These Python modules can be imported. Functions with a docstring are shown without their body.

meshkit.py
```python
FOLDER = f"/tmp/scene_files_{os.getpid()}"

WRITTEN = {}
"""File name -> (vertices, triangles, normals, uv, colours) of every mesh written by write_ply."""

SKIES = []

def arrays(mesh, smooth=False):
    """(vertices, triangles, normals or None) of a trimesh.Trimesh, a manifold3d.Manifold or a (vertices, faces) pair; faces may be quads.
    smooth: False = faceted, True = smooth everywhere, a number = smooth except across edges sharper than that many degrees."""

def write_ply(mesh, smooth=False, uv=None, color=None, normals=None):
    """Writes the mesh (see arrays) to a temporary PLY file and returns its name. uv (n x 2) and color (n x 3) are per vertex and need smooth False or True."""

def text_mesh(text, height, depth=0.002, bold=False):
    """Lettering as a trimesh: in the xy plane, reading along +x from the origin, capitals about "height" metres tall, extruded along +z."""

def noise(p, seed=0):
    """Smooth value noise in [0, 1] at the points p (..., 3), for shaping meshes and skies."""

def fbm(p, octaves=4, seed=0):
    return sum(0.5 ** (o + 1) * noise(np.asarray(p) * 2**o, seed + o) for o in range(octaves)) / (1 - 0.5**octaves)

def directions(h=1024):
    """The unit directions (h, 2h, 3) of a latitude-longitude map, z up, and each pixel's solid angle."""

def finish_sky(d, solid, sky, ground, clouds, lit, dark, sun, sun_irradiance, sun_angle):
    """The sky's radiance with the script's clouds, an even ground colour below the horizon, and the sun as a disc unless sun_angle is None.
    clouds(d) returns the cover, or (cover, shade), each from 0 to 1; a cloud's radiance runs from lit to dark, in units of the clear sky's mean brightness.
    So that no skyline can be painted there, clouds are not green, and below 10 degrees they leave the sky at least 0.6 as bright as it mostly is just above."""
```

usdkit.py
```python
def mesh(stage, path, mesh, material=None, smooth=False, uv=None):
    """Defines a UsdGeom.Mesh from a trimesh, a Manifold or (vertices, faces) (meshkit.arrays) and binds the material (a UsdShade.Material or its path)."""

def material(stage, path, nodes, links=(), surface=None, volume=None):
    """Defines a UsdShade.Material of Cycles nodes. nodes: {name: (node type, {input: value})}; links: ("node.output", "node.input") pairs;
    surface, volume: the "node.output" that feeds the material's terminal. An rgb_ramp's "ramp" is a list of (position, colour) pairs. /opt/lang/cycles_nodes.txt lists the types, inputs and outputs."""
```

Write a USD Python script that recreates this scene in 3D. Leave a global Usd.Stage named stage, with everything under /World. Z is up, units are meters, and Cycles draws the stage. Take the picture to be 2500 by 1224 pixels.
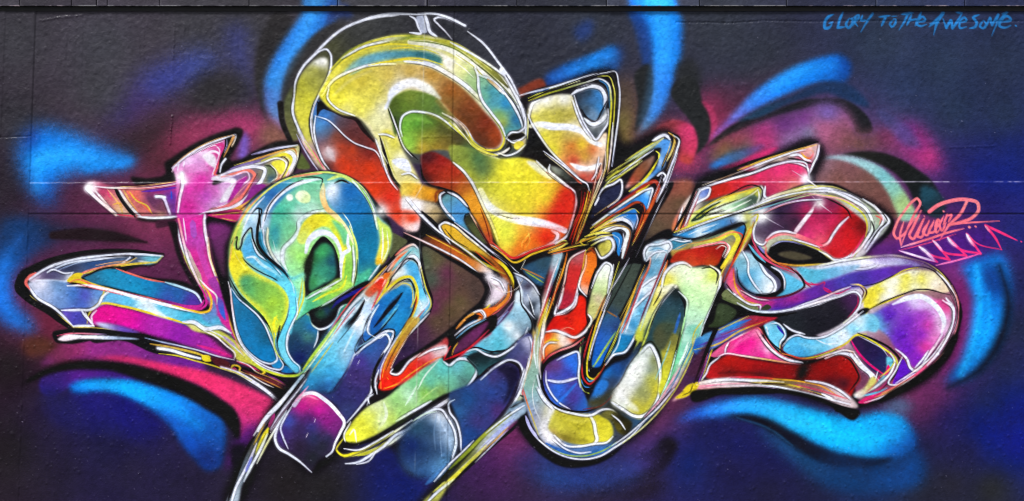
"""A long dark rendered wall with a sprayed mural of interlocking letters, under a boarded overhang, in even daylight."""
import math
import numpy as np
import trimesh
import usdkit
import meshkit
from pxr import Gf, Sdf, Usd, UsdGeom, UsdLux, UsdShade, Vt
from scipy.ndimage import binary_dilation, find_objects, gaussian_filter, label

stage = Usd.Stage.CreateInMemory()
UsdGeom.SetStageUpAxis(stage, UsdGeom.Tokens.z)
UsdGeom.SetStageMetersPerUnit(stage, 1.0)
UsdGeom.Xform.Define(stage, '/World')
UsdGeom.Scope.Define(stage, '/World/Looks')

# ---------------------------------------------------------------- camera, sky, sun, exposure
U = 0.0025                      # metres per unit of the mural's drawing plane
Z_LOW = 0.35                    # height of the picture's lower edge above the pavement
DIST = 9.0
cam = UsdGeom.Camera.Define(stage, '/World/camera')
cam.CreateHorizontalApertureAttr(36.0)
cam.CreateFocalLengthAttr(36.0 * DIST / (2500 * U))
cam.CreateExposureAttr(1.70)
cam.AddTransformOp().Set(Gf.Matrix4d().SetLookAt(Gf.Vec3d(0, -DIST, Z_LOW + 612 * U), Gf.Vec3d(0, 0, Z_LOW + 612 * U), Gf.Vec3d(0, 0, 1)).GetInverse())

SUN_EL, SUN_AZ = math.radians(54), math.atan2(-0.62, -1.0)      # towards the sun: behind the camera, high, a little left
sky = usdkit.material(stage, '/World/Looks/sky_look', {
    'sky': ('sky_texture', {'sky_type': 'single_scattering', 'sun_disc': False, 'sun_elevation': SUN_EL, 'sun_rotation': SUN_AZ % (2 * math.pi), 'air_density': 1.0, 'aerosol_density': 2.0}),
    'tc': ('texture_coordinate', {}),
    'cl': ('noise_texture', {'scale': 1.6, 'detail': 5.0, 'roughness': 0.55}),
    'cr': ('rgb_ramp', {'ramp': [(0.30, (0.5, 0.5, 0.5)), (0.55, (1, 1, 1))]}),
    'm': ('mix_color', {'b': (3.6, 3.7, 3.9)}),
    'bg': ('background_shader', {'strength': 0.05}),
}, [('tc.generated', 'cl.vector'), ('cl.fac', 'cr.fac'), ('cr.color', 'm.fac'), ('sky.color', 'm.a'), ('m.result', 'bg.color')], surface='bg.background')
dome = UsdLux.DomeLight.Define(stage, '/World/sky')
dome.GetPrim().SetCustomDataByKey('kind', 'structure')
UsdShade.MaterialBindingAPI.Apply(dome.GetPrim()).Bind(sky)
sun = UsdLux.DistantLight.Define(stage, '/World/sun')
sun.CreateNormalizeAttr(True)
sun.CreateIntensityAttr(0.4)
sun.CreateAngleAttr(10.0)
sun.CreateColorAttr(Gf.Vec3f(1.0, 0.985, 0.965))
d = Gf.Vec3d(math.cos(SUN_EL) * math.sin(SUN_AZ), math.cos(SUN_EL) * math.cos(SUN_AZ), math.sin(SUN_EL))
sun.AddTransformOp().Set(Gf.Matrix4d().SetLookAt(Gf.Vec3d(0, 0, 0), -d, Gf.Vec3d(0, 0, 1)).GetInverse())

# ---------------------------------------------------------------- paint
# The wall's paint is drawn with strokes and fills in the wall's own plane (1 unit = 2.5 mm) and stored per vertex.
STEP = 2.0
GX0, GX1, GZ0, GZ1 = -40, 2540, -16, 1260        # painted stretch of wall in those units (x to the right, z down)
NX, NZ = int((GX1 - GX0) / STEP) + 1, int((GZ1 - GZ0) / STEP) + 1
PAL = dict(W='e9eeff', K='100d12', Y='e9dd3a', O='ee7428', R='d81c18', C='f2705f', M='d02a90', N='1a2038', S='5ab8e0', B='1b7fe8', G='9ccc50', P='6a30b0')


def rgb(h):
    h = PAL.get(h, h)
    if len(h) == 3:
        h = ''.join(c * 2 for c in h)
    return np.array([int(h[i:i + 2], 16) for i in (0, 2, 4)], np.float32) / 255


def catmull(p, corner, closed, step=2.5):
    """Points of a smooth line through p; a corner stops the smoothing."""
    n, out = len(p), []
    for i in range(n if closed else n - 1):
        a, b = p[i], p[(i + 1) % n]
        pa = p[i - 1] if (closed or i > 0) else 2 * a - b
        pb = p[(i + 2) % n] if (closed or i + 2 < n) else 2 * b - a
        d = max(np.hypot(*(b - a)), 1e-6)

        def tang(u, v, w, c):
            if c:
                return None
            l0, l1 = max(np.hypot(*(v - u)), 1e-6), max(np.hypot(*(w - v)), 1e-6)
            t = (v - u) / l0 * l1 + (w - v) / l1 * l0
            return t / (l0 + l1) * d
        ta, tb = tang(pa, a, b, corner[i]), tang(a, b, pb, corner[(i + 1) % n])
        ta = (b - a) if ta is None else ta
        tb = (b - a) if tb is None else tb
        k = max(int(d / step), 1)
        s = (np.arange(k) / k)[:, None]
        out.append((2 * s**3 - 3 * s**2 + 1) * a + (s**3 - 2 * s**2 + s) * ta + (3 * s**2 - 2 * s**3) * b + (s**3 - s**2) * tb)
    if not closed:
        out.append(p[-1:])
    return np.vstack(out)


def zoom4(low, h, w):
    def along(a, n):
        i = np.arange(n) / 4
        k = i.astype(int)
        f = (i - k).astype(np.float32)[:, None, None]
        return a[k] * (1 - f) + a[k + 1] * f
    return along(along(low, h).transpose(1, 0, 2), w).transpose(1, 0, 2)


class Paint:
    def __init__(self):
        self.c = np.zeros((NZ, NX, 3), np.float32)
        self.part, self.now = np.zeros((NZ, NX), np.int16), 0
        self.org, self.k = np.zeros(2), 1.0
        self.rng = np.random.default_rng(7)

    def pts(self, words):
        p, c = [], []
        for w in words:
            c.append(w.endswith('!'))
            p.append([float(t) for t in w.rstrip('!').split(',')])
        return np.array(p) / self.k + self.org, c

    def window(self, lo, hi, pad):
        x0, x1 = int((lo[0] - pad - GX0) / STEP), int((hi[0] + pad - GX0) / STEP) + 2
        z0, z1 = int((lo[1] - pad - GZ0) / STEP), int((hi[1] + pad - GZ0) / STEP) + 2
        x0, x1, z0, z1 = max(x0, 0), min(x1, NX), max(z0, 0), min(z1, NZ)
        return (x0, x1, z0, z1) if x1 > x0 and z1 > z0 else None

    def colour(self, spec, win):
        x0, x1, z0, z1 = win
        if len(spec) == 1 and ',' not in spec[0]:
            return rgb(spec[0])
        if (x1 - x0) * (z1 - z0) > 40000:      # wide areas: worked out on every fourth point
            xs, zs = np.arange(x0, x1 + 4, 4), np.arange(z0, z1 + 4, 4)
            low = self._mix(spec, (GX0 + xs * STEP)[None, :], (GZ0 + zs * STEP)[:, None])
            return zoom4(low, z1 - z0, x1 - x0)
        return self._mix(spec, (GX0 + np.arange(x0, x1) * STEP)[None, :], (GZ0 + np.arange(z0, z1) * STEP)[:, None])

    def _mix(self, spec, X, Z):
        q = [(np.array([float(t) for t in s.split(',')[:2]]) / self.k + self.org, rgb(s.split(',')[2])) for s in spec]
        e = (0.5 * np.median([min([np.hypot(*(a - b)) for b, _ in q if b is not a] + [1e9]) for a, _ in q])) ** 2 + 4
        wsum, acc = np.zeros((Z.size, X.size), np.float32), np.zeros((Z.size, X.size, 3), np.float32)
        for p, col in q:
            w = ((X - p[0]) ** 2 + (Z - p[1]) ** 2 + e) ** -1.35
            wsum += w
            acc += w[..., None] * col
        return acc / wsum[..., None]

    def lay(self, win, cov, col):
        x0, x1, z0, z1 = win
        a = self.c[z0:z1, x0:x1]
        a += cov[..., None] * (col - a)
        self.part[z0:z1, x0:x1][cov > 0.5] = self.now

    def mask(self, poly, win, sub=3):
        x0, x1, z0, z1 = win
        w, h = (x1 - x0) * sub, (z1 - z0) * sub
        ox, oz, st = GX0 + (x0 - 0.5) * STEP, GZ0 + (z0 - 0.5) * STEP, STEP / sub
        u, v = (poly[:, 0] - ox) / st - 0.5, (poly[:, 1] - oz) / st - 0.5
        flips = np.zeros((h, w + 1), np.int32)
        for i in range(len(u)):
            a, b, c, d = u[i], v[i], u[(i + 1) % len(u)], v[(i + 1) % len(u)]
            if b > d:
                a, b, c, d = c, d, a, b
            r0, r1 = max(int(np.ceil(b)), 0), min(int(np.ceil(d)), h)
            if r1 > r0:
                r = np.arange(r0, r1)
                x = np.clip(np.ceil(a + (r - b) * (c - a) / (d - b)), 0, w).astype(int)
                np.add.at(flips, (r, x), 1)
        m = (np.cumsum(flips, 1)[:, :w] & 1).astype(np.float32)
        return m.reshape(z1 - z0, sub, x1 - x0, sub).mean((1, 3))

    def fill(self, blur, words, spec, alpha=1.0):
        p, c = self.pts(words)
        poly, b = catmull(p, c, True), blur / self.k * (2.2 if self.now >= 20 and self.now not in (211, 34, 35) and blur / self.k < 3 and len(spec) > 1 else 1)
        win = self.window(poly.min(0), poly.max(0), 2.5 * b + 4)
        if win:
            m = self.mask(poly, win)
            if b / STEP > 0.3:
                m = gaussian_filter(m, b / STEP)
                if b > 3:                       # a spray can's edge is grainy
                    m = np.clip(m + m * (1 - m) * self.rng.normal(0, 0.28, m.shape).astype(np.float32), 0, 1)
            self.lay(win, m * alpha, self.colour(spec, win))

    def stroke(self, widths, words, spec, blur=1.6, alpha=1.0, shift=0.0):
        if alpha == 1.0 and 'W' in spec and max(widths) / self.k < 9:          # white lines carry a little overspray
            self.stroke([w * 2.0 for w in widths], words, spec, 6.0 * self.k / 3, 0.27)
            if self.now >= 20 and self.now not in (30, 31, 32, 33, 34, 35, 241) and max(widths) / self.k > 2.4:   # and thin lines of black along them
                w = max(widths) / self.k
                self.stroke([2.0 * self.k], words, ['K'], 1.3 * self.k / 3, 0.55, w * 0.54 + 1.6)
                self.stroke([1.4 * self.k], words, ['2a2030'], 1.3 * self.k / 3, 0.4, -w * 0.54 - 1.2)
        p, c = self.pts(words)
        line = catmull(p, c, False, 4.0)
        if shift and len(line) > 2:
            g = np.gradient(line, axis=0)
            line = line + shift * np.stack([-g[:, 1], g[:, 0]], 1) / (np.hypot(g[:, 0], g[:, 1])[:, None] + 1e-6)
        if len(line) < 2:
            line = np.vstack([line, line + 0.01])
        b = max(blur / self.k, 1.3)
        s = np.concatenate([[0], np.cumsum(np.hypot(*np.diff(line, axis=0).T))])
        s /= max(s[-1], 1e-6)
        r = np.interp(s, np.linspace(0, 1, len(widths)), widths) / self.k * 0.54
        if len(widths) == 1:
            r = r * np.interp(s, [0, 0.2, 0.8, 1], [0.35, 1, 1, 0.35])
        win = self.window(line.min(0), line.max(0), r.max() + 2 * b + 3)
        if not win:
            return
        x0, x1, z0, z1 = win
        cov, par = np.zeros((z1 - z0, x1 - x0), np.float32), np.zeros((z1 - z0, x1 - x0), np.float32)
        for i in range(len(line) - 1):
            a, e = line[i], line[i + 1]
            ww = self.window(np.minimum(a, e), np.maximum(a, e), max(r[i], r[i + 1]) + b + 1)
            if not ww:
                continue
            X, Z = (GX0 + np.arange(ww[0], ww[1]) * STEP)[None, :] - a[0], (GZ0 + np.arange(ww[2], ww[3]) * STEP)[:, None] - a[1]
            dx, dz = e - a
            t = np.clip((X * dx + Z * dz) / max(dx * dx + dz * dz, 1e-9), 0, 1)
            d = np.sqrt((X - t * dx) ** 2 + (Z - t * dz) ** 2)
            k = np.clip(0.5 + (r[i] + t * (r[i + 1] - r[i]) - d) / (2 * b) * 1.0, 0, 1)
            k = k * k * (3 - 2 * k)
            sl = np.s_[ww[2] - z0:ww[3] - z0, ww[0] - x0:ww[1] - x0]
            up = k > cov[sl]
            cov[sl] = np.where(up, k, cov[sl])
            par[sl] = np.where(up, s[i] + t * (s[i + 1] - s[i]), par[sl])
        cols = np.array([rgb(x) for x in spec])
        if len(cols) == 1:
            col = cols[0]
        else:
            g = np.linspace(0, 1, len(cols))
            col = np.stack([np.interp(par, g, cols[:, j]) for j in range(3)], -1)
        self.lay(win, cov * alpha, col)

    def run(self, text):
        for ln in text.strip().splitlines():
            ln = ln.split(';')[0].strip()
            if not ln:
                continue
            head, *rest = [x.split() for x in ln.split('|')]
            op, alpha, blur = head[0], 1.0, None
            if op == 'r':            # which painted thing the next lines belong to
                self.now = int(head[1])
                continue
            if op == 'o':
                self.org, self.k = np.array([float(head[1]), float(head[2])]), float(head[3])
                continue
            body, spec = [], []
            for k, w in [(0, w) for w in head[2:]] + [(1, w) for part in rest for w in part]:
                if w[0] == '@':
                    alpha = float(w[1:])
                elif w[0] == '~':
                    blur = float(w[1:])
                else:
                    (spec if k else body).append(w)
            rest = [spec]
            if op == 'g':
                self.c[:] = self.colour(rest[0], (0, NX, 0, NZ))
            elif op == 'f':
                self.fill(float(head[1]), body, rest[0], alpha)
            elif op == 's':
                ws = [float(x) for x in head[1].split(':')]
                self.stroke(ws, body, rest[0], 1.6 * self.k / 3 if blur is None else blur, alpha)
            elif op == 'b':      # soft blob, radius
                rad = float(head[1]) / self.k
                for q in self.pts(body)[0]:
                    win = self.window(q, q, 2.6 * rad)
                    if win:
                        X, Z = (GX0 + np.arange(win[0], win[1]) * STEP)[None, :], (GZ0 + np.arange(win[2], win[3]) * STEP)[:, None]
                        self.lay(win, alpha * np.exp(-(((X - q[0]) ** 2 + (Z - q[1]) ** 2) / rad ** 2)).astype(np.float32), rgb(rest[0][0]))

# how a line reads: o = origin and scale of the next lines' units; f = fill (blur, outline, colours at points), s = stroke (widths, line, colours along it), b = soft dot, g = ground coat, r = painted thing
STROKES = '''
o 0 0 1
g 0 | 40,100,3a3940 40,300,302f36 250,120,3c3c44 250,220,3b3b42 600,60,3a393e 480,60,3c3b42 900,45,38383e 1200,80,2c2e3a 1300,150,2b2d38 1450,60,303440 1750,60,30343f 1850,140,2c303c 2150,100,2a3448 2300,160,28344c 2450,150,28324a 2330,270,26344e 2450,280,243048 2200,240,28385a 30,450,221e26 25,560,20202c 220,560,48203c 150,560,2a1e2c 230,500,3e1c34 330,540,7a2c48 420,560,80304c 300,600,58264e 180,640,54264c 400,660,48203c 380,620,501f40 440,640,3a1c30 30,900,1a1418 40,1100,1c181a 60,700,58264e 120,780,6a2238 170,870,502028 130,1000,20182a 200,990,1a1648 300,1000,1e1a5c 340,1060,1c1a4a 250,1080,1c1c34 150,1150,221c20 330,1150,241f22 480,1180,221c20 700,1180,1e1a1c 800,1180,1e1c1c 840,1100,202020 960,1120,0c1450 970,1160,081460 1000,1190,0a1c60 1130,1180,20182a 1270,1080,6c2450 1230,1040,6a2448 1190,1120,40205a 1170,1160,301a3c 1300,1160,2a1c2c 1450,1190,24181e 1330,1110,1c3c80 1420,1140,222c6a 1500,1130,242a58 1570,1080,4e2a60 1600,1030,743458 1640,980,5e2a40 1560,1120,2e2450 1650,1090,20205a 1680,1130,0d2a74 1720,1060,12184a 1760,1050,16184a 1780,1140,1c1830 1800,1090,141a5a 1900,1130,16184a 1880,1190,1c1a28 2000,1180,1c1e30 2100,1150,12305c 2200,1150,142e58 2250,1190,22222a 2320,1180,23222a 2420,1190,23241f 2260,1090,181a3c 2280,960,5c2450 2250,990,502048 2220,960,60243a 2320,1020,141a58 2420,1060,0a1c7c 2480,1080,061a84 2480,1000,081c78 2400,1020,0a1c74 2360,1100,1a1838 2400,980,1c2440 2450,900,1e2648 2480,800,1c243c 2470,700,1c2450 2340,650,7a2a70 2320,800,6a2460 2340,560,502058 2400,560,2e2468 2470,560,1c2468 2420,500,1c1c60 2330,480,2a1c50 2400,440,0f2078 2470,440,101e70 2480,380,182468 2250,560,6a2c58 2200,560,602840
f 60 110,480 260,450 430,470 440,640 300,620 120,640 60,600 | 150,560,4a2446 260,540,6c2c50 380,560,8c3858 420,600,782e52 200,480,562640 @.75
f 60 90,640 200,640 440,600 460,740 200,700 | 5c2654 @.5
f 50 2200,520 2340,540 2360,700 2340,900 2250,980 2180,980 | 2280,600,6c2c70 2330,760,782c70 2260,940,743064 @.7
f 40 660,1000 1000,1000 1240,1060 1300,1120 1180,1190 900,1160 | 700,1060,2c2040 1230,1080,702858 1150,1140,48246c 1000,1100,1c2460 @.45
f 60 100,980 560,1010 580,1210 120,1210 | 1c1846 @.5
f 60 1650,1060 2000,1120 2100,1210 1700,1210 1500,1210 | 1a1a50 @.4
f 50 400,300 560,260 690,320 690,400 560,330 440,400 | b43a70 @.55
f 50 1700,300 1850,260 2000,250 2200,300 2280,400 2200,470 2000,400 1800,400 1690,400 | 1750,330,a03460 1900,310,8c3878 2050,310,9c58a0 2200,350,84347c 2100,420,7a4a54 1720,390,a83a5c @.45
; upper left indigo and pinks
f 26 300,260 340,190 420,150 500,125 540,150 520,200 430,230 380,260 320,310 250,320 | 300,280,2e2c62 400,190,36408e 500,150,3a4a98 340,290,4a2c60
f 25 260,350 330,320 400,280 430,300 400,380 330,400 270,400 | 2e2026
f 26 400,270 450,220 520,190 590,200 600,250 520,270 450,275 | 2a282c
f 22 420,330 500,285 560,265 620,290 660,310 690,340 640,350 560,320 480,360 400,410 330,430 | 440,330,903454 470,370,882e50 560,290,ac386a 610,310,c43e78 660,330,80504c 400,400,50242e
f 20 560,60 590,60 610,160 620,230 590,250 570,180 | 3a3e74
f 20 480,190 540,170 610,190 610,260 590,250 540,280 490,270 | 2c2a2e
f 14 655,300 690,310 720,345 690,360 640,355 | 84584c
s 22 ~12 598,330 592,390 | 7858b8
o 500 0 3
f 14 500,90 620,100 640,200 560,330 480,470 440,600 440,720 455,860 490,955! 440,860 390,730 365,600 370,450 400,300 450,180 | 292729
r 3
f 20 730,-40 960,-40 970,110 830,240 720,340 620,470 580,600 562,750 570,950 520,900 455,800 440,720 440,600 480,480 560,330 650,200 720,100 | 830,50,3090f4 720,220,2a86f0 560,420,2a80e8 500,600,3088e0 480,700,4a70c0 540,820,5a8ac8 540,920,8a6a90 920,60,2a5ab0
r 0
f 18 940,60 1040,40 1080,120 960,130 900,200 | 2a3c74
f 12 850,220 960,170 1060,190 960,260 860,340 760,450 690,560 650,700 640,850 690,980 640,900 580,860 560,760 570,620 620,480 720,340 | 302f31
f 8 590,720 640,640 640,820 690,1020 640,1040 600,950 580,850 | 620,720,505638 640,950,66663c
s 40:34 ~8 552,760 570,900 625,1030 | 1a1718
o 0 0 1
; left blue swooshes
r 1
f 19 70,315 110,308 160,320 230,348 300,374 332,390 318,404 260,414 200,418 165,428 138,446 130,470 137,500 110,502 82,474 62,436 46,396 50,345 | 75,330,1642a0 110,340,1878e0 150,380,1a8cf4 100,400,2098ff 200,390,1f88ee 300,388,1c70d0 75,430,1b74dc 120,470,1a6cd8 120,495,124a9c
f 8 200,392 260,384 330,392 315,403 260,412 200,416 | 1f86e8
r 0
r 2
f 14 140,585 110,570 80,553 30,562 0,585 -25,650 -25,720 0,785 35,803 88,812 75,778 43,750 27,718 30,683 53,647 80,620 110,602 | 80,570,123a7c 20,600,16407c 20,660,1a5cb4 5,720,1a6ce0 30,780,1a60c0 70,800,2060b0 120,580,15305c
r 0
f 14 0,545 70,530 130,545 200,560 280,563 340,588 280,590 200,580 100,585 0,600 | 150,570,1a1c30 60,560,14386c 330,590,2c161c
s 4:22:30:18 ~5 358,592 290,580 200,572 130,575 | 20141a
; right top arcs and pinks
f 22 1690,240 1740,215 1830,215 1880,190 1960,190 1900,240 1820,300 1760,350 1700,340 1705,300 | 1740,270,7c2c4c 1720,320,a8345e 1790,240,4c2c40 1880,210,3a3040
f 20 1490,200 1540,190 1560,290 1560,330 1640,290 1680,320 1700,380 1720,400 1650,420 1560,330 1520,420 1490,420 | 1510,240,4a4038 1520,300,6a6434 1530,360,70682e 1580,330,7a3a38 1630,300,8a3848 1680,350,c4386a 1670,390,b8385e
o 1500 0 3
r 4
f 20 110,-40 430,-40 450,50 490,130 496,300 480,450 430,600 395,710 330,840 270,910 155,1003! 225,880 265,740 285,600 280,450 250,330 190,180 130,120 | 260,60,1f92fc 350,200,2090ff 370,400,2088f4 330,600,2a7cec 300,800,3a84e8 200,950,5a80a0 190,150,1e60c0 470,300,1a6ad0 180,60,1a6cd8
r 0
f 16 110,80 200,120 270,260 270,450 235,520 190,380 150,220 | 1c3f88 @.8
f 9 150,540 250,470 283,560 278,700 250,800 205,890 145,975! 165,850 172,720 155,640 | 222426
f 26 460,470 560,430 640,560 600,680 520,680 | 24262a
f 8 415,690 470,580 560,560 610,620 645,740 692,835 712,920 700,1010 660,1075 588,1142! 607,1050 590,960 540,870 460,770 | 212325
f 9 300,960 420,880 500,890 575,930 604,1000 607,1070 588,1142 560,1200 480,1180 470,1010 | 400,930,84343c 540,980,c83a6c 560,1080,c0385e 520,1180,a84038
f 9 640,740 720,790 750,940 700,1030 708,920 690,830 | a8365e
r 6
f 18 690,1040! 740,970 860,850 1010,690 1200,560 1400,460 1530,420 1660,405 1730,460 1720,560 1680,610 1520,600 1380,640 1220,710 1060,790 900,880 780,980 | 760,960,a060c0 900,840,5c64d0 1010,720,2a7cf0 1200,600,2088f8 1400,520,1d88fa 1580,490,1a80f0 1720,470,123c90 1700,590,12408c
r 0
f 14 900,900 1050,800 1300,700 1500,610 1700,610 1800,680 1870,780 1700,740 1560,680 1400,720 1200,800 1050,900 | 1000,850,1c3a54 1400,680,1c2f50 1700,660,1c3054 1850,760,1e3860
f 8 670,1080! 750,1000 900,900 1060,860 1250,780 1400,730 1540,720 1680,730 1800,800 1870,880 1890,960 1770,970 1740,900 1670,810 1560,770 1420,790 1250,830 1080,890 960,940 860,980 760,1040 | 191b20
f 34 760,1050 900,980 1080,900 1300,850 1500,790 1660,820 1740,900 1740,980 1600,1000 1500,1030 1300,1060 1000,1150 800,1200 700,1180 | 800,1080,8a5a3c 900,1020,94404c 1080,970,9c3470 1250,900,5c2c70 1400,860,6c307c 1560,830,7c50a0 1640,900,a0507c 1450,980,7a88a8 1580,980,b06088 1300,1050,8c70a0 1100,1060,b03068 950,1100,50504c 850,1150,284a50
f 14 700,1230 840,1130 1000,1080 1100,1060 1020,1130 860,1200 760,1240 | 760,1210,2c74c8 900,1140,3c5a7c 1050,1080,6a3c78
f 10 760,1240 900,1190 1050,1120 1200,1080 1100,1160 920,1230 | c8306c
o 2000 0 3
f 44 -20,780 100,760 200,830 240,930 300,980 420,960 560,900 700,900 800,1000 880,1130 900,1230 780,1260 600,1150 420,1100 200,1110 60,1150 -10,1060 | 60,820,6c58a0 50,950,b06088 120,1000,905068 200,1050,7c4c50 350,1020,644048 500,980,6c3050 620,960,6c2c78 760,1050,8c2c74 830,1140,b03474 860,1200,902c6c 300,1090,74503c
f 20 420,800 560,860 680,960 740,1080 660,1080 560,1000 470,900 | 3c4478 @.6
f 14 -30,1240 0,1140 120,1140 300,1200 450,1270 560,1400 640,1600 500,1600 300,1500 100,1450 -40,1350 | 50,1200,806070 150,1300,7c5048 350,1350,6c4a44 450,1450,704844 200,1240,7c5058
f 8 160,1130! 300,1110 430,1115 560,1150 700,1230 820,1320 890,1450 900,1560 780,1570 700,1480 640,1360 540,1260 400,1190 260,1150 | 300,1130,1c1c1a 600,1200,171818 750,1350,141818 850,1450,181a28
f 12 760,1360 860,1400 930,1500 880,1600 790,1570 | 800,1430,1c4050 880,1520,1a2430
r 7
f 11 -10,1165! 80,1145 180,1140 330,1170 460,1230 560,1320 640,1430 700,1540 730,1610 660,1620 610,1620 560,1540 500,1410 400,1290 270,1210 140,1170 | 30,1160,6a8aa0 180,1155,a4c4d0 350,1200,9cccd4 480,1300,70b4c0 560,1400,7cc0c0 610,1460,a8cc80 620,1500,b0c474 660,1600,80b8b0
r 0
o 1000 0 3
r 5
f 18 990,570 1100,490 1250,430 1400,370 1480,335 1530,360 1500,520 1300,580 1000,650 | 1020,590,20387c 1200,480,1b68c8 1400,430,1b80e8 1500,380,1a68c0 1050,560,1d4890
r 0
f 8 790,650! 980,590 1000,640 960,670 810,720! | 7c3424
f 24 1200,240 1340,150 1340,240 1240,300 | 233a78 @.8
f 26 1380,420 1490,420 1520,330 1560,340 1520,520 | 24366a @.7
o 0 816 3
; lower left
f 24 160,60 350,30 420,110 320,150 200,160 | 4e2a22
f 16 300,230 360,150 470,60 800,50 1100,60 1200,130 1500,230 1500,330 1100,220 800,190 600,170 400,210 | 400,150,6c2c40 550,110,8c2c60 700,120,8a2a80 900,110,8a2c84 1100,150,70247c 1350,220,6a2290 350,220,5c2060
o 500 816 3
r 11
f 12 -1000,180 -600,160 -300,215 0,270 180,330 340,400 545,500! 510,560 410,660 340,780 260,750 250,640 215,560 120,480 0,400 -250,310 -500,230 -800,190 | -900,190,70206c -600,185,c83068 -300,240,e0306c 0,320,e8346c 250,430,ec3870 380,520,e83a74 380,620,d43478 300,720,a02a84
r 0
f 30 240,760 400,640 320,850 230,950 150,980 200,850 | 501c70
o 0 816 3
f 10 300,320 350,290 500,260 700,250 900,280 1000,330 850,330 600,345 500,400 350,460 300,420 | 350,340,341c5c 600,300,501c80 850,310,401c80 350,420,1e1e78
f 40 320,420 500,420 700,400 950,440 1100,560 1220,700 1100,760 800,740 500,700 350,600 | 400,500,1e1a48 700,480,1c1868 900,600,1a1870 800,720,1a1a50 500,640,1c1a50
r 10
f 18 510,385 600,345 720,333 850,335 960,340 1100,370 1300,430 1450,500 1500,540 1640,610 1650,700 1640,850 1600,980 1520,1000 1430,920 1330,800 1260,690 1150,580 1000,490 850,430 700,415 600,430 530,415 | 540,390,0a70d0 700,370,0c8eea 900,380,0ca4fc 1100,430,0d9cf8 1300,520,0c8cf0 1450,650,0c6cd0 1550,700,0c4ca0 1400,800,0c44a8 1500,900,0c2464 1250,640,0c50b4
r 0
r 12
f 14 150,380! 230,310 300,270 450,215 650,193 850,203 1050,240 1250,295 1450,380 1600,470 1720,560 1760,650 1740,780 1690,700 1630,630 1500,540 1300,435 1100,360 950,310 800,268 650,260 500,265 350,298 260,335 | 0b090b
r 0
f 14 1700,820 1790,800 1770,980 1720,1060 1700,980 | 14101c
; lower right blue
o 0 0 1
r 9
f 9 1645,1030! 1700,1000 1760,983 1830,972 1920,985 2000,1005 2080,1020 2140,1008 2185,1005 2222,1040 2238,1082 2222,1110 2170,1122 2080,1116 2010,1092 1960,1068 1900,1040 1840,1018 1750,1016 | 1680,1015,2a5cd8 1760,995,1f80e8 1830,990,1a9cf4 1920,1015,1cacf8 2000,1040,16b8fc 2120,1070,0cbcff 2180,1030,14a8f4 2235,1085,0a4090 2190,1115,0a58b8 2050,1095,0ea0f0
r 0
f 6 1765,1016! 1840,1016 1880,1028 1930,1058 1980,1090 2010,1100 2070,1130 2010,1140 1960,1110 1900,1068 1850,1035 | 10121c
f 14 1950,1090 2010,1110 2090,1125 2180,1125 2240,1100 2250,1150 2180,1170 2080,1175 2000,1150 | 12305e
f 5 2050,1110 2110,1122 2180,1120 2160,1132 2090,1136 | 0b1c34
f 14 1850,1040 1920,1070 1990,1120 2060,1150 2180,1150 2240,1110 2255,1170 2150,1200 2020,1190 1950,1140 | 1950,1100,1c4878 2050,1170,123464 2200,1150,103a78
f 5 1765,1014! 1840,1015 1885,1028 1935,1056 1985,1086 2060,1118 2140,1126 2060,1140 1990,1122 1940,1092 1890,1056 1840,1030 | 1850,1025,0c0c16 1950,1080,0b1424 2080,1130,0a2448
s 4 ~4 1800,1020 1880,1048 1935,1088 | 24507c @.7
f 12 2150,985 2200,970 2230,1000 2180,1010 | 4a5c80
r 8
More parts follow.
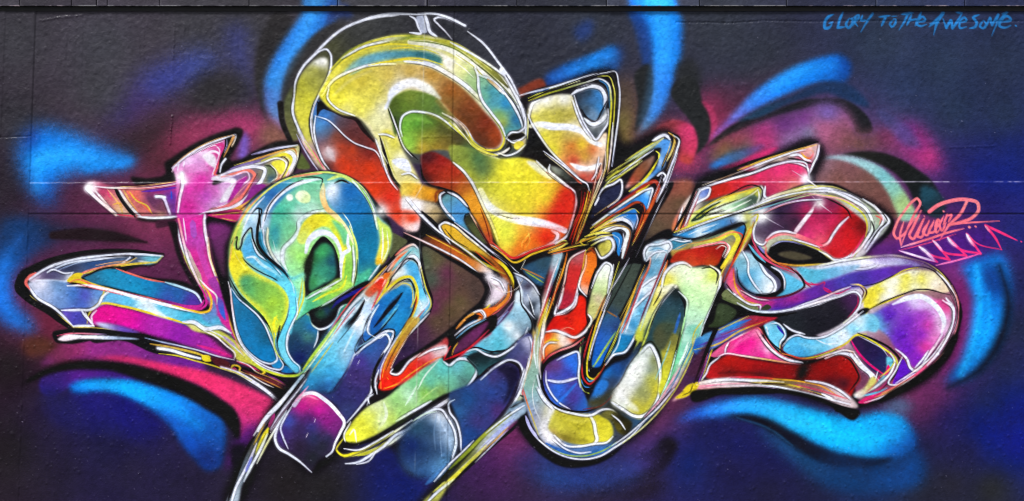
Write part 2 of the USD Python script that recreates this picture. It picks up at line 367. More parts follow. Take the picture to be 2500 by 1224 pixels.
f 11 2350,645 2390,622 2430,612 2455,630 2466,690 2462,760 2440,830 2400,890 2350,930 2308,940! 2330,890 2350,820 2362,740 2358,690 | 2380,640,1668c0 2430,630,1868c0 2375,720,1a88ea 2370,800,1c98f4 2400,760,1288ec 2440,720,0c5cb4 2420,820,1090ee 2370,890,1a84e0 2325,930,0e4c9c
f 9 2402,655 2430,650 2452,680 2452,720 2425,720 2405,690 | 0b3c84
r 0
s 4:16:22:16:3 ~16 2440,650 2462,740 2442,830 2395,900 2315,948 | 0c1424
s 10:16:8 ~14 2384,650 2390,760 2372,850 2345,915 | 2cb0fc @.8
s 5:10:5 ~10 2412,720 2412,800 2385,870 | 20a0f4 @.8
s 60 ~20 2345,690 2335,800 2300,900 | 702464
f 6 1560,1115! 1600,1090 1620,1068 1640,1068 1655,1085 1645,1112 1615,1152 1580,1172 1530,1182 1480,1184 1500,1176 1550,1160 1585,1135 | 15111a
f 20 1470,1190 1540,1185 1610,1160 1620,1190 1500,1210 | 1c151c

o 0 0 1
f 20 1262,1100 1300,1130 1350,1150 1420,1160 1500,1145 1560,1115 1600,1090 1610,1120 1560,1165 1480,1188 1400,1190 1320,1176 1270,1145 | 1290,1130,2c2c68 1350,1160,2050a0 1440,1172,2446a0 1530,1150,2a3c84 1590,1120,3c2c6c @.9
r 1
o 0 0 1
s 10:34:26:6 92,460 92,395 180,380 250,388 312,396 ~26 @.55 | 2ea8ff 3cb8ff 30a4fa 2888e0
r 2
s 10:26:26:8 50,580 10,640 2,710 40,785 ~20 @.5 | 2468c8 2c80ec 2c84f0 2a78d8
r 3
s 40:26:22:12 775,-10 740,80 695,160 670,235 ~20 @.55 | 4cb4ff 48acff 44a4f8 5098e0
r 4
s 50:44:30:10 1598,-10 1622,100 1608,190 1572,300 ~22 @.5 | 3cb0ff 3cb0ff 48a4ff 60a8f0
r 6
s 6:20:26:10 1790,285 1880,215 1960,172 2035,158 ~16 @.5 | 80a0ff 3ca4ff 38b0ff 2c8cf0
r 9
s 6:26:44:40:12 1730,1000 1830,990 1960,1030 2080,1070 2190,1065 ~22 @.55 | 4c98ff 44bcff 3cd0ff 30d0ff 20a8f0
r 10
s 8:22:24:14 195,938 300,945 400,985 490,1040 ~16 @.5 | 2cb0ff 2cbcff 2cb0ff 1c88e0
r 5
s 12:22:26 1350,190 1420,165 1490,140 ~16 @.45 | 2c84f0 38a0ff 3494f4
r 0
r 20
r 201
; letter J: crossbar and flags
o 380 290 3.755
f 10 -230,545 -60,545 90,500 85,400 130,370 330,240 520,150 740,78! 800,100 800,140 760,230 690,385 750,380 900,300 1150,200 1320,215! 1340,330 1290,470 1200,600 1000,780 860,900 740,990 620,960 500,940 440,880 200,920 0,950 -180,920 -20,830 -180,620 | 121012
f 6 0,950 180,940 200,980 150,980 0,990 | 3a1a2c
o 0 400 3
f 4 640,145 860,172 1050,165 1310,130! 1320,385! 1020,395 880,380! 790,300 690,235 620,180 | 650,180,f0e8f4 750,210,a82c58 800,300,c06070 860,340,d0a060 880,360,e8d0c0 1000,230,ee7060 1050,320,d87068 1100,240,6a3068 1150,320,84406a 1180,350,c09870 1250,250,5028a0 1280,330,6a2a90 1150,190,a02070 1280,160,c02c88
f 3 1080,240 1140,250 1200,270 1215,350 1150,340 | 1130,260,603058 1180,330,7a4458
s 30 840,175! 900,270 990,390 | K
s 14 700,200 760,270 830,350 865,375 | W e8c8c0 W
s 10 790,190 840,250 890,330 900,370 | f0a080 d8b050
s 16 868,180 930,280 1000,360 1030,385 | W f0e0d0 W
s 18 930,200 990,250 1050,300 1110,362 | f4785a ee6a58 e07050
s 8 950,205 1000,270 1080,310 1115,366 | e8d040
s 9 905,190 950,270 1010,350 | e8c860 e89050
s 10 700,168 840,178 870,178 1050,180 1200,165 1300,145 | W fbe8d0 W
s 7 880,170 1100,155 1310,130 | f0d080 e0b060
s 5 870,186 1100,178 1280,160 | d85060
s 14 1040,205 1150,195 1310,172 | 5a28a8
s 20:12 1145,240 1195,250 1225,310 1245,365 | W d8d0f0 f0e8ff
s 9 1255,200 1258,260 | 2a50d0
s 8 850,160! 1000,160 1150,145 | 3a1020
s 14 1010,388 1100,397 1210,395 1310,385 | W f0f4f8 W
s 24:14 640,185 700,245 780,315 850,375 | W f4e4e8 f0d8d0
s 8 855,372 980,384 | e03058
s 7 830,300 880,290 900,320 | e8c030 d89040
s 8 790,200 800,235 830,270 | d03068 e05070
b 36 655,175 | fff @.95
b 20 700,190 | fff @.6
r 20
; stem
o 0 0 1
f 1.5 437,515 431,550 443,607 468,665 495,705 520,765 545,792 564,806 567,790 557,750 541,710 523,670 509,620 503,560 503,515 | 460,560,d42a92 478,590,a84cb4 495,540,d83094 470,620,d42a8a 505,655,d04098 520,700,d83a94 548,760,c03098
s 16 448,600 470,650 492,690 | d8b8c8 b0b080 @.9
s 7 441,600 465,655 490,695 505,725 | c8c860 b0b060
s 4 432,545 440,590 452,625 | W
s 3 447,530 455,590 | f0d8f4
s 3.5:5:3 436,535 448,590 462,640 480,680 500,725 | f08890 W f8b0c0
s 6 500,520 501,560 507,600 | W
s 3 497,535 500,575 | f4e0f0
s 3.5 508,580 516,640 531,680 548,730 560,775 | f8d0b0 e8d880 f0a060
s 3 503,560 511,630 526,675 541,715 556,755 566,800 | fff4e8
s 14 480,590 498,640 516,690 | c84ab8 @.6
s 14 470,540 474,580 | 9a58c0 @.7
o 380 290 3.755
r 201
; flag
f 3 150,450! 260,350 450,250 640,185! 640,240 600,350 550,520 520,600 740,560 730,650 640,790 500,835 440,870 200,890 190,700 180,530 | 300,400,e8d0f0 400,420,d898dc 420,560,d02a98 300,500,d858b0 260,560,f0d8f0 450,320,f0e4f8 540,330,d03888 570,420,d04090 300,640,cc2a98 300,800,c8268e 470,700,b244b4 540,660,d464bc 620,620,e4b4ea 400,620,d2309c 650,680,ecdcf4 550,780,c898d0
f 3 250,440 330,420 420,410 490,480 400,480 300,500 | dc8ccc @.6
s 20 440,330 540,300 580,320 560,420 520,520 | f4e4f8
f 7 430,340 520,320 555,370 540,450 500,430 460,390 | f4ecfa
s 26 470,275 560,240 610,240 598,330 570,430 540,520 | d03a84
s 10 330,330 450,280 560,255 585,285 575,360 545,440 | ecc4e8 f4e0f4 f0c8e8
s 14 600,350 565,450 540,510 580,525 700,505 900,470 | f06a60
s 20 640,190 645,250 610,340 580,440 | K
s 6 655,190 655,240 630,310 | b8b8f0
s 24:14:8 715,165 690,220 645,310 625,350 | e8a860 d09a5c c89048
s 9 740,145! 725,200 695,260 | W e8c8a0
s 14 150,455! 280,345 450,245 640,175 730,145! | W e8ecff W
s 6 160,430 330,300 480,220 620,170 710,150 | d89a4c e8b060 e0a050
s 5 300,350 450,275 600,205 | 201428
s 16:10 640,370 605,420 590,490 | W
s 8 150,490 175,440 215,420 | f0d0e8 W
s 8 265,390 255,440 | W
s 7 215,410 200,480 | W
s 26:10 240,500 250,600 225,720 205,860 | W f4eefc W
b 46 230,530 | fff @.95
b 26 270,580 | fff @.7
s 20:10 85,720 60,715 0,715 | W
s 6 480,850 400,880 | W
f 5 510,550 740,530 752,570 700,660 660,750 590,770 640,670 690,590 620,580 | f4ecfc
s 8 510,555! 620,555 740,530 | W
; second flag
f 3 665,475! 900,372 1100,305 1310,240! 1325,290 1280,440 1190,560 1000,670 880,800 760,880 530,870 500,845 660,780 740,640 740,560 610,520 | 1200,330,e8e468 1250,400,f0f0f0 1150,560,f08878 900,720,962a8c 800,830,e0a040 700,480,8474b4 950,380,5a5078 1000,520,687458 950,650,8a2c88 1100,480,c8c060
s 16 880,330 1100,275 1300,243 | 8c84b8 c8c8ea W
s 12 990,330 1150,285 1290,265 | K
s 12 860,392 1050,328 1200,285 1275,282 1290,330 1265,400 | d8963a e0a048 b87030
s 16 1330,250! 1310,380 1265,480 | K
s 32 1150,335 1240,312 1270,345 1245,440 1200,530 | f8f4f0 W f0e0e8
s 26 900,420 1100,352 1200,330 1240,365 1212,450 1165,550 | c8c050 e9dd3a e4e060
s 10 1050,385 1185,358 1215,392 1190,480 1150,555 | 281018
s 12 700,472 950,412 1150,370 1195,400 1180,480 1140,540 | e8e8f8 W f4f0d8
s 20 685,462 820,418 960,392 | 7a68a8
s 8 720,430 860,388 960,350 | c8c050 d8a048
f 3 1060,412 1170,390 1190,430 1150,512 1100,455 | e4dc48
f 3 1000,420 1070,435 1110,520 1060,590 980,590 1000,480 | 1040,480,6a7858 1050,560,3a5a70 1000,560,7a7458
s 12 1000,428 1060,440 1112,520 1055,600 | 141410
s 8 1050,420 1105,480 1115,530 1060,580 | f0f0e0
s 26 600,515 780,460 940,443 1000,465 985,540 900,650 790,765 680,822 510,845 | f4f0ff W ecd8f0
s 28 600,535 750,498 880,485 905,510 870,600 790,715 680,790 480,850 | f4887a f4766a e87888
s 12 520,565 700,528 850,500 862,540 780,620 720,700 650,780 560,812 | f8dcf8 f0d0ec
f 4 760,570 840,530 780,640 700,745 660,775 700,680 | a82a92
s 6 935,500 870,620 790,745 | 180c18
f 3 900,612 1010,612 950,700 850,800 790,800 840,710 | 862a84
s 14 590,850 740,822 850,762 980,650 | e8a83a e0a848 d8a030
s 10 780,835 900,735 1005,650 | 1a1010
s 14 980,690 1100,592 1200,545 1222,490 | f08878
s 9 870,835 1000,695 1130,592 1210,555 1260,510 | d8d868 e4d8a0
f 3 480,890 800,865 770,945 620,925 | c02a6c
s 8 520,885 800,858 | d8c040
s 5 540,870 800,842 | K
s 6 600,912 740,940 | d8b848
s 16 470,855 600,835 700,815 | W
o 0 400 3
r 202
; foot of the J
f 6 115,905 140,810 300,720 600,660 900,643 1210,666! 1140,740 1000,760 920,790 1100,830 1400,890 1480,960 1540,1060 1600,1250 1450,1290 520,1200! 400,1130 200,1000 | 100c10
f 6 1225,425! 1290,425 1305,560 1345,700 1425,850 1500,970 1465,960 1385,850 1300,680 1250,500 | 150f14
f 2 205,850 300,780 500,710 750,670 1000,660 1195,675! 1150,720 950,740 750,780 620,830 500,870 490,925 250,880 | 500,770,1c2540 400,800,44446c 700,720,2a4a80 350,850,40305a 1100,690,70c8dc 1000,720,4a5070 250,860,e8d8ec 480,890,d0d8f0
s 16 215,845 350,762 550,702 800,672 1000,662 1192,676 | W
s 12 345,795 480,735 700,702 950,690 885,735 | c8d8f0 W W
s 9 740,682 980,690 900,735 | K
s 7 1190,678! 1150,715 1010,712! | e8d868 W
s 14 600,810 780,765 950,738 1150,722 | e8d048 e8c840 d8c850
s 12 500,862 620,795 800,747 930,725 1000,690 | f4785a f49070 e8c860
s 9 345,800 375,778 480,803 540,795 | W
s 16 260,855 400,858 485,862 530,800 | W e0e8fc W
b 22 500,830 | eaf0ff @.8
f 2 610,832! 800,770 860,775 920,800 1200,870 1400,930 1460,965 1492,1030! 1400,1040 1200,1000 1000,950 800,900 650,865 | 800,830,1f88b4 1100,890,1a80b8 1000,930,2090c0 1300,970,1f66a4 1400,1020,542a98 1250,1000,3a4aa8 700,860,2a6888
s 14 600,835 750,770 880,752 | K
s 12 850,768 930,797 1100,850 1220,870 | f07062
s 6 870,752 925,790 | K
s 14 1210,868 1350,912 1440,955 1482,1025 | a8e0f4 W
f 2 490,862 560,800 610,808 592,832 650,862 800,910 950,950 1100,988 900,945 700,905 560,872 | e8cc30
s 10 492,880 560,850 690,892 900,942 1100,985 1250,1022 | f06a5a
s 12 720,905 1000,968 1250,1030 1400,1045 | 5c2868
s 22 1240,1022 1400,1048 1470,1040 1495,1000 | c02a90
f 3 210,872 260,862 480,868 560,900 780,930 900,960 1100,1000 1300,1070 1500,1105 1620,1140 1620,1190 1400,1190 1200,1140 1000,1072 780,1030 700,1058 640,1062 450,1072 350,1022 250,970 | 300,885,e6e4f4 350,945,98a8cc 430,910,6088b8 450,990,6a8cc4 540,960,3a74c4 620,970,4a44b4 600,1030,4464c4 720,960,5a88c8 800,960,60b8e0 950,1010,50b4dc 1050,1020,d8f0ff 1120,1080,e0f0ff 1180,1050,48b8dc 1400,1130,40b0d4 1560,1160,50b0d0 700,1030,a0b0d8
s 22 492,895 620,892 820,932 1000,978 1250,1042 1500,1102 | f4f4ff
f 3 450,1078 600,1078 630,1130 660,1155 660,1192 540,1192 | 560,1100,4a48bc 480,1100,604ab0 600,1170,3c3c90
o 0 0 1
f 1.5 218,790 229,758 253,745 300,752 367,768 433,787 480,806 510,822 535,845 572,872! 560,876 500,858 440,838 380,822 320,805 265,792 | 265,768,e0108a 300,775,d01090 380,795,a42aa0 440,815,8620a0 500,835,982aa0 545,862,c82a90
s 5 213,790 216,770 245,743 300,748 367,765 430,783 480,800 | d8c840 e8cc30
s 5 255,708 250,725 240,742 222,755 | d8c840
s 5 268,712 250,725 242,742 225,755 190,757 150,758 | W
s 5.5 200,760 210,773 223,787 229,797 | W
s 4 226,788 224,772 236,758 | f0d8ec
s 5 178,797 230,796 | W
s 3 176,799 230,801 300,807 | d8c040
s 26 245,790 | W @.0
f 3 232,790 300,797 340,812 250,800 | 250,793,c8d4f4 300,802,5a38a8
s 5 70,700 87,724 133,753 180,798 | W
s 2.5 74,722 100,745 150,775 180,800 | d8c860
s 6 73,707 63,690 70,677 88,666 | f07068
s 14 46,672 42,702 66,728 118,760 172,803 | K
s 8 50,665 100,642 200,617 300,612 400,620 | K
o 380 680 3.755
f 4 -600,480 -450,520 -200,540 0,590 300,670 700,790 1200,960 1230,1010 1140,1100 1000,1030 700,880 500,800 200,720 0,690 -300,570 -600,560 | K
f 4 -945,500 -820,465 -600,455 -300,490 0,550 60,600 -200,580 -500,560 -820,600 -920,580 | K
f 2 -900,560! -860,530 -650,522 -330,535 -150,555 -400,560 -700,555 -880,568 | -870,550,f4e0e8 -600,540,f4f4ff -300,545,a0b8e0
s 10 -900,525 -800,508 -600,508 -450,515 | f04878 f07890 f090b0 9890d0
f 6 250,380 480,430 600,460 700,520 720,560 640,480 440,450 | 300,400,50b4d4 600,470,60b8d0
f 3 560,-20 620,110 660,240 690,400 740,560 690,500 600,400 560,250 540,130 480,20 | 560,60,9a3c9c 600,180,a02a98 640,400,d02a90 700,500,d03098 580,300,c02a90
f 2 570,170 610,200 632,300 645,385 600,335 570,250 | 590,200,6a4ab0 620,320,2c64d4
f 4 460,170 520,190 560,280 570,380 640,450 500,420 420,340 500,300 515,240 | 540,300,6a80c0 560,400,50a8d0 480,320,5a90c8
s 20 150,245 300,282 430,312 495,292 512,240 480,120 430,60 | e8c030 f0c030 e8b840
s 8 500,300 520,240 | f08060
s 20 0,182 200,238 330,275 420,278 462,240 450,150 400,60 | 6a2470 c02a90 d02a90
s 14 395,0 470,80 560,170 560,240 | f0e8f0 f4f0f0 c8d0c8
s 18 560,0 620,110 668,270 690,420 745,560 840,690 | f0a848 f0a040 d8a840 d8d050
s 9 600,60 655,200 695,330 722,470 775,590 860,700 | f07080 f08090 f090a0
s 10 640,330 680,480 730,560 | d03090
; yellow green tail
f 3 280,415 480,450 610,490 720,565 830,680 930,760 1010,870 900,800 740,740 700,650 600,560 480,510 330,470 | 300,440,d8d080 480,490,c8cc58 620,540,c0c450 760,650,c8c858 900,780,e0d840
s 30 250,400 350,402 450,462 600,452 690,500 | W
s 9 480,470 620,540 750,655 900,790 | W
s 24 620,530 730,620 | b8a0c4
s 14 715,745! 730,710 640,610 540,525 440,480 | f8f0f4
s 22 380,612 520,652 690,715 | d82a88
s 12 0,550 200,600 420,670 700,762 | 20102c
s 10 -100,545 0,570 250,625 400,662 560,712 720,748 | 90a8d8 c8d0e8 W
s 20 -50,600 200,645 400,695 480,725 | b89038 d8c040
s 22:26:16 20,640 150,662 280,702 410,735 | W
s 12 30,690 200,710 350,752 500,792 720,865 | d0c030 d8c838 c8b030
f 3 420,715 500,715 512,752 430,750 | ecd830
f 3 500,735 690,795 695,835 560,800 | 4a1820
s 14 690,835 705,800 775,822 765,850 800,862 | e0c030
s 24 700,825 740,835 | d02a60
f 4 790,835 950,890 1150,970 1200,1030 1100,990 950,930 | 64242c
s 16 740,760 850,800 950,850 | c8285a
s 14 960,820 1000,860 965,880 | e8c830
s 9 740,755 850,795 930,860 1000,890 | f0e8f0
s 20 1020,880 1110,930 1220,1000 | 6a2c80 a03070
s 8 780,855 950,915 1180,1020 | c87830 d8a040
s 8 900,850 1050,910 1190,980 | b88038
s 18:30:22 600,815 750,865 880,940 1000,1020 1115,1115 | d8d0e8 f0f0ff W
s 10 860,880 1000,965 1080,1000 | f0e8e8
s 8 560,812 720,860 880,940 | d0c840
r 0
; dark ground under the middle of the piece
o 0 0 1
f 7 1010,480 1180,440 1280,330 1278,240 1330,220 1500,172 1508,300 1520,345 1630,315 1655,335 1625,440 1570,560 1650,540 1700,440 1860,390 2000,345 2015,370 1990,450 2110,480 2180,530 2110,640 2250,650 2320,720 2340,800 2300,900 2180,975 2090,1000 2000,985 1900,955 1760,960 1700,940 1720,880 1700,850 1640,960 1580,1050 1500,1100 1400,1130 1300,1090 1262,1040 1265,990 1150,1120 1040,1235 1020,1235 1060,1170 1000,1160 960,1100 880,1080 830,1120 750,1160 700,1110 670,1090 620,1180 585,1240 560,1240 620,1060 730,890 820,800 980,600 | 100d12
r 22
r 221
; big dome letter
o 1000 0 3
f 5 -850,700 -810,560 -720,450 -600,310 -450,200 -300,130 -100,95 100,90 300,135 420,205 540,310 660,460 740,570 800,690 850,820 870,1000 800,1150 500,1200 0,1200 -500,1200 -640,1240 -760,1090 -840,880 | -400,230,38393a -600,330,45462c -200,180,343538 50,180,303036 300,220,2b2c34 500,350,2a2b33 600,450,2c2d36 700,700,c0c0d0 800,950,283028 -800,900,3a3c20
f 4 -840,700 -810,580 -740,480 -670,430 -610,425 -595,470 -610,560 -660,660 -700,760 -720,850 -730,950 -700,1050 -640,1200 -600,1260 -680,1210 -780,1000 -820,900 -845,800 | -760,720,ccc83e -780,620,b4b23a -650,540,6e6e30 -670,450,f0f0f2 -640,450,f0f0f4 -720,600,8e8e38 -770,850,d6d046 -750,980,c8c650 -700,1090,a89090 -650,1200,e8c8b8 -690,520,a0a040
f 3 -720,800! -680,730 -640,745 -590,800 -480,850 -380,880 -330,960 -250,1040 -200,1160 -160,1260 -100,1360 0,1500 70,1590 60,1690 -60,1660 -180,1585 -200,1600 -285,1455 -375,1345 -470,1285 -570,1245 -620,1200 -670,1090 -695,950 | -630,850,3478cc -600,960,4a6484 -650,920,4a94d0 -610,900,3a78c4 -500,910,46343a -540,1000,863c22 -450,1010,58282a -400,970,562c30 -420,1100,c03c1a -500,1080,c23c1c -500,1180,dc3a18 -580,1130,b89098 -600,1210,481c1c -300,1120,782420 -350,1060,48242a -300,1230,d83818 -200,1350,c43018 -150,1450,d8281a -250,1400,e63c18 -80,1560,e83c20 0,1560,d84028 -220,1540,f0e0e8 -450,1230,e03c1e 30,1650,f0e4ea
s 26 -680,745 -640,780 -560,810 -480,850 -400,870 -340,950 -260,1040 | 140c0e @.9
b 50 -590,1125 | e8e4ec @.75
s 34 -600,1080 -580,1130 -550,1180 | d8c8d0 ~12 @.6
o 500 0 3
s 26:34:10 690,960 740,1060 800,1140 880,1240 | d0c8d8 d8b8b0 f0a098 f0e0d0 ~4
s 10 790,1100 850,1200 880,1245 | ec6c80
s 10 672,985 720,1080 780,1180 830,1250 | a8a0c8 d8d8f0
s 10 720,1020 790,1120 860,1235 | c8c878
f 5 710,1120! 770,1235 680,1235 | 546030
s 14 655,700 643,820 680,930 725,1030 | W W ccd0d8
s 16 655,700 665,600 720,490 800,405 880,320 1000,220 1150,152 1300,110 1500,104 1620,112 | W W e0e4f4 W W
s 20 1150,150 1290,118 1420,110 | e8ecfa ~6
s 12 800,410 850,372 890,362 922,400 926,460 905,560 855,660 800,770 | W
s 12 800,770 778,880 785,980 830,1100 880,1210 | W W f0e0e0 W
s 9 796,760 765,880 780,1010 | 1a1a14
s 10 820,720 780,860 790,960 | c8c8d0
s 8 808,850 825,855 900,880 960,930 1030,1000 1100,1050 1180,1080 1250,1108 1280,1150 1305,1220 | W
s 10 812,850 800,950 820,1060 865,1180 910,1240 | W
f 3 820,765! 845,738 895,790 850,812 825,850 | K
; dome bands
o 1000 0 3
f 3 -670,690! -630,620 -570,520 -450,400 -300,310 -150,262 0,250 100,255 200,272 330,320 450,385 560,460 690,570 780,690 835,800 855,920 845,1000 740,1020 690,1060 600,1100 520,1090 400,1000 200,860 -100,860 -60,1000 -80,1100 -160,1240 -230,1050 -290,960 -380,860 -500,835 -600,780 | -400,390,c8c040 0,280,a8a838 -600,600,e0d850 200,380,f0ecd8 400,480,f0f0c0 700,640,e8e8f0 800,850,c8d0e0 600,520,a8a848 -200,900,f0e8c0 300,330,b8b438
s 34 -570,505 -450,392 -300,320 -150,285 0,275 150,285 | 9a9a38 6a7830 a0a034 d8d8b0 809030 c8cc70
s 34 150,290 330,330 450,400 600,520 720,640 | a0a038 c8c448 b8b848 8a8c3c 50502c
s 9 -590,520 -450,390 -300,316 -150,272 0,262 | e0d848
s 12 -600,570 -480,445 -330,360 -150,325 0,330 100,345 | d8d048 e4d43c e8d838
s 12 -500,430 -330,340 -150,300 | d8e0d0 W f0f4e8
f 5 -490,560 -430,470 -330,410 -200,378 -50,368 100,376 200,405 242,440 225,468 100,432 -50,428 -200,448 -320,488 -420,560 | -420,500,8ab4a4 -200,410,5c9cb4 -320,450,68a4b8 -50,400,4a8898 100,400,2c6c7c 200,430,3c7878
s 14 -560,650 -450,545 -300,482 -150,452 0,428 120,440 240,475 | e8d838 e0c838 e8d838
s 20 -40,450 60,455 140,475 | W
s 8 -150,360 -60,350 30,350 | e8d040
f 6 130,360 230,390 330,440 420,500 470,600 380,560 250,470 240,420 | f4f0e4
s 30:40:24 0,310 150,325 300,370 450,470 600,600 740,750 820,860 | d8d8b8 f0f0e8 f4f4e8 f0f0e8 f0f0f4 d8d8e4 e8e8f0 ~6
s 9 0,300 150,312 320,355 470,450 | 6a7838
s 9 450,440 600,560 720,680 790,770 | 48502c
s 7 340,400 480,500 600,630 700,740 | b0a838
f 5 330,450 460,485 490,540 505,700 400,610 330,565 | 400,520,dce094 350,500,ece8b0 450,560,a0c088 480,640,90b478
; gold to rust body
f 4 -650,692 -600,612 -500,565 -420,545 -300,492 -150,468 0,470 130,490 250,550 380,640 480,740 560,830 640,920 672,985 672,1045 640,1082 560,1088 480,1045 420,955 330,865 250,765 150,695 50,668 -40,650 -100,680 -140,730 -160,800 -110,900 -80,960 -240,1010 -290,920 -380,850 -500,830 -600,770 | -600,680,e6de3a -480,610,c4b83a -500,720,f0e640 -350,600,c2b03c -300,750,e8de54 -250,650,d8cc4c -150,560,bca440 -380,780,e8e050 -250,880,e8e8b4 0,540,b89434 150,560,ac7c2c 300,680,96521f 450,800,844020 560,900,742818 640,980,a24220 520,1030,4e2818 420,860,5c341c 270,735,7a5c2c 100,640,c8c4b0 0,610,d0ccc8 -80,630,f4f4f8 -200,800,f0f0d8 -450,800,f0ec90
s 14 -640,700 -560,590 -400,510 -300,480 -200,470 -100,470 | f0e880 f4f4e0 W f0f0c0
s 10 -590,640 -600,720 -540,790 -400,850 | f4f4e0 W W
s 60 -150,760 -130,690 -60,630 20,605 110,640 220,720 | W W f0f0f4 e0e0e0 d8d8d0 b8b8a0 ~14
s 28 -180,800 -130,720 | W ~8
s 24 0,448 130,468 280,540 400,620 530,735 | W W f8f4ec W f0f0c0
s 13 520,725 600,845 675,955 693,1030 662,1088 560,1098 470,1045 420,965 340,880 | e8d838
s 7 540,730 620,845 695,955 710,1040 680,1095 | 181410
s 7 330,860 410,930 480,1040 560,1092 | c8d0e0 W 20201c
; blue window in the dome
f 4 508,560 600,592 700,690 780,815 832,930 800,958 740,970 705,1015 690,980 620,870 540,765 522,700 505,640 | 540,600,84b894 600,680,3c88a0 700,760,2a7eb8 780,880,2c74ac 680,900,a4b04a 650,850,84ac60 740,950,48909c 560,700,70b090 620,740,4890a8
s 14 478,490 500,555 506,650 525,722 600,830 680,940 702,1000 | W
s 14 508,550 600,588 700,686 775,800 822,900 830,938 795,968 742,972 712,1012 | d8e8e8 W W W e8f4ff W
s 16 570,580 630,630 690,690 | b08a48 d8c0a0 W
s 9 690,660 770,760 825,880 845,980 | 30343c
s 16 700,560 770,680 825,800 850,920 848,1020 | W e8ecf8 W d8e0e8
s 10 860,760 868,900 862,1020 | c8d048 d8d8a0 c0c060
f 3 740,980 820,960 848,1000 850,1050 800,1110 760,1070 700,1050 710,1010 | 780,1000,141414 820,1030,d8c8a0 790,1060,e0c848 740,1020,202018
s 12 712,1020 760,1030 820,1020 | W
s 22 730,1050 710,1100 660,1140 | 1c1c1c
s 16 600,1140 680,1120 740,1080 | f4f0e8 ~5
; top of the bubble
s 14 0,118 40,140 65,200 85,240 0,240 | W
f 3 50,125 110,118 115,245 90,240 70,190 | b4bcd4
s 20 115,110 135,180 150,235 200,268 | W
s 16:6 405,188 300,145 205,130 180,142 210,180 260,230 310,290 | W W W f0f0ff 90909c
s 14 60,100 200,105 310,140 410,190 | W
s 14 425,232 530,310 655,465 735,575 795,690 | d0d4e0 W W
s 14 300,312 450,392 600,485 700,560 | W W f0f4e8 W
f 3 668,490 705,552 655,528 | W
; green inside
f 3 -155,800 -135,735 -60,678 0,662 60,668 200,722 260,790 330,870 300,930 200,860 90,830 0,825 -60,860 -75,930 -105,1010 -130,900 | -110,770,46581e 0,720,6e8030 120,760,587430 230,800,4e6c38 -90,880,3a5024 -30,780,5c7828 280,860,8a9048
s 12 -158,800 -125,880 -90,960 -60,1060 0,1115 60,1170 | K
s 8 -110,850 -80,960 -50,1050 -20,1090 | 181814
s 10 -150,790 -120,870 -80,980 -40,1080 20,1150 | e8e8f0
f 3 -60,1010 -72,920 -50,850 0,824 90,824 200,858 300,930 400,1010 520,1100 640,1170 620,1300 480,1300 300,1110 180,1100 80,1130 20,1120 -30,1080 | -40,920,6cac3c 50,900,549434 150,900,466628 250,950,464a24 0,1040,90d44a 150,1020,8a8e30 100,1080,c09a34 250,1050,705c28 300,1120,9a7c30 350,1020,383020 400,1120,3a5c3c 470,1190,4c8450 560,1200,88a04c -30,1070,98c04c 560,1280,5c7444 200,1080,b08c30
s 12 -55,1000 -70,930 -48,850 0,822 90,822 200,852 300,920 400,1000 | W
s 30 290,900 400,990 480,1070 580,1140 680,1180 | d8dc70 c8c440 d8d448 e8e480 W
s 14 240,830 330,880 400,970 450,1050 540,1110 640,1140 | d8d8c0 W 383828 c8c848 e8e060 e8d838
s 8 330,870 400,940 435,1000 | e8f0f8
r 22
; chrome stem left of it
o 500 0 3
f 4 1250,1040! 1280,980 1330,950 1400,1000 1450,1100 1500,1180 1560,1290 1590,1380 1540,1480 1480,1440 1420,1370 1330,1230 | 1330,990,e4d848 1380,1060,d8d048 1290,1060,f0f0e8 1420,1180,f4f4f0 1350,1150,d8d468 1450,1280,d4cc88 1480,1350,d8c868 1520,1430,e8e8e8
f 3 1370,1180 1480,1170 1510,1260 1420,1230 | W
s 20 1280,995 1310,1100 1345,1220 1380,1310 1420,1360 1480,1410 1530,1460 | 383428 K K 302c20 K
s 10 1300,990 1335,1110 1370,1230 1410,1310 | d8d060 c8c858 d0c878
s 10 1250,1020 1290,1130 1320,1230 1370,1340 1410,1390 | W
s 10 1270,985 1320,985 1390,1010 | W
s 10 1440,1280 1500,1270 1560,1310 | W
; yellow body below
o 1000 400 3
f 3 88,20 85,-60 150,-88 260,-48 320,-8 390,60 445,135 490,220 540,330 590,450 600,610 560,560 510,450 450,360 400,280 340,215 220,180 140,150 100,100 | 140,-40,38101a 170,40,a4261c 250,80,a43020 320,60,ae3020 300,150,94341a 380,180,b06026 430,260,e6a02e 500,340,e8a02e 550,450,d07426 580,560,b43c2c 115,110,301010 230,-20,901c1c
f 3 310,-20 290,-130 420,-120 560,-60 640,-40 850,-40 920,-20 1000,60 1100,130 1180,190 1215,240 1205,330 1190,420 1150,500 1130,560 1000,600 850,650 745,690 680,640 630,560 590,450 540,330 490,220 445,135 390,60 | 450,80,b4b63a 560,60,566e48 420,0,88983a 500,-30,3c6a48 700,60,e2dc36 680,180,c4c83e 600,140,a8b040 800,200,e8de38 900,100,e4da38 850,340,e8d838 750,-10,e0dc40 1000,250,dcb834 1050,180,d09c2c 1150,230,bc241c 1100,320,c6201c 1050,410,c4241e 1000,340,d46c2c 620,420,dce048 700,500,e2e038 750,570,e8c634 850,500,e09c2c 920,560,e8541c 1000,530,da261a 800,630,d46026 950,490,e0602a 700,420,e8e868 580,330,f0f0c4 880,430,e8e0a0
f 6 860,-20 930,-10 1040,120 960,80 | f0f0e0
s 44:60:60:40 520,200 580,310 660,365 770,405 900,425 1010,445 1090,470 1135,490 | f0f0c0 W f4f0d0 f8f4f0 W f4e8f0 W ~8
s 22 1040,490 1085,520 1070,565 1000,600 | f0c0c0 W f4e0e0 ~5
s 14 450,110 500,225 545,325 600,440 650,570 | W f0f0e0 f0e090 e8e080
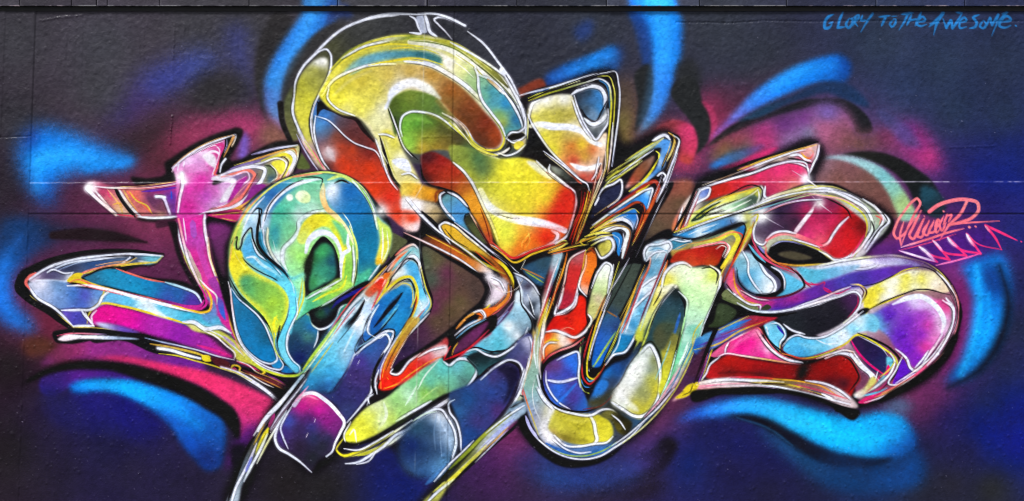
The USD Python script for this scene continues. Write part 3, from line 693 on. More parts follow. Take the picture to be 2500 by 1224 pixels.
s 14 320,-10 400,60 450,130 500,225 | W d8d8d8
s 16 80,10 102,110 142,155 232,180 342,220 425,300 | K
s 16 930,-20 1060,98 1150,158 1222,222 1222,290 1192,420 1160,520 1060,590 | W
s 9 1000,60 1120,150 1190,205 1205,260 1195,330 | 8a1818
s 30 990,-20 1100,80 1210,160 1262,220 1262,300 1230,430 | K
s 9 585,590 650,622 705,662 742,690 850,652 1000,602 1080,580 | f0c8c8 W f8e0d8 W f0d8d0 W
s 16 600,572 680,640 742,686 900,640 1060,588 | d84040 d02a2a c82030 c83030
s 12 600,605 680,660 760,722 900,662 1050,612 1150,575 | e09040 e8c030 e8c430 d86030
s 14 600,625 700,700 760,740 900,690 1100,620 | K
; left: orange stripe, loops and lower band
f 4 -60,150 70,148 140,170 215,200 205,275 110,275 -60,250 | 0,190,e0bc40 150,210,e8a028 40,230,dc9c38 190,250,c07020 -40,200,e8d060
f 5 -60,250 100,270 200,300 255,360 310,405 285,435 220,432 190,442 110,372 60,345 -60,335 | 50,290,f0e8f0 -20,290,f4f0f4 150,300,d4c4a8 180,360,ac9464 255,410,28221a 20,340,f4f0ff
f 5 -40,340 70,385 70,440 40,490 -20,495 | 20,400,d83c20 20,470,f0d0cc 50,470,f0e4ec
b 46 30,310 | fff @.8
s 20 -20,250 80,370 165,452 285,545 400,622 | W
s 26 90,350 180,435 240,500 300,562 420,612 | K
f 3 232,300 240,250 270,225 330,240 400,290 432,340 445,362 400,400 430,480 460,530 400,480 320,425 280,385 | 350,330,4c90d0 270,250,6ca4ac 380,390,4890d0 430,480,5898b0 300,300,5c9cc4
f 3 398,410 415,375 445,368 492,430 540,520 565,590 520,565 450,495 410,435 | 430,400,24261c 480,480,545c34 530,560,4c5434
s 9 400,410 412,370 445,365 | K
s 18 190,280 200,210 250,195 | 8a4018
s 14 262,205 225,230 228,280 265,345 330,415 | W
s 18 250,200 330,220 400,278 445,345 | K
s 14 280,208 350,240 425,315 | W
s 9 440,360 500,460 570,580 | f0d8d0 f0a878 W
s 12 490,440 560,560 600,620 | 3a1414
f 3 228,450 258,432 320,452 400,522 500,602 560,652 640,722 720,822 745,890 690,845 600,725 500,655 400,622 300,562 250,502 | 300,500,d8a82e 500,640,d4b434 620,720,a05020 700,820,94461c 400,570,dcb038
s 12 300,590 250,520 222,450 250,432 312,447 420,532 560,642 | W
s 16 205,450 270,410 330,438 450,532 590,640 | K
s 8 260,480 330,560 430,620 | 302818
s 10 330,430 450,520 570,620 700,720 800,800 | d8e0f8 W d8d8f0 W
s 20 330,570 420,640 520,720 620,770 700,810 | c8b838 c8c030 b8b030 a08030
s 22 600,680 700,760 745,830 762,910 | d84030 e8d830 e8d830 d8c830
s 10 620,660 725,740 785,830 775,930 740,1020 | K
f 3 85,560 130,530 250,572 350,622 420,672 560,752 610,792 500,792 400,742 300,682 180,622 | 100,555,382018 200,590,a04820 350,660,bc5820 450,740,d07424 560,790,f0e0e0
s 10 -40,505 100,568 250,640 380,710 485,790 545,855 572,905 | f0b0a8 e8ecfc W W
s 26 -40,530 100,598 280,690 430,770 545,855 575,920 545,990 430,1090 300,1200 150,1330 | K
f 6 560,790 650,830 712,860 722,910 690,980 600,1035 555,1055 590,960 600,900 550,830 | 640,860,f4f0f8 690,900,e8d8e4 620,960,d8c8d8 590,1020,f0e8f0
s 24 725,890 722,970 650,1050 560,1105 450,1190 | b06a28 e08030 e08830 d89838
s 7 745,900 742,970 660,1068 550,1142 | f0d0d8 e85a60 e87078
s 10 590,1030 560,1060 500,1080 | e8d830
s 24 775,930 752,1000 650,1105 540,1195 400,1300 | K 38283a 402848 281830
s 8 770,1000 680,1110 560,1210 | d8d0e8
s 8 780,1030 680,1140 540,1250 | d03050
f 3 480,1092 560,1060 640,1052 580,1122 540,1152 505,1122 | e86820
s 12 430,1112 520,1082 552,1132 520,1170 | W
f 3 340,1190 430,1130 510,1120 480,1150 400,1200 300,1250 | 141014
s 20 400,1195 495,1145 | 3a70a0
s 16 340,1210 430,1120 500,1080 | e08a40 d8a040
f 3 540,1224 640,1150 760,1020 700,1150 560,1290 400,1400 300,1420 420,1310 | 460,1300,5c2860 640,1150,402050 340,1400,4c2458
s 14 420,1330 580,1230 720,1080 | b0d0e8 8090c0
r 0
; brown counter
o 1000 400 3
f 4 95,612 280,702 430,792 525,865 548,920 520,995 420,1085 300,1200 120,1330 -60,1440 -160,1500 -170,1480 -120,1380 -40,1280 60,1180 140,1080 160,1000 130,880 105,740 | 200,700,5c5438 350,770,5c4a3a 280,800,642a4c 450,900,4c3c38 160,850,3c4c40 250,950,5c2a40 370,1000,5c5032 170,1050,642850 400,940,5c4238 480,950,443634 120,720,44503c 80,1220,442440 200,1150,504030 300,1080,5a4a30 -40,1350,281c3c -120,1460,281a38 -20,1420,382448
r 21
; letter E
o 500 400 3
f 5 10,400 240,420 330,270 480,150 660,75 860,52 1000,70 1140,140 1250,270 1360,440 1365,640 1300,760 1220,860 1190,960 1080,1040 980,1230 800,1500 700,1530 500,1480 250,1300 170,1100 110,900 40,560 | K
f 6 30,440 190,470 150,600 140,830 70,640 | 60,500,782a70 120,600,5c2858 130,780,4a2c44
f 3 1372,505 1445,540 1480,560 1400,650 1368,690 | 505438
f 4 190,560 240,430 330,290 450,190 600,110 760,75 900,70 1020,95 1130,150 1220,260 1290,400 1350,460 1350,640 1290,740 1200,860 1100,900 1000,960 880,1040 800,1090 720,1120 660,1160 610,1290 690,1480 560,1400 400,1100 200,900 175,740 | 500,230,2058a8 560,160,3a90c0 300,380,c8d8e8 250,500,a8d048 700,110,70c890 420,300,3a78a8 400,420,b8d0e8 600,900,58c0dc
f 4 930,160 1000,138 1085,130 1150,200 1220,330 1260,450 1272,600 1262,760 1160,880 1110,905 1110,700 1100,580 1060,460 1000,390 930,320 895,250 | 1050,210,1a64b0 1100,330,1c70b4 930,210,b0cce8 1150,500,12628e 1200,650,1a78a4 1160,700,186c98 1200,790,30848c 1200,850,2a80a0 1130,870,44b080
f 8 1105,830! 1220,770 1200,850 1100,905! | 4cb894
f 4 475,450 500,350 570,260 680,180 800,135 870,115 850,200 870,300 940,370 1000,430 1060,500 1100,600 1110,700 1090,890 1000,960 740,1080 720,990 730,800 640,830 560,740 490,640 468,560 | 550,350,3cb098 520,480,3098a0 500,600,58bc98 640,300,5cc8a4 780,160,74c8a0 700,330,a8e0d0 800,330,c8f0e0 850,250,80cc9c 600,480,74cc94 560,560,80d0a8 560,680,e4f4f4 640,640,a8e478 680,560,b4ec90 650,750,98e490 700,680,9ce460 620,800,98e4b8 1060,640,a8d858 1040,780,84c84c 900,360,b8e4b0 1000,500,a0d88c
f 14 480,500 520,470 550,540 520,620 480,560 | 2c8ea8 @.6
s 22 885,345 770,368 690,430 690,480 640,560 580,620 568,700 600,790 | ecf8f4 e0f0f8 e8f4fc W ~9
b 46 690,380 | d8f0ec @.8
b 50 520,680 | ecf0fc @.8
s 74:100:80:50 715,550 770,450 850,410 930,430 990,520 1015,630 | d8e870 ece038 e8e038 c8e050 e8e030 f0e850 ~10
f 8 930,410 1000,450 1050,560 1030,600 980,500 | 68c088
s 20:46:30:18 740,650 765,560 825,512 885,505 950,545 985,610 1000,670 | W ~6
s 14:30:20 1050,520 1050,600 1060,625 1015,660 1000,740 995,840 | W
s 16 1028,680 1015,780 1010,850 | d8e850
s 14 1060,455 1110,600 1112,760 1090,900 | e8f078 d8ec70 f0f4c0
s 12 1085,600 1095,750 1080,890 | W
s 7 1116,700 1112,800 1090,905 | 101810
s 18 990,400 1050,490 1090,590 | f4e8b8
f 2 732,985! 722,850 755,690 800,590 868,532 930,580 975,680 988,760 992,842! 880,900 775,950 | K
f 9 772,930 768,820 778,720 810,630 880,580 930,610 955,700 952,830 860,885 | 850,650,3a9858 880,780,3a9a7c 930,720,1c5068 780,690,245e34 850,870,54b488 920,800,2a7870 800,870,3a8a50
f 10 735,700 790,640 790,720 760,820 735,800 | 141810
f 3 740,990 860,920 1000,840 1085,882 1000,945 860,1030 740,1100 680,1140 720,1050 | 780,1040,44ac84 880,980,78cc60 1000,900,b8e458 820,1010,60c080 940,940,a0dc50
s 16 790,1010 900,950 1010,900 1040,820 | e8ec40 d8e840 e8e840
s 10 745,990 870,920 1000,848 | W
s 14 850,940 930,905 | d8f4c0
s 8 860,1040 960,985 1090,905 | W
s 6 670,1150 740,1100 860,1035 | K
f 5 600,800 640,850 730,800 722,900 735,1000 690,1120 655,1150 680,1050 660,940 | 640,860,8ce0b8 700,900,98e4a0 690,1040,80dcc0 670,960,88e0d8
s 12 725,860 722,990 690,1080 670,1140 | d0dc50 e0d840 c8d840
f 3 760,1092 900,1030 1000,960 1210,870 1195,945 1060,1030 985,1060 965,1130 905,1180 835,1192 780,1150 | K
f 7 808,1100 900,1040 970,1010 930,1080 880,1130 830,1135 | 850,1090,204c34 900,1070,1c3858 920,1040,1a4028
s 22 930,1060 965,1020 1080,950 1185,900 | 20206c 22228c 1c1c80
s 12 760,1105 775,1165 835,1212 905,1195 965,1135 1000,1052 1085,1022 | c8d890 W W e0f0f8
s 9 750,1100 755,1150 | d8d840
s 10 1000,1100 1030,1030 | 60c060
f 3 1000,1060 1100,1010 1080,1090 1000,1180 900,1230 960,1140 | 1030,1080,2a8a78 950,1190,1a6898
o 380 680 3.755
f 3 1285,400 1400,335 1440,440 1490,480 1480,560 1440,660 1360,770 1300,800 1225,700 1210,600 1230,480 | 1300,450,2a6a7c 1390,540,407870 1430,440,2060a8 1300,600,163058 1330,720,141c58 1280,540,1c3a54 1400,640,1c2f58 1440,380,2a90a0
s 10 1260,420 1220,520 1205,600 1215,690 1255,750 | W
s 9 1490,480 1480,560 1450,635 | W
s 12 1290,330 1330,120 1345,0 | d8c850 b0b840
s 8 1265,420 1290,340 1300,240 | 283018
o 500 400 3
; rim and wing
s 28 418,480 450,360 525,250 625,172 760,125 850,112 | d8e0f8 e8ecfc W d8f0f0
s 9 438,420 470,315 545,222 640,150 720,118 | K
s 12 430,480 430,560 450,640 490,710 | W
s 12 462,470 458,560 480,640 530,720 600,800 | f0ecc0 d8e0d0 W
f 3 262,610 290,450 390,335 405,400 385,480 385,590 355,560 340,470 300,540 | 330,420,98c4e4 300,500,b8d8ec 370,400,d0e4f4 370,500,78a8d0 300,560,e0ecf4
f 3 268,650 290,560 335,500 348,560 400,670 500,740 580,830 640,900 665,1000 650,1100 620,1250 580,1200 610,1000 560,880 450,800 340,735 | 310,570,60b4e0 330,640,4ca4d8 400,720,6cc4e8 480,780,50b0d8 620,960,60d0ec 630,1100,5cd0ec 520,800,4cb0d4 590,870,60c8e0
s 20 305,690 350,682 420,740 520,800 580,850 | e0f0fc a8dcf0 60c0dc
s 9 345,550 390,660 490,730 560,810 | W
f 4 395,500 410,500 430,600 500,715 580,770 620,840 560,790 460,720 400,630 | 1c6c8c
s 20 400,330 398,400 385,500 390,590 440,665 500,720 570,780 630,860 | K K K 103040
s 10 345,365 395,325 415,335 405,400 410,470 | K
s 10 410,480 425,580 460,650 | 58b0d8
s 11 195,600 210,560 237,535 230,595 240,632 262,610 278,545 340,470 352,545 385,625 450,700 | K
s 8 262,620 272,680 330,745 420,800 520,850 590,920 | 141c28
f 2 178,750 185,660 198,585 230,630 265,640 285,705 350,780 450,835 560,900 612,985 605,1100 545,1230 500,1240 430,1120 330,1020 260,940 210,850 | 230,700,f0dc30 300,790,e8e440 200,620,e4e438 280,900,e8e040 500,1180,c8d840 590,1000,e0e040 400,820,e8e050
f 7 248,870 270,822 330,812 420,850 520,890 582,960 592,1030 575,1110 540,1160 500,1150 420,1060 320,980 268,925 | 290,860,489468 400,880,70a848 500,1010,a4cc3c 430,960,78b04c 560,1080,90c048 330,920,509c60 530,930,80b44c
s 9 180,830 240,940 350,1050 450,1170 | K
s 12 505,1240 520,1130 535,1150 | e8e030
s 10 195,560 260,420 330,300 | c8d858
s 12 180,720 212,560 290,380 420,230 560,130 750,75 900,64 1050,100 1160,180 1240,310 | f09070 d8e060 d8e060 e0e068 c0d868 d0e470 d8ec80 e8f0a0
s 7 240,450 310,340 420,220 | f08870
s 10 280,480 350,340 440,240 | e8ecf8
s 14 640,98 760,80 860,70 | f08c70 e8a878
s 8 710,102 800,98 862,115 845,175 | K
s 36 870,150 860,230 890,320 960,385 1020,440 | d8e088 f0d088 f0c078 f0d898 f0e8a0 ~5
s 20 900,120 1000,90 1100,145 | c8e470 d0e878 c0e080
b 50 915,205 | e8f0fc @.95
b 40 940,170 | e8f0fc @.8
s 14 950,142 1000,122 1060,145 | 141410
s 16 1080,125 1170,220 1235,340 1265,480 | e8fae8 W e8f4d8
s 10 1120,150 1200,270 1235,350 | 90d060
b 42 1290,350 | fff @.95
f 3 1268,390 1290,420 1350,462 1348,640 1290,740 1268,745 1285,560 | 1300,450,d8ec70 1330,500,b8d858 1300,600,e8e040 1320,680,d8e468 1285,720,f0b428
s 12 1300,470 1305,600 1295,700 | f0f0d8
s 8 1335,490 1338,640 1300,720 | e8f4d8
s 10 1285,735 1200,850 | e8f4ff
b 22 622,248 | f8fff0 @.95
r 211
f 3 663,238 688,203 735,198 775,238 768,278 730,290 685,272 | 700,230,f4ffe4 740,260,e0f8b0
f 3 598,245 612,226 640,230 648,252 632,272 606,266 | f4fff4
r 21
; blue leaves
o 380 680 3.755
f 3 690,85 760,180 850,260 940,340 1000,440 1050,560 1100,680 1112,745 1070,780 990,770 880,700 800,620 750,500 710,330 695,200 | 780,300,1c6894 900,560,1a80c0 850,450,1a74b0 1000,520,185878 1000,700,1a80c4 720,180,2a7cb0 950,420,1c5c84
f 3 1060,792 1110,720 1165,800 1110,835 | 1f84c4
f 3 1150,850 1180,800 1260,860 | 1a6cb0
f 3 1115,600 1150,500 1210,330 1232,200 1190,110 1100,30 1260,60 1292,200 1292,330 1250,410 1205,540 1205,650 1255,750 1330,820 1300,865 1200,790 1130,690 | 1250,200,68d4f0 1200,420,60ccf0 1150,600,68d4f0 1250,800,60c4ec 1200,700,80dcf4
s 12 690,85! 760,185 850,262 940,345 1005,440 1055,560 1102,680 1112,748 1070,780 990,770 880,700 805,620 750,500 712,330 695,200 690,85! | c8d8f0 W W W W e8f4ff W c8e4f8
s 12 665,30 680,90 700,250 720,400 760,560 850,690 980,790 1080,830 1150,832 1170,800 1140,740 1105,660 | f0f4ff f8c8c8 W W W W W W
s 16 720,70 800,190 900,270 1000,380 1070,500 1092,640 | K 183028 206848 K K 203818
s 12 900,255 1000,350 1050,440 1085,560 1092,640 1135,720 1165,745 | c0e050 d8e440 c8e060 d0e840
s 16 1115,340 1080,410 1100,500 1090,560 | e8e438
s 12 1065,430 1100,380 | f0e830
s 16 1140,430 1125,500 1108,590 | K
s 9 1230,200 1210,340 1150,480 1115,600 1140,690 1200,780 | 90b8d8 K 102030 58b0d8
s 10 1295,180 1295,330 1255,410 1205,540 1205,650 1260,755 1320,815 1325,850 | d8e8fc W W W W
s 9 750,600 850,710 960,800 1100,860 1300,885 1330,850 | e8f0c8 W W W
s 20 730,570 800,690 900,785 1050,860 1200,895 1320,880 1400,810 1510,660 | f090a0 d8d868 c8d838 d8e040 c0d838 d0e050 b8e048
s 9 1000,880 1200,920 1330,905 1430,820 1540,640 | 101010
; brown wall and black band between the peak and the n
r 0
o 1500 400 3
f 16 400,140 580,130 545,270 485,340 440,470 415,500 220,560 260,400 340,230 | 430,150,80443c 500,170,8c5040 480,300,5c4634 300,480,584838 370,350,64483a 260,540,443830
f 4 350,150 415,130 290,410 205,570 420,485 440,500 470,440 480,500 240,610 215,680 245,730 190,880 100,1100 60,1240 -250,1240 -100,900 20,700 150,450 290,200 | K
f 4 45,900 130,730 190,740 105,950 30,1090 -40,1090 | 90,850,363e3a 0,1050,3a423a
s 6 400,160 330,300 250,480 150,700 | 3c3840 e0e0f0 30303c 5c5c64
r 23
r 231
; the eye shape
o 1000 0 3
f 4 805,730! 870,682 1200,592 1400,532 1500,518 1535,620 1535,850 1508,1020 1482,1200 1455,1400 1300,1560 1330,1340 1130,1200 1020,1090 940,970 880,880 850,800 | 141216
f 3 868,812 890,762 1000,712 1120,690 1190,700 1222,780 1262,900 1340,1000 1445,975 1445,1080 1415,1200 1405,1290 1345,1335 1230,1292 1130,1205 1020,1092 940,972 890,882 | 920,780,f0ecd8 1000,750,f0f0ec 1130,725,f0f0f0 1000,830,beb644 930,870,d8d040 1100,840,a09838 1170,850,b4a840 1050,885,b8b040 920,935,f0f0d8 1200,930,f0f0e8 980,1000,e0d83c 1080,990,c8b83e 1050,1090,d8d03a 1180,1000,c8b050 1190,1070,cc6a2c 1260,1060,e8d030 1280,1150,d0a02c 1340,1100,d06030 1210,1180,b82820 1330,1235,f0e4e0 1250,1232,f0e8e0 1410,1050,f4f0ec 1340,1295,a82820 1390,1150,e0c0a8 1270,1290,b02c20
s 26:50:44:36:30 885,925 930,912 1050,928 1180,935 1265,965 1330,1035 1395,1060 | f0f0d0 W W W f0f0e0 W ~8
s 34 1180,1200 1250,1232 1320,1235 1400,1200 | f0e8e0 W f8f0ec W ~8
s 14 870,880 885,800 900,760 960,725 | f4f0e0 W
s 12 868,840 890,895 945,985 1025,1098 1135,1210 1235,1298 | W W d8d8c0 W e8e8f0
f 4 1205,690 1260,645 1330,638 1400,658 1432,720 1432,780 1400,850 1360,890 1305,870 1255,800 1220,740 | 1230,710,2c3440 1260,680,283040 1380,700,3a82ca 1330,730,386aa0 1400,780,3a88d0 1340,840,7a98b8 1290,800,384858 1310,690,283848
f 4 1222,780 1270,855 1330,895 1400,855 1440,795 1452,880 1420,960 1362,1022 1310,965 1260,885 | 1250,850,202830 1290,890,283038 1350,915,e8ecf0 1400,945,60686e 1350,985,2c343c 1435,860,c8d0d8 1310,940,50585e
s 24 1185,692 1235,662 1330,632 1400,650 1432,705 1425,790 | W W e8ecf8 W W
s 12 1205,700 1235,800 1280,905 1330,985 1362,1024 1412,965 1452,900 1455,800 | W
s 8 1182,690 1200,662 1250,645 1330,622 | K
s 12 1444,740 1405,820 1360,892 1308,872 1258,802 | K
s 24 1280,868 1340,912 1405,885 1440,840 | e0e8f0 W f0f4f8
s 12 1195,735 1230,840 1275,935 1335,1015 | W
s 11 805,702 870,682 1000,652 1200,592 1350,548 1450,532 | W d0d8f0 W e8f0ff W W
s 8 870,720 1000,665 1100,635 1250,592 | d8d840 c8c858 e8e8c0
s 10 885,695 960,672 1020,650 | 3a68a8
s 8 820,722 900,692 1050,652 1250,582 1400,535 | 141418
s 10 870,740 1000,690 1120,655 1250,615 1350,588 | c8c030 909830 d8e0e0
s 8 900,745 1050,690 1180,655 | 181818
s 22 1390,590 1440,612 1468,690 1468,800 | 3a80c0 2c74b8 3078b0
s 10 1300,600 1400,580 1450,610 1475,720 1470,880 1450,1080 1440,1220 | f0f0f0 W e8e040 d8d038 c8b838 e0d8c0
s 9 1380,562 1460,562 1495,640 1500,800 1485,980 1462,1200 1430,1380 | d8d848 e8e060 d0c838 c0b840 a8a048 b89868 c07848
s 8 1400,550 1478,545 1512,640 1512,830 1495,1000 1475,1180 | 202020 383820 101014 202024
s 9 1450,530 1502,524 1532,620 1530,850 1508,1020 1482,1220 | W e8ecff W W d8e0ff
s 8 1490,900 1478,1060 1455,1240 | W f0d8d8
r 23
; black quill and chrome under the eye
o 1340 300 3.755
f 4 -180,250 -90,215 0,290 150,405 300,530 360,590 400,640 330,900 240,1110 150,1110 180,1060 240,820 265,650 200,590 100,510 0,440 -100,340 | 120e10
s 12 -50,260 60,340 180,432 300,532 350,562 370,622 | W d8d8e8 W W W
s 20 150,440 250,522 300,560 | a03c28
s 8 -40,285 100,395 220,500 | c8c0a0
f 4 5,395 90,415 180,470 250,540 230,560 120,500 40,450 | 60,430,8a9088 150,490,383c38 220,540,18181a
s 12 0,470 100,540 190,600 | d8d8d8 W
s 18 10,385 0,430 60,490 150,560 | W f0f0f8 d0d8e0
f 3 180,1095 215,970 275,770 325,600 375,640 345,800 265,1085 | a01c18
s 14 348,620 330,720 295,830 250,920 205,975 | e8a030 d89838 e0a838 e8b838
s 8 360,700 330,830 290,960 245,1080 | e0c848 c8b838
s 24 445,430 400,640 345,820 300,950 | 842c1c 4a1818 2a1014
s 9 520,260 505,470 440,640 350,850 245,1090 | f0e0d8 f0d0c0 d8c858 c8b840
s 10 460,312 445,400 425,480 392,525 | W
s 10 475,380 445,470 415,525 | K
s 10 545,230 530,400 495,500 | c0a850
r 232
; the striped peak
f 3 495,530! 570,420 800,250 1080,70! 1200,130 1175,300 1085,560 985,800 885,1000 765,1220 700,1500 500,1500 250,1180 300,1000 400,800 | 151116
f 3 870,305 960,222 1040,150 1112,160 1112,250 1085,300 1062,400 985,472 920,530 740,640 860,530 990,400 1012,300 1030,235 980,232 | 1060,220,4a92e4 980,240,5a90c0 1000,450,3a80d0 880,550,a0c0e8 1010,350,d0e0f4 1050,330,4a88d0
s 34 535,505 700,395 900,245 1050,140 | a0a036 b0b038 989c48 c8cc90
s 28 700,375 850,275 980,190 | 889a80 90a8a0
s 12 560,432 800,252 1080,76 | K
s 12 700,350 850,250 1000,160 | c8c850 e0d858
s 24 950,165 1075,118 1112,155 | W
s 8 520,520 640,425 780,330 | 141414
s 14 520,535 640,440 860,335 | c0c048 d0c83c
s 9 640,478 760,385 880,300 960,250 | W e8f0ff W
s 14 640,435 740,370 810,318 | K
s 8 600,520 740,430 860,350 | c8c858
s 9 1025,232 1000,242 960,255 | K
s 22 985,262 1012,285 985,350 925,460 860,535 735,630 | e0e048 e8dc38 d0c838 d8d048
s 20 820,372 920,302 975,290 992,315 962,372 900,462 835,545 | K
f 4 700,600 740,520 800,422 900,335 970,305 950,372 880,472 820,545 | 880,380,744832 750,520,9c3c28 820,450,8a4c30 690,580,c8a0a0 930,340,8a6a60
s 12 540,560 640,500 760,410 | d8d040 a8a838
s 18 1098,90 1150,135 1140,225 1082,350 | e0b050 d8b858 e0d898
s 18 1090,270 1062,345 1032,425 | K
s 8 1120,110 1165,165 1140,270 1080,420 | 281c14
s 15 1142,116 1190,150 1172,255 1112,422 1062,562 985,725 | W W d8d8f0 W e8e8ff W
s 8 1165,180 1140,290 1080,440 | 8a7050
s 7 1180,280 1130,440 1070,600 | d0d8e8
; navy leaf
f 3 390,880 430,742 500,642 600,582 662,560 652,660 562,752 450,828 | 520,700,20243e 600,620,262a48 450,780,1a1c30
s 14 450,682 500,602 600,558 660,522 672,570 650,680 540,775 | W
s 10 500,600 580,510 660,470 | c8d060 e8f0e0
s 16 420,760 460,680 | e8ecff
s 14 960,525 1050,462 1070,482 1040,542 1002,640 980,705 | W
s 24 915,535 1000,505 1032,525 1000,620 | 181214
; band set
s 30 560,790 760,655 900,565 980,540 1000,565 972,682 900,832 850,932 775,1090 | 7a2c1c a03020 a03020 982c1c c04a20 b84820 982c1c
s 20 380,972 560,832 700,732 850,625 920,570 | d0b848 d8c848 c8c040 e0d050
s 8 480,835 680,695 840,590 | 40183c
s 14 800,640 900,590 | e8c828
f 2 540,850 700,742 850,655 945,602 930,690 895,795 862,735 780,722 680,792 580,860 | 700,770,2478cc 850,690,2a84dc 890,740,2a88e0 930,620,e0ecf8 600,835,6090c8
s 13 400,940 600,800 760,692 900,612 945,600 932,690 905,780 | W d8e4f8 W W W
s 18 420,962 560,865 700,785 830,732 872,772 850,882 790,1030 | c86a30 b84a20 b04020 a83c20 b84a28
s 9 600,885 750,802 850,742 870,820 840,940 | K
s 14 380,1010 560,895 700,822 782,792 830,830 | d8b840 e8d858 e0c848
f 2 580,895 720,815 790,792 812,842 792,932 762,995 742,922 690,882 | 700,850,2a78d0 770,860,2472c8 760,950,a0b8e0
s 28 540,935 680,885 740,922 762,1000 | d8c8e0 W W d0d8f0
s 10 800,830 815,880 790,980 | c8c8e8
s 30 460,985 600,925 680,922 742,962 752,1070 | 20140c K K K
s 14 380,1010 500,945 620,905 | d8c040 e0a838
s 32 430,1025 560,975 680,962 722,1000 700,1105 672,1240 | e0e080 f0f0e8 W e8f0f0 f0f0f0 e0e8f0
s 10 360,1030 500,962 640,942 735,980 735,1090 690,1240 | e0c850 d8c848 c09838 8a4030 7a2c20
f 3 580,1010 640,1010 672,1050 665,1130 640,1224 615,1150 600,1070 | 2a80d0
s 16 330,1045 450,1010 560,1010 | d8c848 e8e060
f 3 420,1120 490,1060 570,1060 582,1130 545,1200 465,1210 | 500,1110,c0b83c 540,1080,d8d050 470,1170,e8e8b0 520,1180,90984c
s 18 390,1090 500,1042 590,1080 592,1165 550,1215 460,1235 | W W W d8d8d0 W
s 10 610,1080 620,1160 600,1224 | K
s 12 250,1110 350,1070 440,1040 | e08a30 d8c038
s 14 0,1190 100,1150 170,1100 | c8a030 e0b848
s 9 60,1120 150,1080 180,1095 140,1120 0,1175 | c8c850 d8d060 e8e8a0
s 10 0,1210 120,1170 260,1110 | e07030
o 1000 400 3
r 233
; red box letter
f 3 1020,660 1120,630 1250,580 1310,570 1400,560 1480,600 1500,700 1490,800 1440,950 1360,1130 1310,1224 930,1224 1000,960 | 121013
f 3 830,760 900,720 1040,685 1000,820 975,890 | 960,730,2c4858 900,770,284a68 960,840,2a5a80
s 10 820,765 900,800 985,840 | b07038
s 8 850,790 930,840 978,870 | a0b838
f 4 1050,660! 1110,650 1040,850 960,1150 900,1500 840,1700 780,1760 820,1600 900,1240 980,960 | 1080,720,a0c8d8 1020,880,b02838 980,1020,e0d8d0 920,1300,e0c060 880,1450,a8c090 850,1560,b8c8b0
s 16 1115,655 1075,790 1010,960 950,1150 | b8d8e4 5a98b8 c02838 b02430
s 10 1095,690 1030,880 970,1080 900,1350 | f0e8f0 e8e0f0 f0c0c0 f0e0d0
s 13 1155,650 1130,760 1060,960 1000,1130 960,1240 | e86a28 e0a030 d84028 e8c838 d8b838
s 9 1170,655 1120,840 1050,1040 990,1224 | 201410
f 2 1085,1065 1140,880 1190,682 1287,632 1262,770 1237,880 1202,1012 1152,1058 | 1220,690,b46068 1230,800,c82828 1150,980,a8243c 1200,900,cc2a28 1180,780,b02a28
s 9 1075,1060 1130,880 1185,690 1290,632 | W e8c0b8 f0d0c0 W
s 8 1290,632 1265,780 1235,890 | e8d848 e8d030 f0e0a0
s 16 1130,910 1100,1010 1075,1065 1065,1100 1140,1075 1195,1035 1235,890 | f0d8d0 W W W W f0e0e8
s 9 1060,1115 1150,1095 1210,1040 1235,950 | W f0d0d8 W
s 12 1055,1130 1140,1105 1215,1055 | 2a0c10
f 2 1300,655 1350,640 1372,700 1366,780 1332,862 1302,965 1262,935 1250,900 1272,760 | 1330,690,e06a20 1300,860,ec6024 1340,800,e87820 1290,730,f08030 1280,930,f0c8b8
s 9 1290,640 1340,612 1372,650 1375,760 | e8d840 502010 K K
s 14 1305,640 1330,625 1355,660 | 8a3418
o 1200 640 3.755
s 12 870,-60 860,40 820,140 805,240 840,285 875,320 | f0e0d0 f0b090 f8e8e0 W W
f 3 500,645 535,560 580,500 700,480 780,400 812,305 852,325 872,400 882,500 862,590 800,655 740,690 650,655 580,632 | 560,600,c41a18 800,560,e83016 820,400,e02818 660,580,d82018 700,500,c02018 850,470,d82018
f 3 440,930 470,700 500,650 580,640 720,695 880,625 800,695 740,745 600,802 520,852 480,895 | 520,680,e03a18 520,790,f08432 640,725,f0e4e0 570,715,f0d040 580,770,f0a060 460,860,e8401c 760,700,e84a28 690,760,f0e0e0
s 18 495,642 580,630 680,662 760,692 850,645 905,560 | W W W f8f0f0 W e0d8b0
b 40 650,670 | fff @.7
s 12 490,740 560,712 620,722 | f0d030
s 12 478,885 482,785 525,742 600,740 | f0e8c0 W W
s 16 850,690 760,760 620,815 520,870 470,930 | d83a40 f0a8a8 e86a70 a02030
s 28 520,330 450,560 400,740 365,870 | c8b038 d8b838 d8b030 a8a040
s 9 560,220 480,430 400,660 355,880 300,1180 | a02030 b02838 b08028 a03040 c02038
s 9 540,330 500,470 455,620 420,780 | f0e8e0 e8d8a0 f0e8e0 d8c8a8
s 26 500,470 478,600 450,780 430,920 410,1060 440,1190 | d0c060 f0e8e8 f4e8f0 f0f0f4 W W
s 9 470,700 450,850 440,980 | c06050
s 10 330,640 370,760 350,900 290,1060 220,1224 | W
s 12 370,900 340,1050 310,1180 | 88a870 a8c0a0 88b890
s 20 390,930 370,1060 340,1190 | 88b0a8 98b890 7cb4b8
r 23
; green leaf blade
s 14 950,60 900,220 880,340 872,500 885,580 | K
f 3 890,490 902,350 925,250 985,80 1050,10 1092,22 1082,150 1062,280 1002,400 932,525 | 1060,50,f0f4f4 960,250,b8d890 1020,200,d8e8b8 920,410,c0c070 980,330,e0c4ac 900,345,b0b878 1000,110,e8f0e4 1040,280,b8d080
s 12 915,240 985,75 1055,5 1095,25 1085,150 1065,290 | W W W W d8e0f0 W
s 10 1050,300 1000,400 930,530 890,600 | 6a2c18 c88040 d8c060 f0e8d0
s 14 885,480 915,520 890,600 | W f0f0d8
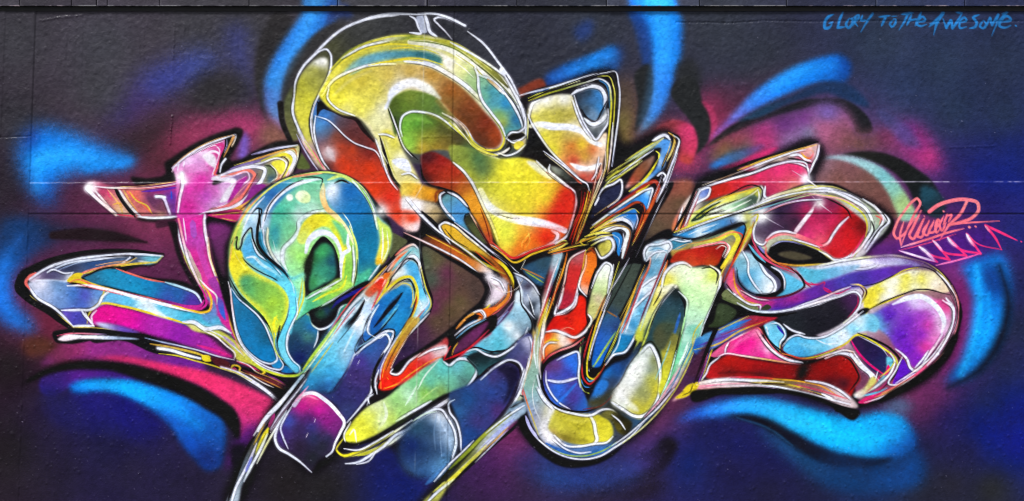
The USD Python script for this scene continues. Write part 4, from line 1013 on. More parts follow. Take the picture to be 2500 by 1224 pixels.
s 12 1045,340 995,480 945,610 | d8a058 e0a038 e8c838
s 16 1010,-40 940,110 890,280 | 101010
s 10 1120,20 1100,150 1080,240 | e8ecf4
s 9 1170,0 1120,160 1075,300 1010,450 | d8d858 c8c040 e8f0f8 W
s 14 1205,40 1150,190 1090,320 1030,450 | e0e0f4 W e8ecff W
s 10 1150,30 1105,170 | K
; V blade
f 3 1230,-20 1440,-20 1400,120 1300,300 1200,540 1180,560 1060,800 980,1010 930,1060 890,950 930,760 1000,560 1080,340 | 121014
f 4 1185,60 1335,15 1255,250 1150,490 1050,490 1100,300 | 343e3a
f 3 955,760 1000,600 1060,480 1150,490 1182,550 1105,760 1005,955 930,962 930,850 | 1080,560,2a4c88 980,800,2060c0 1000,900,1a68d0 1060,480,2c6c80 970,680,2a5ac0 1130,600,24386c
s 16 1060,455 1145,502 | 8a5c34
s 22 1135,640 1035,800 930,955 | 6a9850 a0c848 98c040
s 20 1180,560 1110,745 1030,910 | b0b838 b8c838 c8d040
s 8 1200,545 1130,730 1060,890 | e0d848
s 28 965,640 922,800 902,960 935,1035 985,1000 1040,890 1170,600 | K
s 11 1040,440 980,600 920,790 895,900 895,1000 | W W e8ecff W
s 14 1010,450 950,620 895,820 875,960 890,1055 930,1075 1000,1000 1040,930 | e0b038 e8c838 e0d030 e0d030 e8dc30 d8c828
s 14 930,580 870,780 832,950 850,1080 892,1120 960,1065 1050,930 | c06830 c03828 b82430 c02828 d02828 b02028 c04020
s 12 870,1060 900,1095 940,1080 | 58a8d8
s 10 865,720 838,880 845,1020 | K
s 16 840,700 822,900 815,1050 850,1140 900,1165 960,1110 | 40704c 181818 K K K K
s 10 820,1070 850,1140 900,1152 | 3a88d8
s 16 820,740 805,900 805,1060 840,1175 895,1205 | 88a048 e8ecc8 d8d838 d8e048 c8d850
s 18 830,1120 870,1185 930,1170 980,1090 | K
r 23
o 1200 640 3.755
; blue column of the n
f 3 1100,850 1150,740 1190,590 1262,460 1332,400 1422,330 1452,300 1395,480 1325,640 1292,745 1232,825 | 1280,480,2a88b8 1230,640,2078b8 1150,800,2080b8 1350,430,3a8cc0 1290,560,1f80b8
s 12 1190,590 1280,435 1400,345 1452,292 | d8e8f8 W W e8f0ff
s 14 1330,640 1282,745 1222,825 1120,852 1045,945 | e8f4ff W W W W
s 14 1450,300 1372,520 1310,700 | 7a3040 4a2868 5a3070
s 9 1470,320 1390,520 1330,680 | d8d0e0
s 20 1500,350 1425,520 1362,690 1300,830 | c0c050 c8d060 b8c048 808c38
s 15 1230,560 1335,632 | 8a6040
s 10 1190,640 1150,780 1090,870 | d8e8f4
; blue ball of the u
f 3 450,1000 560,905 700,845 795,825 805,950 795,1080 830,1160 860,1230 900,1350 700,1440 500,1300 455,1150 | 600,950,6a3878 720,910,2a70e0 560,1060,4a48b0 700,1020,3a3ca4 750,1100,483a90 620,1140,2a6ee0 520,960,58305c 780,980,2a78e8 620,1270,2c68d8 750,1250,482c80 700,1360,302450 820,1350,2c58b0 880,1300,2870d8
s 32 860,730 770,795 600,850 490,940 455,1050 470,1160 540,1280 | 50202c K K K K K 281018
s 14 600,900 700,850 790,825 805,900 798,1060 815,1150 | c8d0f0 W W W W d8e4c0
s 20 505,1082 620,1100 790,1062 | W d8dcff e8ecff
s 12 500,1000 502,1100 545,1200 620,1290 720,1350 | d0c8e8 W W W e8e0f8
s 10 450,1180 520,1280 620,1350 | 601828
s 24 780,1110 700,1200 600,1300 | 3478e0 2c70e0 @.8
; lower right blue of the n
f 4 900,1260 960,1150 1040,1000 1110,940 1260,870 1320,780 1420,720 1480,760 1300,960 1200,1120 1100,1260 1000,1400 880,1420 | 1050,1010,1c78d8 1200,930,203458 1100,1100,303850 960,1230,2878e0 1050,1200,2c3c60 1350,800,283848 1000,1330,404038 920,1380,2c4070 1150,960,1c4c9c
f 8 930,1250 1020,1080 1060,1090 1000,1260 960,1330 | 2c80e4 @.8
r 22
; glass left of it
f 3 220,105 300,138 385,205 442,300 448,450 420,560 400,640 370,560 300,400 270,250 | 260,150,b0c0dc 330,220,3c3448 400,270,d4dce8 330,330,c0cce0 380,400,1c2430 432,420,b0c0d4 300,300,8494b4 400,560,101014 300,180,607090
s 16 210,60 320,140 400,220 448,330 452,460 | 101014
s 12 205,100 300,140 385,210 440,300 | e8ecf8 W d8dcec W
s 12 240,160 275,260 275,360 330,440 400,520 | W W e0e8f4 d0d8e8 W
s 12 350,330 360,430 400,520 | 14161c
s 8 330,300 370,400 390,480 | e8ecf4
f 3 -20,640 100,540 200,405 240,262 270,252 290,392 355,505 372,600 330,642 250,702 100,822 -100,840 -200,860 -250,900 -350,820 -200,720 | 240,330,e8f0f8 180,500,68a4c4 280,480,90c0d8 80,640,58b8d8 150,580,e8f4fc 60,750,50b8d0 230,650,dceaf4 300,580,98bcd0 310,640,40506c -100,800,58b8d8 -250,830,5cbcd8 200,440,a8d0e4 -50,700,78c8e0
b 44 160,590 | f4faff @.8
b 30 240,680 | f0f6ff @.7
s 14 -330,960 -200,1000 0,875 120,855 220,790 300,680 335,600 | d8e8f8 W W W W e8f0ff
s 14 -330,880 -250,860 -100,890 0,830 150,800 270,720 355,655 370,560 330,470 275,390 262,280 235,200 | 183030 K K K 203c48 K K 14181c K K K
f 4 -60,1020 100,885 250,725 360,690 372,760 345,900 300,1000 285,985 180,915 80,920 -20,990 | 300,750,46467e 200,850,30305c 330,850,585888 100,900,304060
s 12 250,712 330,680 368,720 360,790 320,930 290,1010 | W W W e0e0f4
s 6 230,740 100,880 0,970 | c8d8e8
; brown counter edge, red hook
o 500 816 3
f 3 1262,385 1290,270 1350,130 1440,-20 1485,-20 1420,125 1352,270 1375,302 1440,272 1500,202 1600,132 1720,62 1772,25 1785,90 1700,152 1580,242 1480,322 1380,402 1300,415 | 1290,340,d81c18 1420,345,e02018 1350,150,b88030 1600,200,e02818 1690,90,d4b0b8 1760,75,a81c20 1440,20,c09038 1500,270,e82c18 1650,110,d86060
s 12 1378,255 1358,282 1400,296 1500,198 1580,140 | W W W d0a0a0
s 9 1450,20 1390,150 1365,250 | f0d0c0 W W
s 9 1290,400 1288,340 1340,200 1440,0 | f09030 f0a030 e8c040 d8b838
s 10 1310,400 1400,370 1500,312 1600,242 1680,190 | f0b030 f09030 f0b038 e8a830
s 8 1330,200 1320,300 1345,330 | e8b030
s 14 1560,190 1650,140 1740,90 | e8e0e8 d8c0c8
s 10 1280,420 1380,410 1500,330 1650,215 1760,140 | K
o 1000 816 3
f 3 260,190 290,110 330,60 400,-20 470,-60 560,-60 600,-20 520,50 420,130 330,190 | 240,160,c82028 300,150,b81c24 380,120,d82030 500,20,c02848 420,60,6a2c60
f 3 310,140 330,80 430,-20 560,-40 480,40 400,110 | 6c3058
s 8 310,150 340,90 430,0 | e8a030
s 10 280,90 310,50 300,100 | K
; lower chrome: mint leaf
f 3 -485,775 -435,670 -352,570 -290,520 -180,470 -60,370 0,310 100,240 230,172 290,222 350,190 420,192 490,256 475,330 405,392 250,442 160,492 0,582 -150,682 -300,762 -400,795 | -420,745,e6e636 -350,650,dede3c -270,610,d0d848 -205,620,e0f0e0 -150,620,b8d44c -240,520,e0e8c0 -100,480,88c070 -50,570,98cc70 30,370,70c088 110,430,90c848 150,350,60c0b0 250,260,5cc8c8 350,240,64b8c8 425,280,5ca898 300,350,6cbca0 230,420,84a450 0,440,c8f0d8 400,350,4c6c6c -300,720,e4e43c
s 22 -190,500 -170,590 -230,700 | e0f0d0 e8f0e0 d8e890 ~5 @.8
s 16 250,200 290,228 350,184 432,190 494,260 462,335 420,385 | W
s 9 60,405 110,310 210,195 | e8f8f0 d8f0e8
s 14 -30,520 20,440 50,380 | e0f8e8 @.8
s 10 60,500 130,440 200,390 | c0e890 @.7
s 22 420,176 506,290 452,375 300,445 160,512 0,605 -150,700 -320,790 -430,810 -490,780 | 203030 K K K K 202818 K K 101008
s 14 160,488 80,535 0,580 -100,640 | W W d8f0c0
s 22 520,330 420,420 290,480 150,570 0,690 -150,800 -330,870 -480,900 | 889048 98a090 d8d8e8 W d8e0e8 e8f0d8 c8c868 e0d838
s 14 -490,770 -535,850 -500,885 -400,870 -250,800 -100,710 20,630 | e0d840 e8dc30 e8e030 d8d038 c8cc60 e8ecd8 W
s 10 -480,840 -380,850 -250,790 -120,710 | W
s 8 -430,640 -480,760 -470,790 | f0f0e0 W
s 10 -440,740 -410,700 -390,790 | f0f0e0
s 22 -380,890 -250,850 -150,780 | c8c838 a8a830
s 16 -470,950 -380,940 -290,890 -200,830 -100,740 0,690 | W e0e8ff W W d0dcf0 W
s 8 -390,955 -300,930 -250,870 | W
s 10 -310,520 -290,440 -220,330 -160,100 | W
s 14 -310,500 -260,440 -215,300 -170,160 -60,-20 | K
s 12 -295,520 -180,455 -60,360 80,250 190,180 | K 181818 K K
; white hooks near the red
s 20 90,40 40,110 120,80 250,90 | W d8d8d8 @.0
f 3 140,170 200,110 270,90 275,130 250,180 | W @.0
f 4 480,130 560,130 640,150 740,120 700,190 580,290 510,310 480,240 420,170 | 560,180,142024 640,170,1c2c34 540,270,2a5860 480,150,141c20 600,240,285058
s 12 410,130 480,110 560,150 620,165 740,110 860,0 | d8e4f0 W W W e8f0ff W
s 10 400,120 490,98 580,125 680,125 770,80 | K
; deep blue leaf
f 4 285,450 450,362 600,262 700,208 775,220 818,285 795,385 720,525 600,685 470,785 380,860 375,705 325,560 | 420,480,1c4a88 600,420,24408a 700,280,302450 550,560,2a3a7c 640,560,482866 500,640,3a3270 450,730,1c4080 350,560,2a5c94 560,340,2c4c8c 760,300,20183a 740,420,1c2858 330,480,2a3c68 600,330,44306c 680,380,2a3c80
f 8 640,260 720,225 780,250 790,320 740,440 690,520 720,380 700,300 | 15122a @.85
s 26 500,320 620,232 740,196 805,240 815,320 | 18141c K K 1c1420
s 13 520,335 640,232 740,188 802,212 832,275 812,375 752,505 640,655 555,725 | e0e8f8 W W W W W d8e8c0 W
s 30 800,330 740,500 620,660 500,780 | 201830 181420 14121c @.8
s 24 790,60 880,10 890,60 840,300 780,460 | 303868 404070 e8e8f8 W 303058
f 3 560,300 740,130 850,20 890,20 880,120 850,260 800,200 720,180 640,220 | 800,100,30366a 700,190,283060 870,60,d0d0e8 840,220,483c74
s 13 880,20 895,60 860,260 800,440 735,560 | W W f0f0ff W W
s 9 905,40 890,180 840,400 780,500 | d06070 c85060 d8d8e0 a0a890
s 12 836,380 830,440 866,505 880,570 | d02030 d82838 c03040
s 14 810,450 840,460 855,520 | K
f 3 730,540 790,490 840,500 850,560 760,640 690,680 | 790,530,2c4050 820,540,90b8d8 760,590,607890
s 12 740,540 820,500 850,480 | 141414
; dark glass left
f 24 -30,690 50,622 120,580 232,560 302,612 342,702 342,802 312,922 282,1002 150,1062 60,1040 -30,1000 | 232,600,e4ecf8 312,780,a8c4e0 150,700,1c3858 100,850,182f58 250,950,5890c0 200,1020,4a80b8 20,820,0c1c58 120,1060,28508c 270,680,a0b8d8 60,680,204058 200,850,243c60
s 12 60,620 130,572 232,553 282,620 332,720 342,802 310,925 | a8c0d0 d8e4f0 W W W d8e8ff W
s 12 330,480 288,505 290,560 342,640 372,750 376,855 | a8c0d8 W W W W
s 14 200,600 270,720 300,850 | d0e0f4 90b0d8 @.7 ~6
s 30 285,940 220,1010 120,1100 | 5a90c8 4a80c0 2c5898 ~8
s 10 470,780 390,860 300,945 180,1080 | W W W d8e8f8
; the long lower stroke
f 4 100,1260 280,1060 420,900 560,732 720,582 840,505 855,552 762,642 600,802 450,952 280,1122 160,1260 | 300,1060,384020 420,920,6a7030 560,780,b0b8b0 700,640,a0b0d0 800,560,90a8c0 250,1120,c8c858
s 24 120,1250 280,1010 420,880 560,730 740,570 | 141210 181a10 1c2010 788828 181c18
s 22 290,990 430,855 550,735 745,590 | 586820 90a030 a0a838 a8b048
s 9 560,725 700,612 842,520 | W d8e0f0 W
s 22 480,885 620,745 765,625 | e0e4f0 a8b4e4 9098d8
s 11 330,1030 480,890 620,760 | W e0e4f4 d8d8f0
s 26 190,1180 280,1090 450,930 560,815 | d8d890 e0d840 c8c840 e0d890
s 9 530,870 640,765 720,680 | e0a848 d8a860
s 14 120,1240 200,1160 330,1060 | W d0d8f0 e0e8a0
s 10 170,1160 260,1080 | c8c858
s 22 870,560 800,650 640,790 470,940 300,1100 | 181420 100d12 100d12 181018
; white hook lines of left M tail handled below
o 800 560 3.755
r 222
; the blue M
s 26 -120,1110 0,985 200,700 380,505 560,310 680,180 790,130 860,120 | 181c20 K K K K K K K
f 3 -60,1250 -40,1080 60,900 200,705 330,560 430,450 550,400 680,182 792,140 830,165 852,320 902,560 952,682 852,852 702,1012 622,1132 560,1260 | 100,1100,70b8e0 200,950,c8e0f4 500,400,e8a048 300,800,d8ecf8 700,300,e0a080 800,250,80c8d8 860,600,60c0e8 700,900,2080c0 450,1100,3058a0 560,1200,503878 150,1200,48a8dc 250,1200,3c88c8
s 14 620,240 690,182 800,146 826,175 | f07060 f49080 f8d0c0 W
s 22 550,385 640,275 770,185 | f0d8d0 e86838 e88050
s 22 590,380 700,250 795,185 815,240 | 60b0c0 78c4cc 78c0c8 98d0d8
s 10 640,340 760,200 | 2c5c6c
s 12 600,410 700,295 785,245 | e86a38 e87048 f0a080
s 22 590,440 700,300 790,248 835,300 860,420 | f0f0e8 W W e8ecf8 e8f0ff
f 3 560,480 640,382 770,290 822,332 862,470 892,582 922,662 862,762 740,905 822,702 822,562 762,462 680,440 | 760,340,3aa0d8 680,390,f4f4f4 800,420,3a9cd8 850,600,58c0e8 870,700,dcf2fa 760,860,d0ecf4 800,790,a8e0f0 620,440,f4f4ec 830,500,50b0e0
s 13 540,510 620,402 760,268 805,292 852,402 890,572 922,642 | K K K K 181818 K K
s 24 490,610 600,502 690,442 765,440 805,502 826,602 802,722 740,852 650,1002 570,1155 | e0c030 e8d830 e8dc30 e8d840 e0d838 e8d030 e0d838 d8c838 c8a838 c89838
s 12 800,560 814,640 785,755 730,870 | c03020 c83828 b88030 404010
s 12 560,570 660,482 745,460 785,512 802,620 782,740 702,885 600,1010 | K
f 3 385,905 378,832 420,722 500,622 600,552 690,512 752,540 782,640 762,740 702,862 620,972 600,945 560,940 470,1002 400,985 | 480,720,1a60b0 450,850,1a50a8 650,600,2080c0 700,555,2a88c8 740,650,1a70b8 600,860,1c80c8 680,830,2088c8 560,820,44a0c8 540,640,2070b8 500,950,184c90
s 8 620,545 700,494 762,522 782,622 770,725 | d0c048 e0cc40 d8c848
f 3 692,578 645,662 562,762 490,842 420,905 500,780 580,662 | 0e1018
s 20 650,690 565,820 475,930 | 58b0d8 68c0e0 80c8e4
s 12 640,735 530,872 445,960 | 101820
s 12 470,690 412,780 376,870 370,940 395,972 | d8e8f8 W W W
s 10 440,735 395,820 378,890 | e0f0ff
s 12 430,700 362,832 322,985 340,1032 450,962 540,870 | K
f 3 325,1000 350,930 372,970 420,970 350,1030 | 2c6cc0
f 3 -60,1260 -30,1120 60,1062 250,802 385,682 425,702 352,832 322,952 292,1012 252,1132 225,1260 | 200,950,d0e4f4 130,1100,70b8e0 260,850,ecf4fc 215,1050,5080c4 80,1150,60b0e0 300,780,f0f4fc 330,740,a8c8e8 30,1200,40a8dc 160,1000,e0ecf8
f 3 30,1085 58,1022 148,882 250,772 345,640 305,760 200,902 100,1022 | K
s 8 150,900 200,840 280,740 | 2c5870
s 11 -20,990 150,742 300,562 370,512 460,450 | e08890 e05060 d84848 d03830 e8a040
s 26 60,935 200,762 330,630 | 88a8c0 a0b8cc 88b0c4
s 8 100,860 220,700 330,590 | e8ecf4
s 9 20,1010 140,832 260,700 | W
s 9 330,620 350,650 430,560 | W
f 3 345,600 420,502 500,440 535,450 505,542 445,642 405,712 460,562 380,622 | 420,540,e85028 480,480,e02820 440,620,c83038 510,480,e84028 380,590,b06848
s 12 425,495 500,442 526,452 500,525 | f8c0c0 f8d0d0 f8b0a8
s 12 405,482 480,402 545,335 | e8b040 e8c848 e8a040
f 2 520,405 575,405 555,440 515,470 | e87028
s 14 570,450 520,560 440,690 | e8d838 e8d030 e0c038
s 10 590,450 540,540 | 281410
s 10 500,540 440,660 400,740 | d03838
s 12 840,165 862,330 922,520 962,662 945,745 802,922 690,1035 | K
s 10 852,340 902,542 942,650 948,690 880,790 | d8c858 d8cc50 e8d848 d8c840 e0e8e0
s 9 905,600 928,660 860,750 | W
s 10 935,765 820,885 700,1015 | d8dce8 W e8e8f0
s 12 890,735 760,885 650,1025 580,1135 | c83028 d06838 c86a38 b85030
s 16 800,865 700,965 600,1105 565,1240 | d8a848 d0a838 d8b038 c89030
s 8 720,960 640,1080 600,1180 | W
; hook loops
f 3 250,1145 270,1060 318,965 330,1042 450,985 350,1065 | 300,1060,283050 270,1110,4068a8
f 3 260,1240 330,1150 400,1062 500,982 585,955 562,1062 482,1182 400,1300 200,1330 | 480,1040,2064a8 400,1150,384890 300,1220,2a68b0 540,1000,2878b8 450,1180,40307c 380,1260,3c3c8c
s 16 235,1190 340,1078 430,1002 560,932 602,942 590,1002 520,1122 460,1240 | d0dcf0 W W W W W W W
s 11 330,950 282,1022 248,1112 258,1142 330,1085 450,990 | K
s 12 430,980 560,915 612,925 612,980 560,1090 490,1200 | K 14202c K K K
; cyan field and purple panel below
o 500 816 3
f 22 690,430 700,330 722,262 800,152 900,2 960,-60 1100,-20 1092,122 1062,202 1002,322 942,412 850,440 760,420 | 850,200,48b8e0 1000,80,84d0f0 920,280,38a0d8 780,340,2c90cc 920,390,2860a8 1030,150,a8cce8 850,410,204478 950,180,60c4ec 780,250,48a8c0 880,100,58b8d8
s 22 720,260 800,150 900,20 1000,-110 | c8d838 a8d048 98c858 88b868
s 8 800,170 880,60 960,-60 | e8ecb0 d8e890
s 9 780,280 860,170 940,60 | b8b850
s 8 700,300 740,280 775,255 | K
f 5 1085,165 1200,62 1345,8 1332,102 1262,282 1205,452 1102,582 1030,645 960,525 850,435 942,422 1022,302 | 1200,110,2a60a8 1150,200,463088 1100,300,3c2c6a 1000,450,2a2860 1150,450,302c68 1050,560,2c3464 1230,180,3a5090 1180,330,382860 900,430,283468
s 12 1090,160 1200,72 1340,10 1356,48 1302,152 1225,332 1212,440 1190,470 1110,570 1040,650 | W
s 12 1098,140 1060,230 1000,330 940,410 | d8e8f8 303060 202048
s 12 1110,130 1180,60 1260,-10 | 101418
s 20 1310,140 1245,270 1228,380 1240,430 | K
s 9 1275,260 1248,350 1262,440 | W
f 3 1200,500 1240,450 1280,450 1330,440 1230,500 | 141014
s 9 1205,510 1195,470 1235,440 | W
; pink lens
f 5 655,515 700,450 780,422 850,450 950,542 1022,642 985,722 942,862 830,925 770,1012 700,922 620,865 530,802 520,742 560,642 | 750,445,e85494 800,480,e83c88 720,530,d02090 830,560,c01c90 900,640,8c1c7c 760,620,3e1e5c 620,640,3850b0 680,700,2a1e44 800,760,1e2c4c 900,760,1e2844 790,900,1c2026 700,820,221a2c 560,720,3a2870 940,700,702070 860,820,1c2028 780,680,2c3880
s 30:24:26:26:20:14:10 655,520 720,445 790,432 880,482 972,572 1022,650 992,722 952,805 932,862 890,897 | d0c8e8 f0e0f0 W W f4f0ff W W W c8d0e0
s 12:16:18:14:5 595,585 530,690 514,765 540,832 620,882 690,930 782,1012 | e0e8ff W W W W e8ecff
s 10 640,525 582,622 555,692 572,752 610,840 | e0e8ff W d8e0ff W
s 12 690,470 750,455 830,480 | f4a0c0 @.7
; tail stroke
f 3 785,245 640,402 510,562 400,692 330,832 268,962 225,1090 170,1260 220,1260 272,1112 342,962 422,792 500,662 592,562 682,442 745,332 | 640,440,3c3440 500,620,4c3c50 400,800,484838 300,980,506070 220,1180,a0b0c0
s 28:30:20 720,310 560,500 440,625 365,745 | 98b8d0 f0f4ff W d0d0d8
s 14 760,270 620,455 500,610 385,770 | 101014
s 9 745,330 640,470 540,600 480,700 | c8d0e0 W d8c8e8
s 24 510,585 470,680 | a02a70 803058
s 30 465,690 420,780 375,880 | e0d030 d8cc30 a0a040
s 10 440,650 400,730 360,810 | 9c7838 c8a838
s 12 600,560 520,690 440,830 380,950 | c8d8e0 W d8d890 e0e8e0
s 16 460,730 400,860 340,970 285,1080 | e0e8c0 W e8f0f4 c8d4e4
s 14 380,800 330,920 280,1020 230,1120 190,1250 | e8e8f0 d8d8f8 W W W
s 18 345,900 300,1010 | 7078c8
s 22 385,720 310,840 245,1000 190,1160 165,1250 | 181014 K K K 181418
s 9 760,380 700,450 640,520 | f0a8c8 f090b8 e0d0f0
r 23
r 234
; bowl of the u
o 1000 816 3
f 6 800,620 835,590 860,680 925,790 1025,870 1150,920 1300,922 1420,895 1560,820 1500,885 1400,942 1250,978 1120,972 1000,912 900,822 825,720 | 0c0a0e
f 3 830,380 895,200 935,-60 960,200 945,320 965,400 1010,480 1090,545 1200,575 1330,580 1430,530 1500,440 1600,250 1700,100 1790,-50 1900,-160 2120,-160 2130,0 2035,150 1965,300 1905,420 1835,540 1725,650 1605,770 1480,850 1380,892 1260,904 1130,884 1030,834 950,754 890,644 855,540 | 900,120,a8b898 870,300,88b0a0 860,430,70a0a4 900,380,88b494 935,450,90b8d0 880,560,7088c0 990,540,a8a48c 960,620,a8a088 900,620,8890d4 1000,650,e0e0e4 1000,760,b8b8cc 1150,860,3c68b0 1400,860,3868b0 1550,750,303038 1500,560,24241c 1700,650,204870 1800,400,58584c 1900,250,404838 1850,0,283838 2000,50,60c098
f 3 1058,555 1080,542 1200,572 1320,588 1400,595 1470,645 1492,720 1470,782 1380,802 1250,812 1150,792 1060,742 1012,690 1020,630 | 1150,620,c0b838 1250,650,aca42c 1300,730,c8c038 1100,690,c8c440 1050,665,d0cc50 1400,650,c0b830 1450,740,d0c838 1050,720,a08850 1120,785,6c5c20 1200,590,a8a030
f 5 1000,520 1062,540 1030,622 1010,690 1060,752 1140,805 1000,775 960,700 975,600 | 1030,560,f4f4f8 990,650,dcdce4 1010,740,f0ecf0 990,560,a8a888
s 18 1318,590 1350,650 1362,720 1372,775 1340,815 | W
s 12 1060,740 1140,815 1250,822 1350,805 1450,790 1490,750 | f0f0f4 W W W W
s 30 1000,800 1110,858 1260,885 1400,858 1510,800 | 3460b0 2a64b4 2c68a8
s 9 1010,822 1130,880 1280,892 1420,852 1520,790 | a0b878 98b848 90a848
s 10 860,622 900,722 980,805 1100,882 1250,917 1400,892 1500,832 1620,750 1720,640 | W W W d8e0ff W W W W W
s 10 1050,770 1150,845 1250,872 1330,862 | W
s 20 850,600 880,680 940,765 | b0b0e8 c8c8f4
s 9 835,410 860,500 895,600 945,740 | e03030 c8a848 c8c868
s 14 935,300 950,370 962,425 1030,505 1090,548 1200,582 1330,594 1420,552 1480,556 1540,605 | W
s 18 935,390 985,480 1050,545 | W
s 14 960,380 1010,470 1080,530 1180,562 1300,566 1400,530 | 20141c 0e0a10 K K K K
s 8 1270,552 1400,525 1500,430 1560,310 | 701820 b02820 802020 40181c
f 3 1400,590 1440,560 1490,560 1560,600 1630,655 1620,700 1580,742 1530,720 1480,640 | 1450,590,6c6830 1550,620,141410 1600,700,1c1a10 1530,680,585018
s 9 1480,590 1540,640 1580,700 | W
r 235
; the n
o 1500 400 3
f 2 540,440 440,505 600,160! 700,110 900,45 1000,0 1200,-80 1400,-110! 1480,-60 1420,60 1400,140 1500,160 1520,220 1300,280 1080,370 1000,440 880,600 | 141014
f 3 440,500 560,230 615,190 720,160 1000,90 1100,170 1070,290 1000,400 700,430 520,480 | 560,300,e8e0e0 500,440,c84858 700,300,202820 900,300,283028 1000,380,b8c8d0 470,480,e08838 620,420,e0f0c0
f 3 600,270 640,230 700,165 800,128 1000,85 1200,0 1300,-15 1395,-5 1418,60 1400,125 1300,212 1180,252 1112,252 1095,165 950,190 780,240 660,270 | 690,220,a42418 800,190,b0241c 900,140,c02a34 1050,70,d83066 1200,50,e83878 1350,30,e03470 1250,150,d04060 1150,200,bc3058 1300,185,c88c6c 1120,230,8a2448 980,150,c83040
s 12 600,165 720,112 900,50 1000,10 1200,-70 | K
o 1500 0 3
f 3 900,1240! 1100,1160 1300,1098 1480,1050! 1508,1062 1500,1110 1465,1190 1430,1260 1400,1250 1330,1190 1250,1180 1150,1190 1000,1250 | 1050,1215,f0e0e8 1200,1160,d8c0b0 1300,1140,f4f0f0 1400,1120,f0a0a0 1450,1100,e8c0b8 1480,1120,c8a8b8 1350,1180,e04070 1280,1190,302020 1430,1200,8a4060 1000,1240,c83860
s 24 860,1240 1000,1190 1200,1130 1400,1065 1490,1040 | K
s 12 900,1250 1100,1172 1300,1110 1480,1062 | c8a040 e0b848 d8a848 e8b858
s 9 960,1245 1100,1190 1250,1135 1330,1110 1400,1098 | d8d8e8 W W W W
s 13 1270,1160 1340,1170 1400,1190 1445,1200 | K
s 13 1290,1140 1350,1135 1400,1170 1440,1180 | W
s 13 1370,1120 1395,1150 1430,1160 1450,1140 1455,1110 1420,1100 | e0a030 e8b840 d86030 e07080 f0b0a0 e89098
s 11 1500,1065 1490,1130 1440,1240 | d8d0e8 W W
s 10 1512,1060 1505,1130 1460,1230 | 282030
s 9 1275,1190 1350,1200 1420,1240 1425,1290 | W
o 1500 400 3
s 12 610,190 720,152 850,112 1000,72 1200,2 1330,-18 1405,0 1420,60 | W d8e0f0 W W W d8d8ec W W
s 7 640,160 850,85 1000,30 | d8d0c0 8a6a50 c8c8d8
s 9 1430,70 1470,-30 | W
f 2 605,295 598,270 622,202 700,180 690,222 642,272 | 640,220,7a90d4 620,270,e0e8f8 680,195,5a78c8
s 11 545,360 600,290 690,230 700,180 630,198 600,270 | W
f 2 535,455 560,372 640,332 800,242 950,202 1072,182 1060,262 1020,322 900,362 700,402 520,482 | 850,245,e0dc4c 1000,215,e8e040 700,330,ecf4e8 620,420,e4f0bc 560,460,d0d048 940,315,548a68 1000,270,486058 850,340,f0f4e8 960,350,d8d888 760,390,f4f8e4 640,350,d0d840
f 2 600,380 700,340 640,400 575,420! 590,400 | 2c4030
f 2 840,340 1020,250 1040,270 1000,310 880,350 | 900,330,60946c 1010,280,384844
s 9 620,330 800,248 1040,163 1085,190 1065,275 | 40481c K K K K
s 10 660,385 850,330 1025,235 | K
s 9 690,362 850,300 1010,222 1050,190 | e8f0e0 W f0f0d8
s 9 600,350 780,255 950,205 1060,172 | e8e040 d8b038 e0b840
s 12 1075,165 1095,200 1075,290 1020,330 | f0e8e8 W
s 10 1050,190 1060,230 1040,300 | f0f0f0
s 12 1105,165 1100,240 1150,265 | W
s 10 596,182 535,340 470,482 440,510 | K
s 10 602,205 545,370 492,500 | e86070 e05868 c83848 e06040
s 9 570,225 505,385 462,510 | e8d8a0 d8b848 e08830
s 10 622,192 562,322 520,470 | d8e0e8 W e8f0f0
s 9 500,320 470,420 455,480 | W
f 3 430,525 560,475 700,425 870,382 1000,330 1100,275 1160,270 1000,420 900,432 780,472 670,522 600,547 480,532 | 620,512,e4eef4 500,515,2a88d0 710,465,4a94cc 800,430,3a80c0 920,400,e8ecf4 860,442,4868a0 560,490,3088cc 1050,330,e0e8e0 980,390,c8c860 660,490,d8e8f4
s 9 435,505 560,450 700,402 900,355 1000,322 1120,262 | d8d848 d0d048 c8d048 d8d040 b0b890 d0d0d0
s 7 440,518 570,468 720,418 880,372 1000,335 | 141414
s 9 460,520 640,440 840,370 1010,310 1150,250 | W d8e8f4 W W f0f0ff
s 9 940,350 1000,330 1080,290 | 70c0d8
f 3 640,550 760,512 940,452 1020,400 1040,420 990,560 900,700 790,900 760,1000 740,900 800,760 820,600 720,600 560,620 430,690 410,640 480,600 | 700,560,607860 900,480,2c70b0 860,520,809068 850,640,d8d050 930,600,a83420 990,480,d8c83c 800,860,a04028 450,650,b89848 760,540,788870
f 3 375,575 450,542 570,572 540,592 420,622 405,590 | 3a80a0
s 10 400,565 460,545 565,572 | W
s 11 440,538 570,552 680,518 705,505 | K
s 10 665,546 800,496 950,442 962,480 940,540 | K
s 12 700,560 840,522 | c8c850
f 2 892,492 952,452 945,520 915,500 | 2870b0
s 36:30:34:18 600,605 760,552 880,512 905,545 865,640 785,762 | b8b060 d8d048 d8d040 e0d83c e8dc40 e8c838
s 10 560,625 700,590 810,582 840,600 810,690 | f0f0e8 W f0f0d8
s 10 745,545 890,502 935,520 905,610 | f07868 f0a070 d83830 c03028
f 2 408,722 440,662 560,622 720,602 812,592 792,662 750,742 640,742 555,752 500,725 | 480,690,a82818 640,650,b41c1c 760,640,841414 700,720,b04018 560,745,c8502c 540,650,b82820
s 9 560,617 700,592 815,582 832,612 800,690 | f0a0a8 e86878 e86878 f0c0c8
s 34 945,545 905,660 840,790 775,900 | a82c20 b03020 982820 702018
s 12 965,555 885,700 805,850 | e86028 f08430 e87030
s 26 1035,395 985,520 935,605 | d0cc48 d0c840 d8d050
s 8 960,460 945,540 900,620 | K
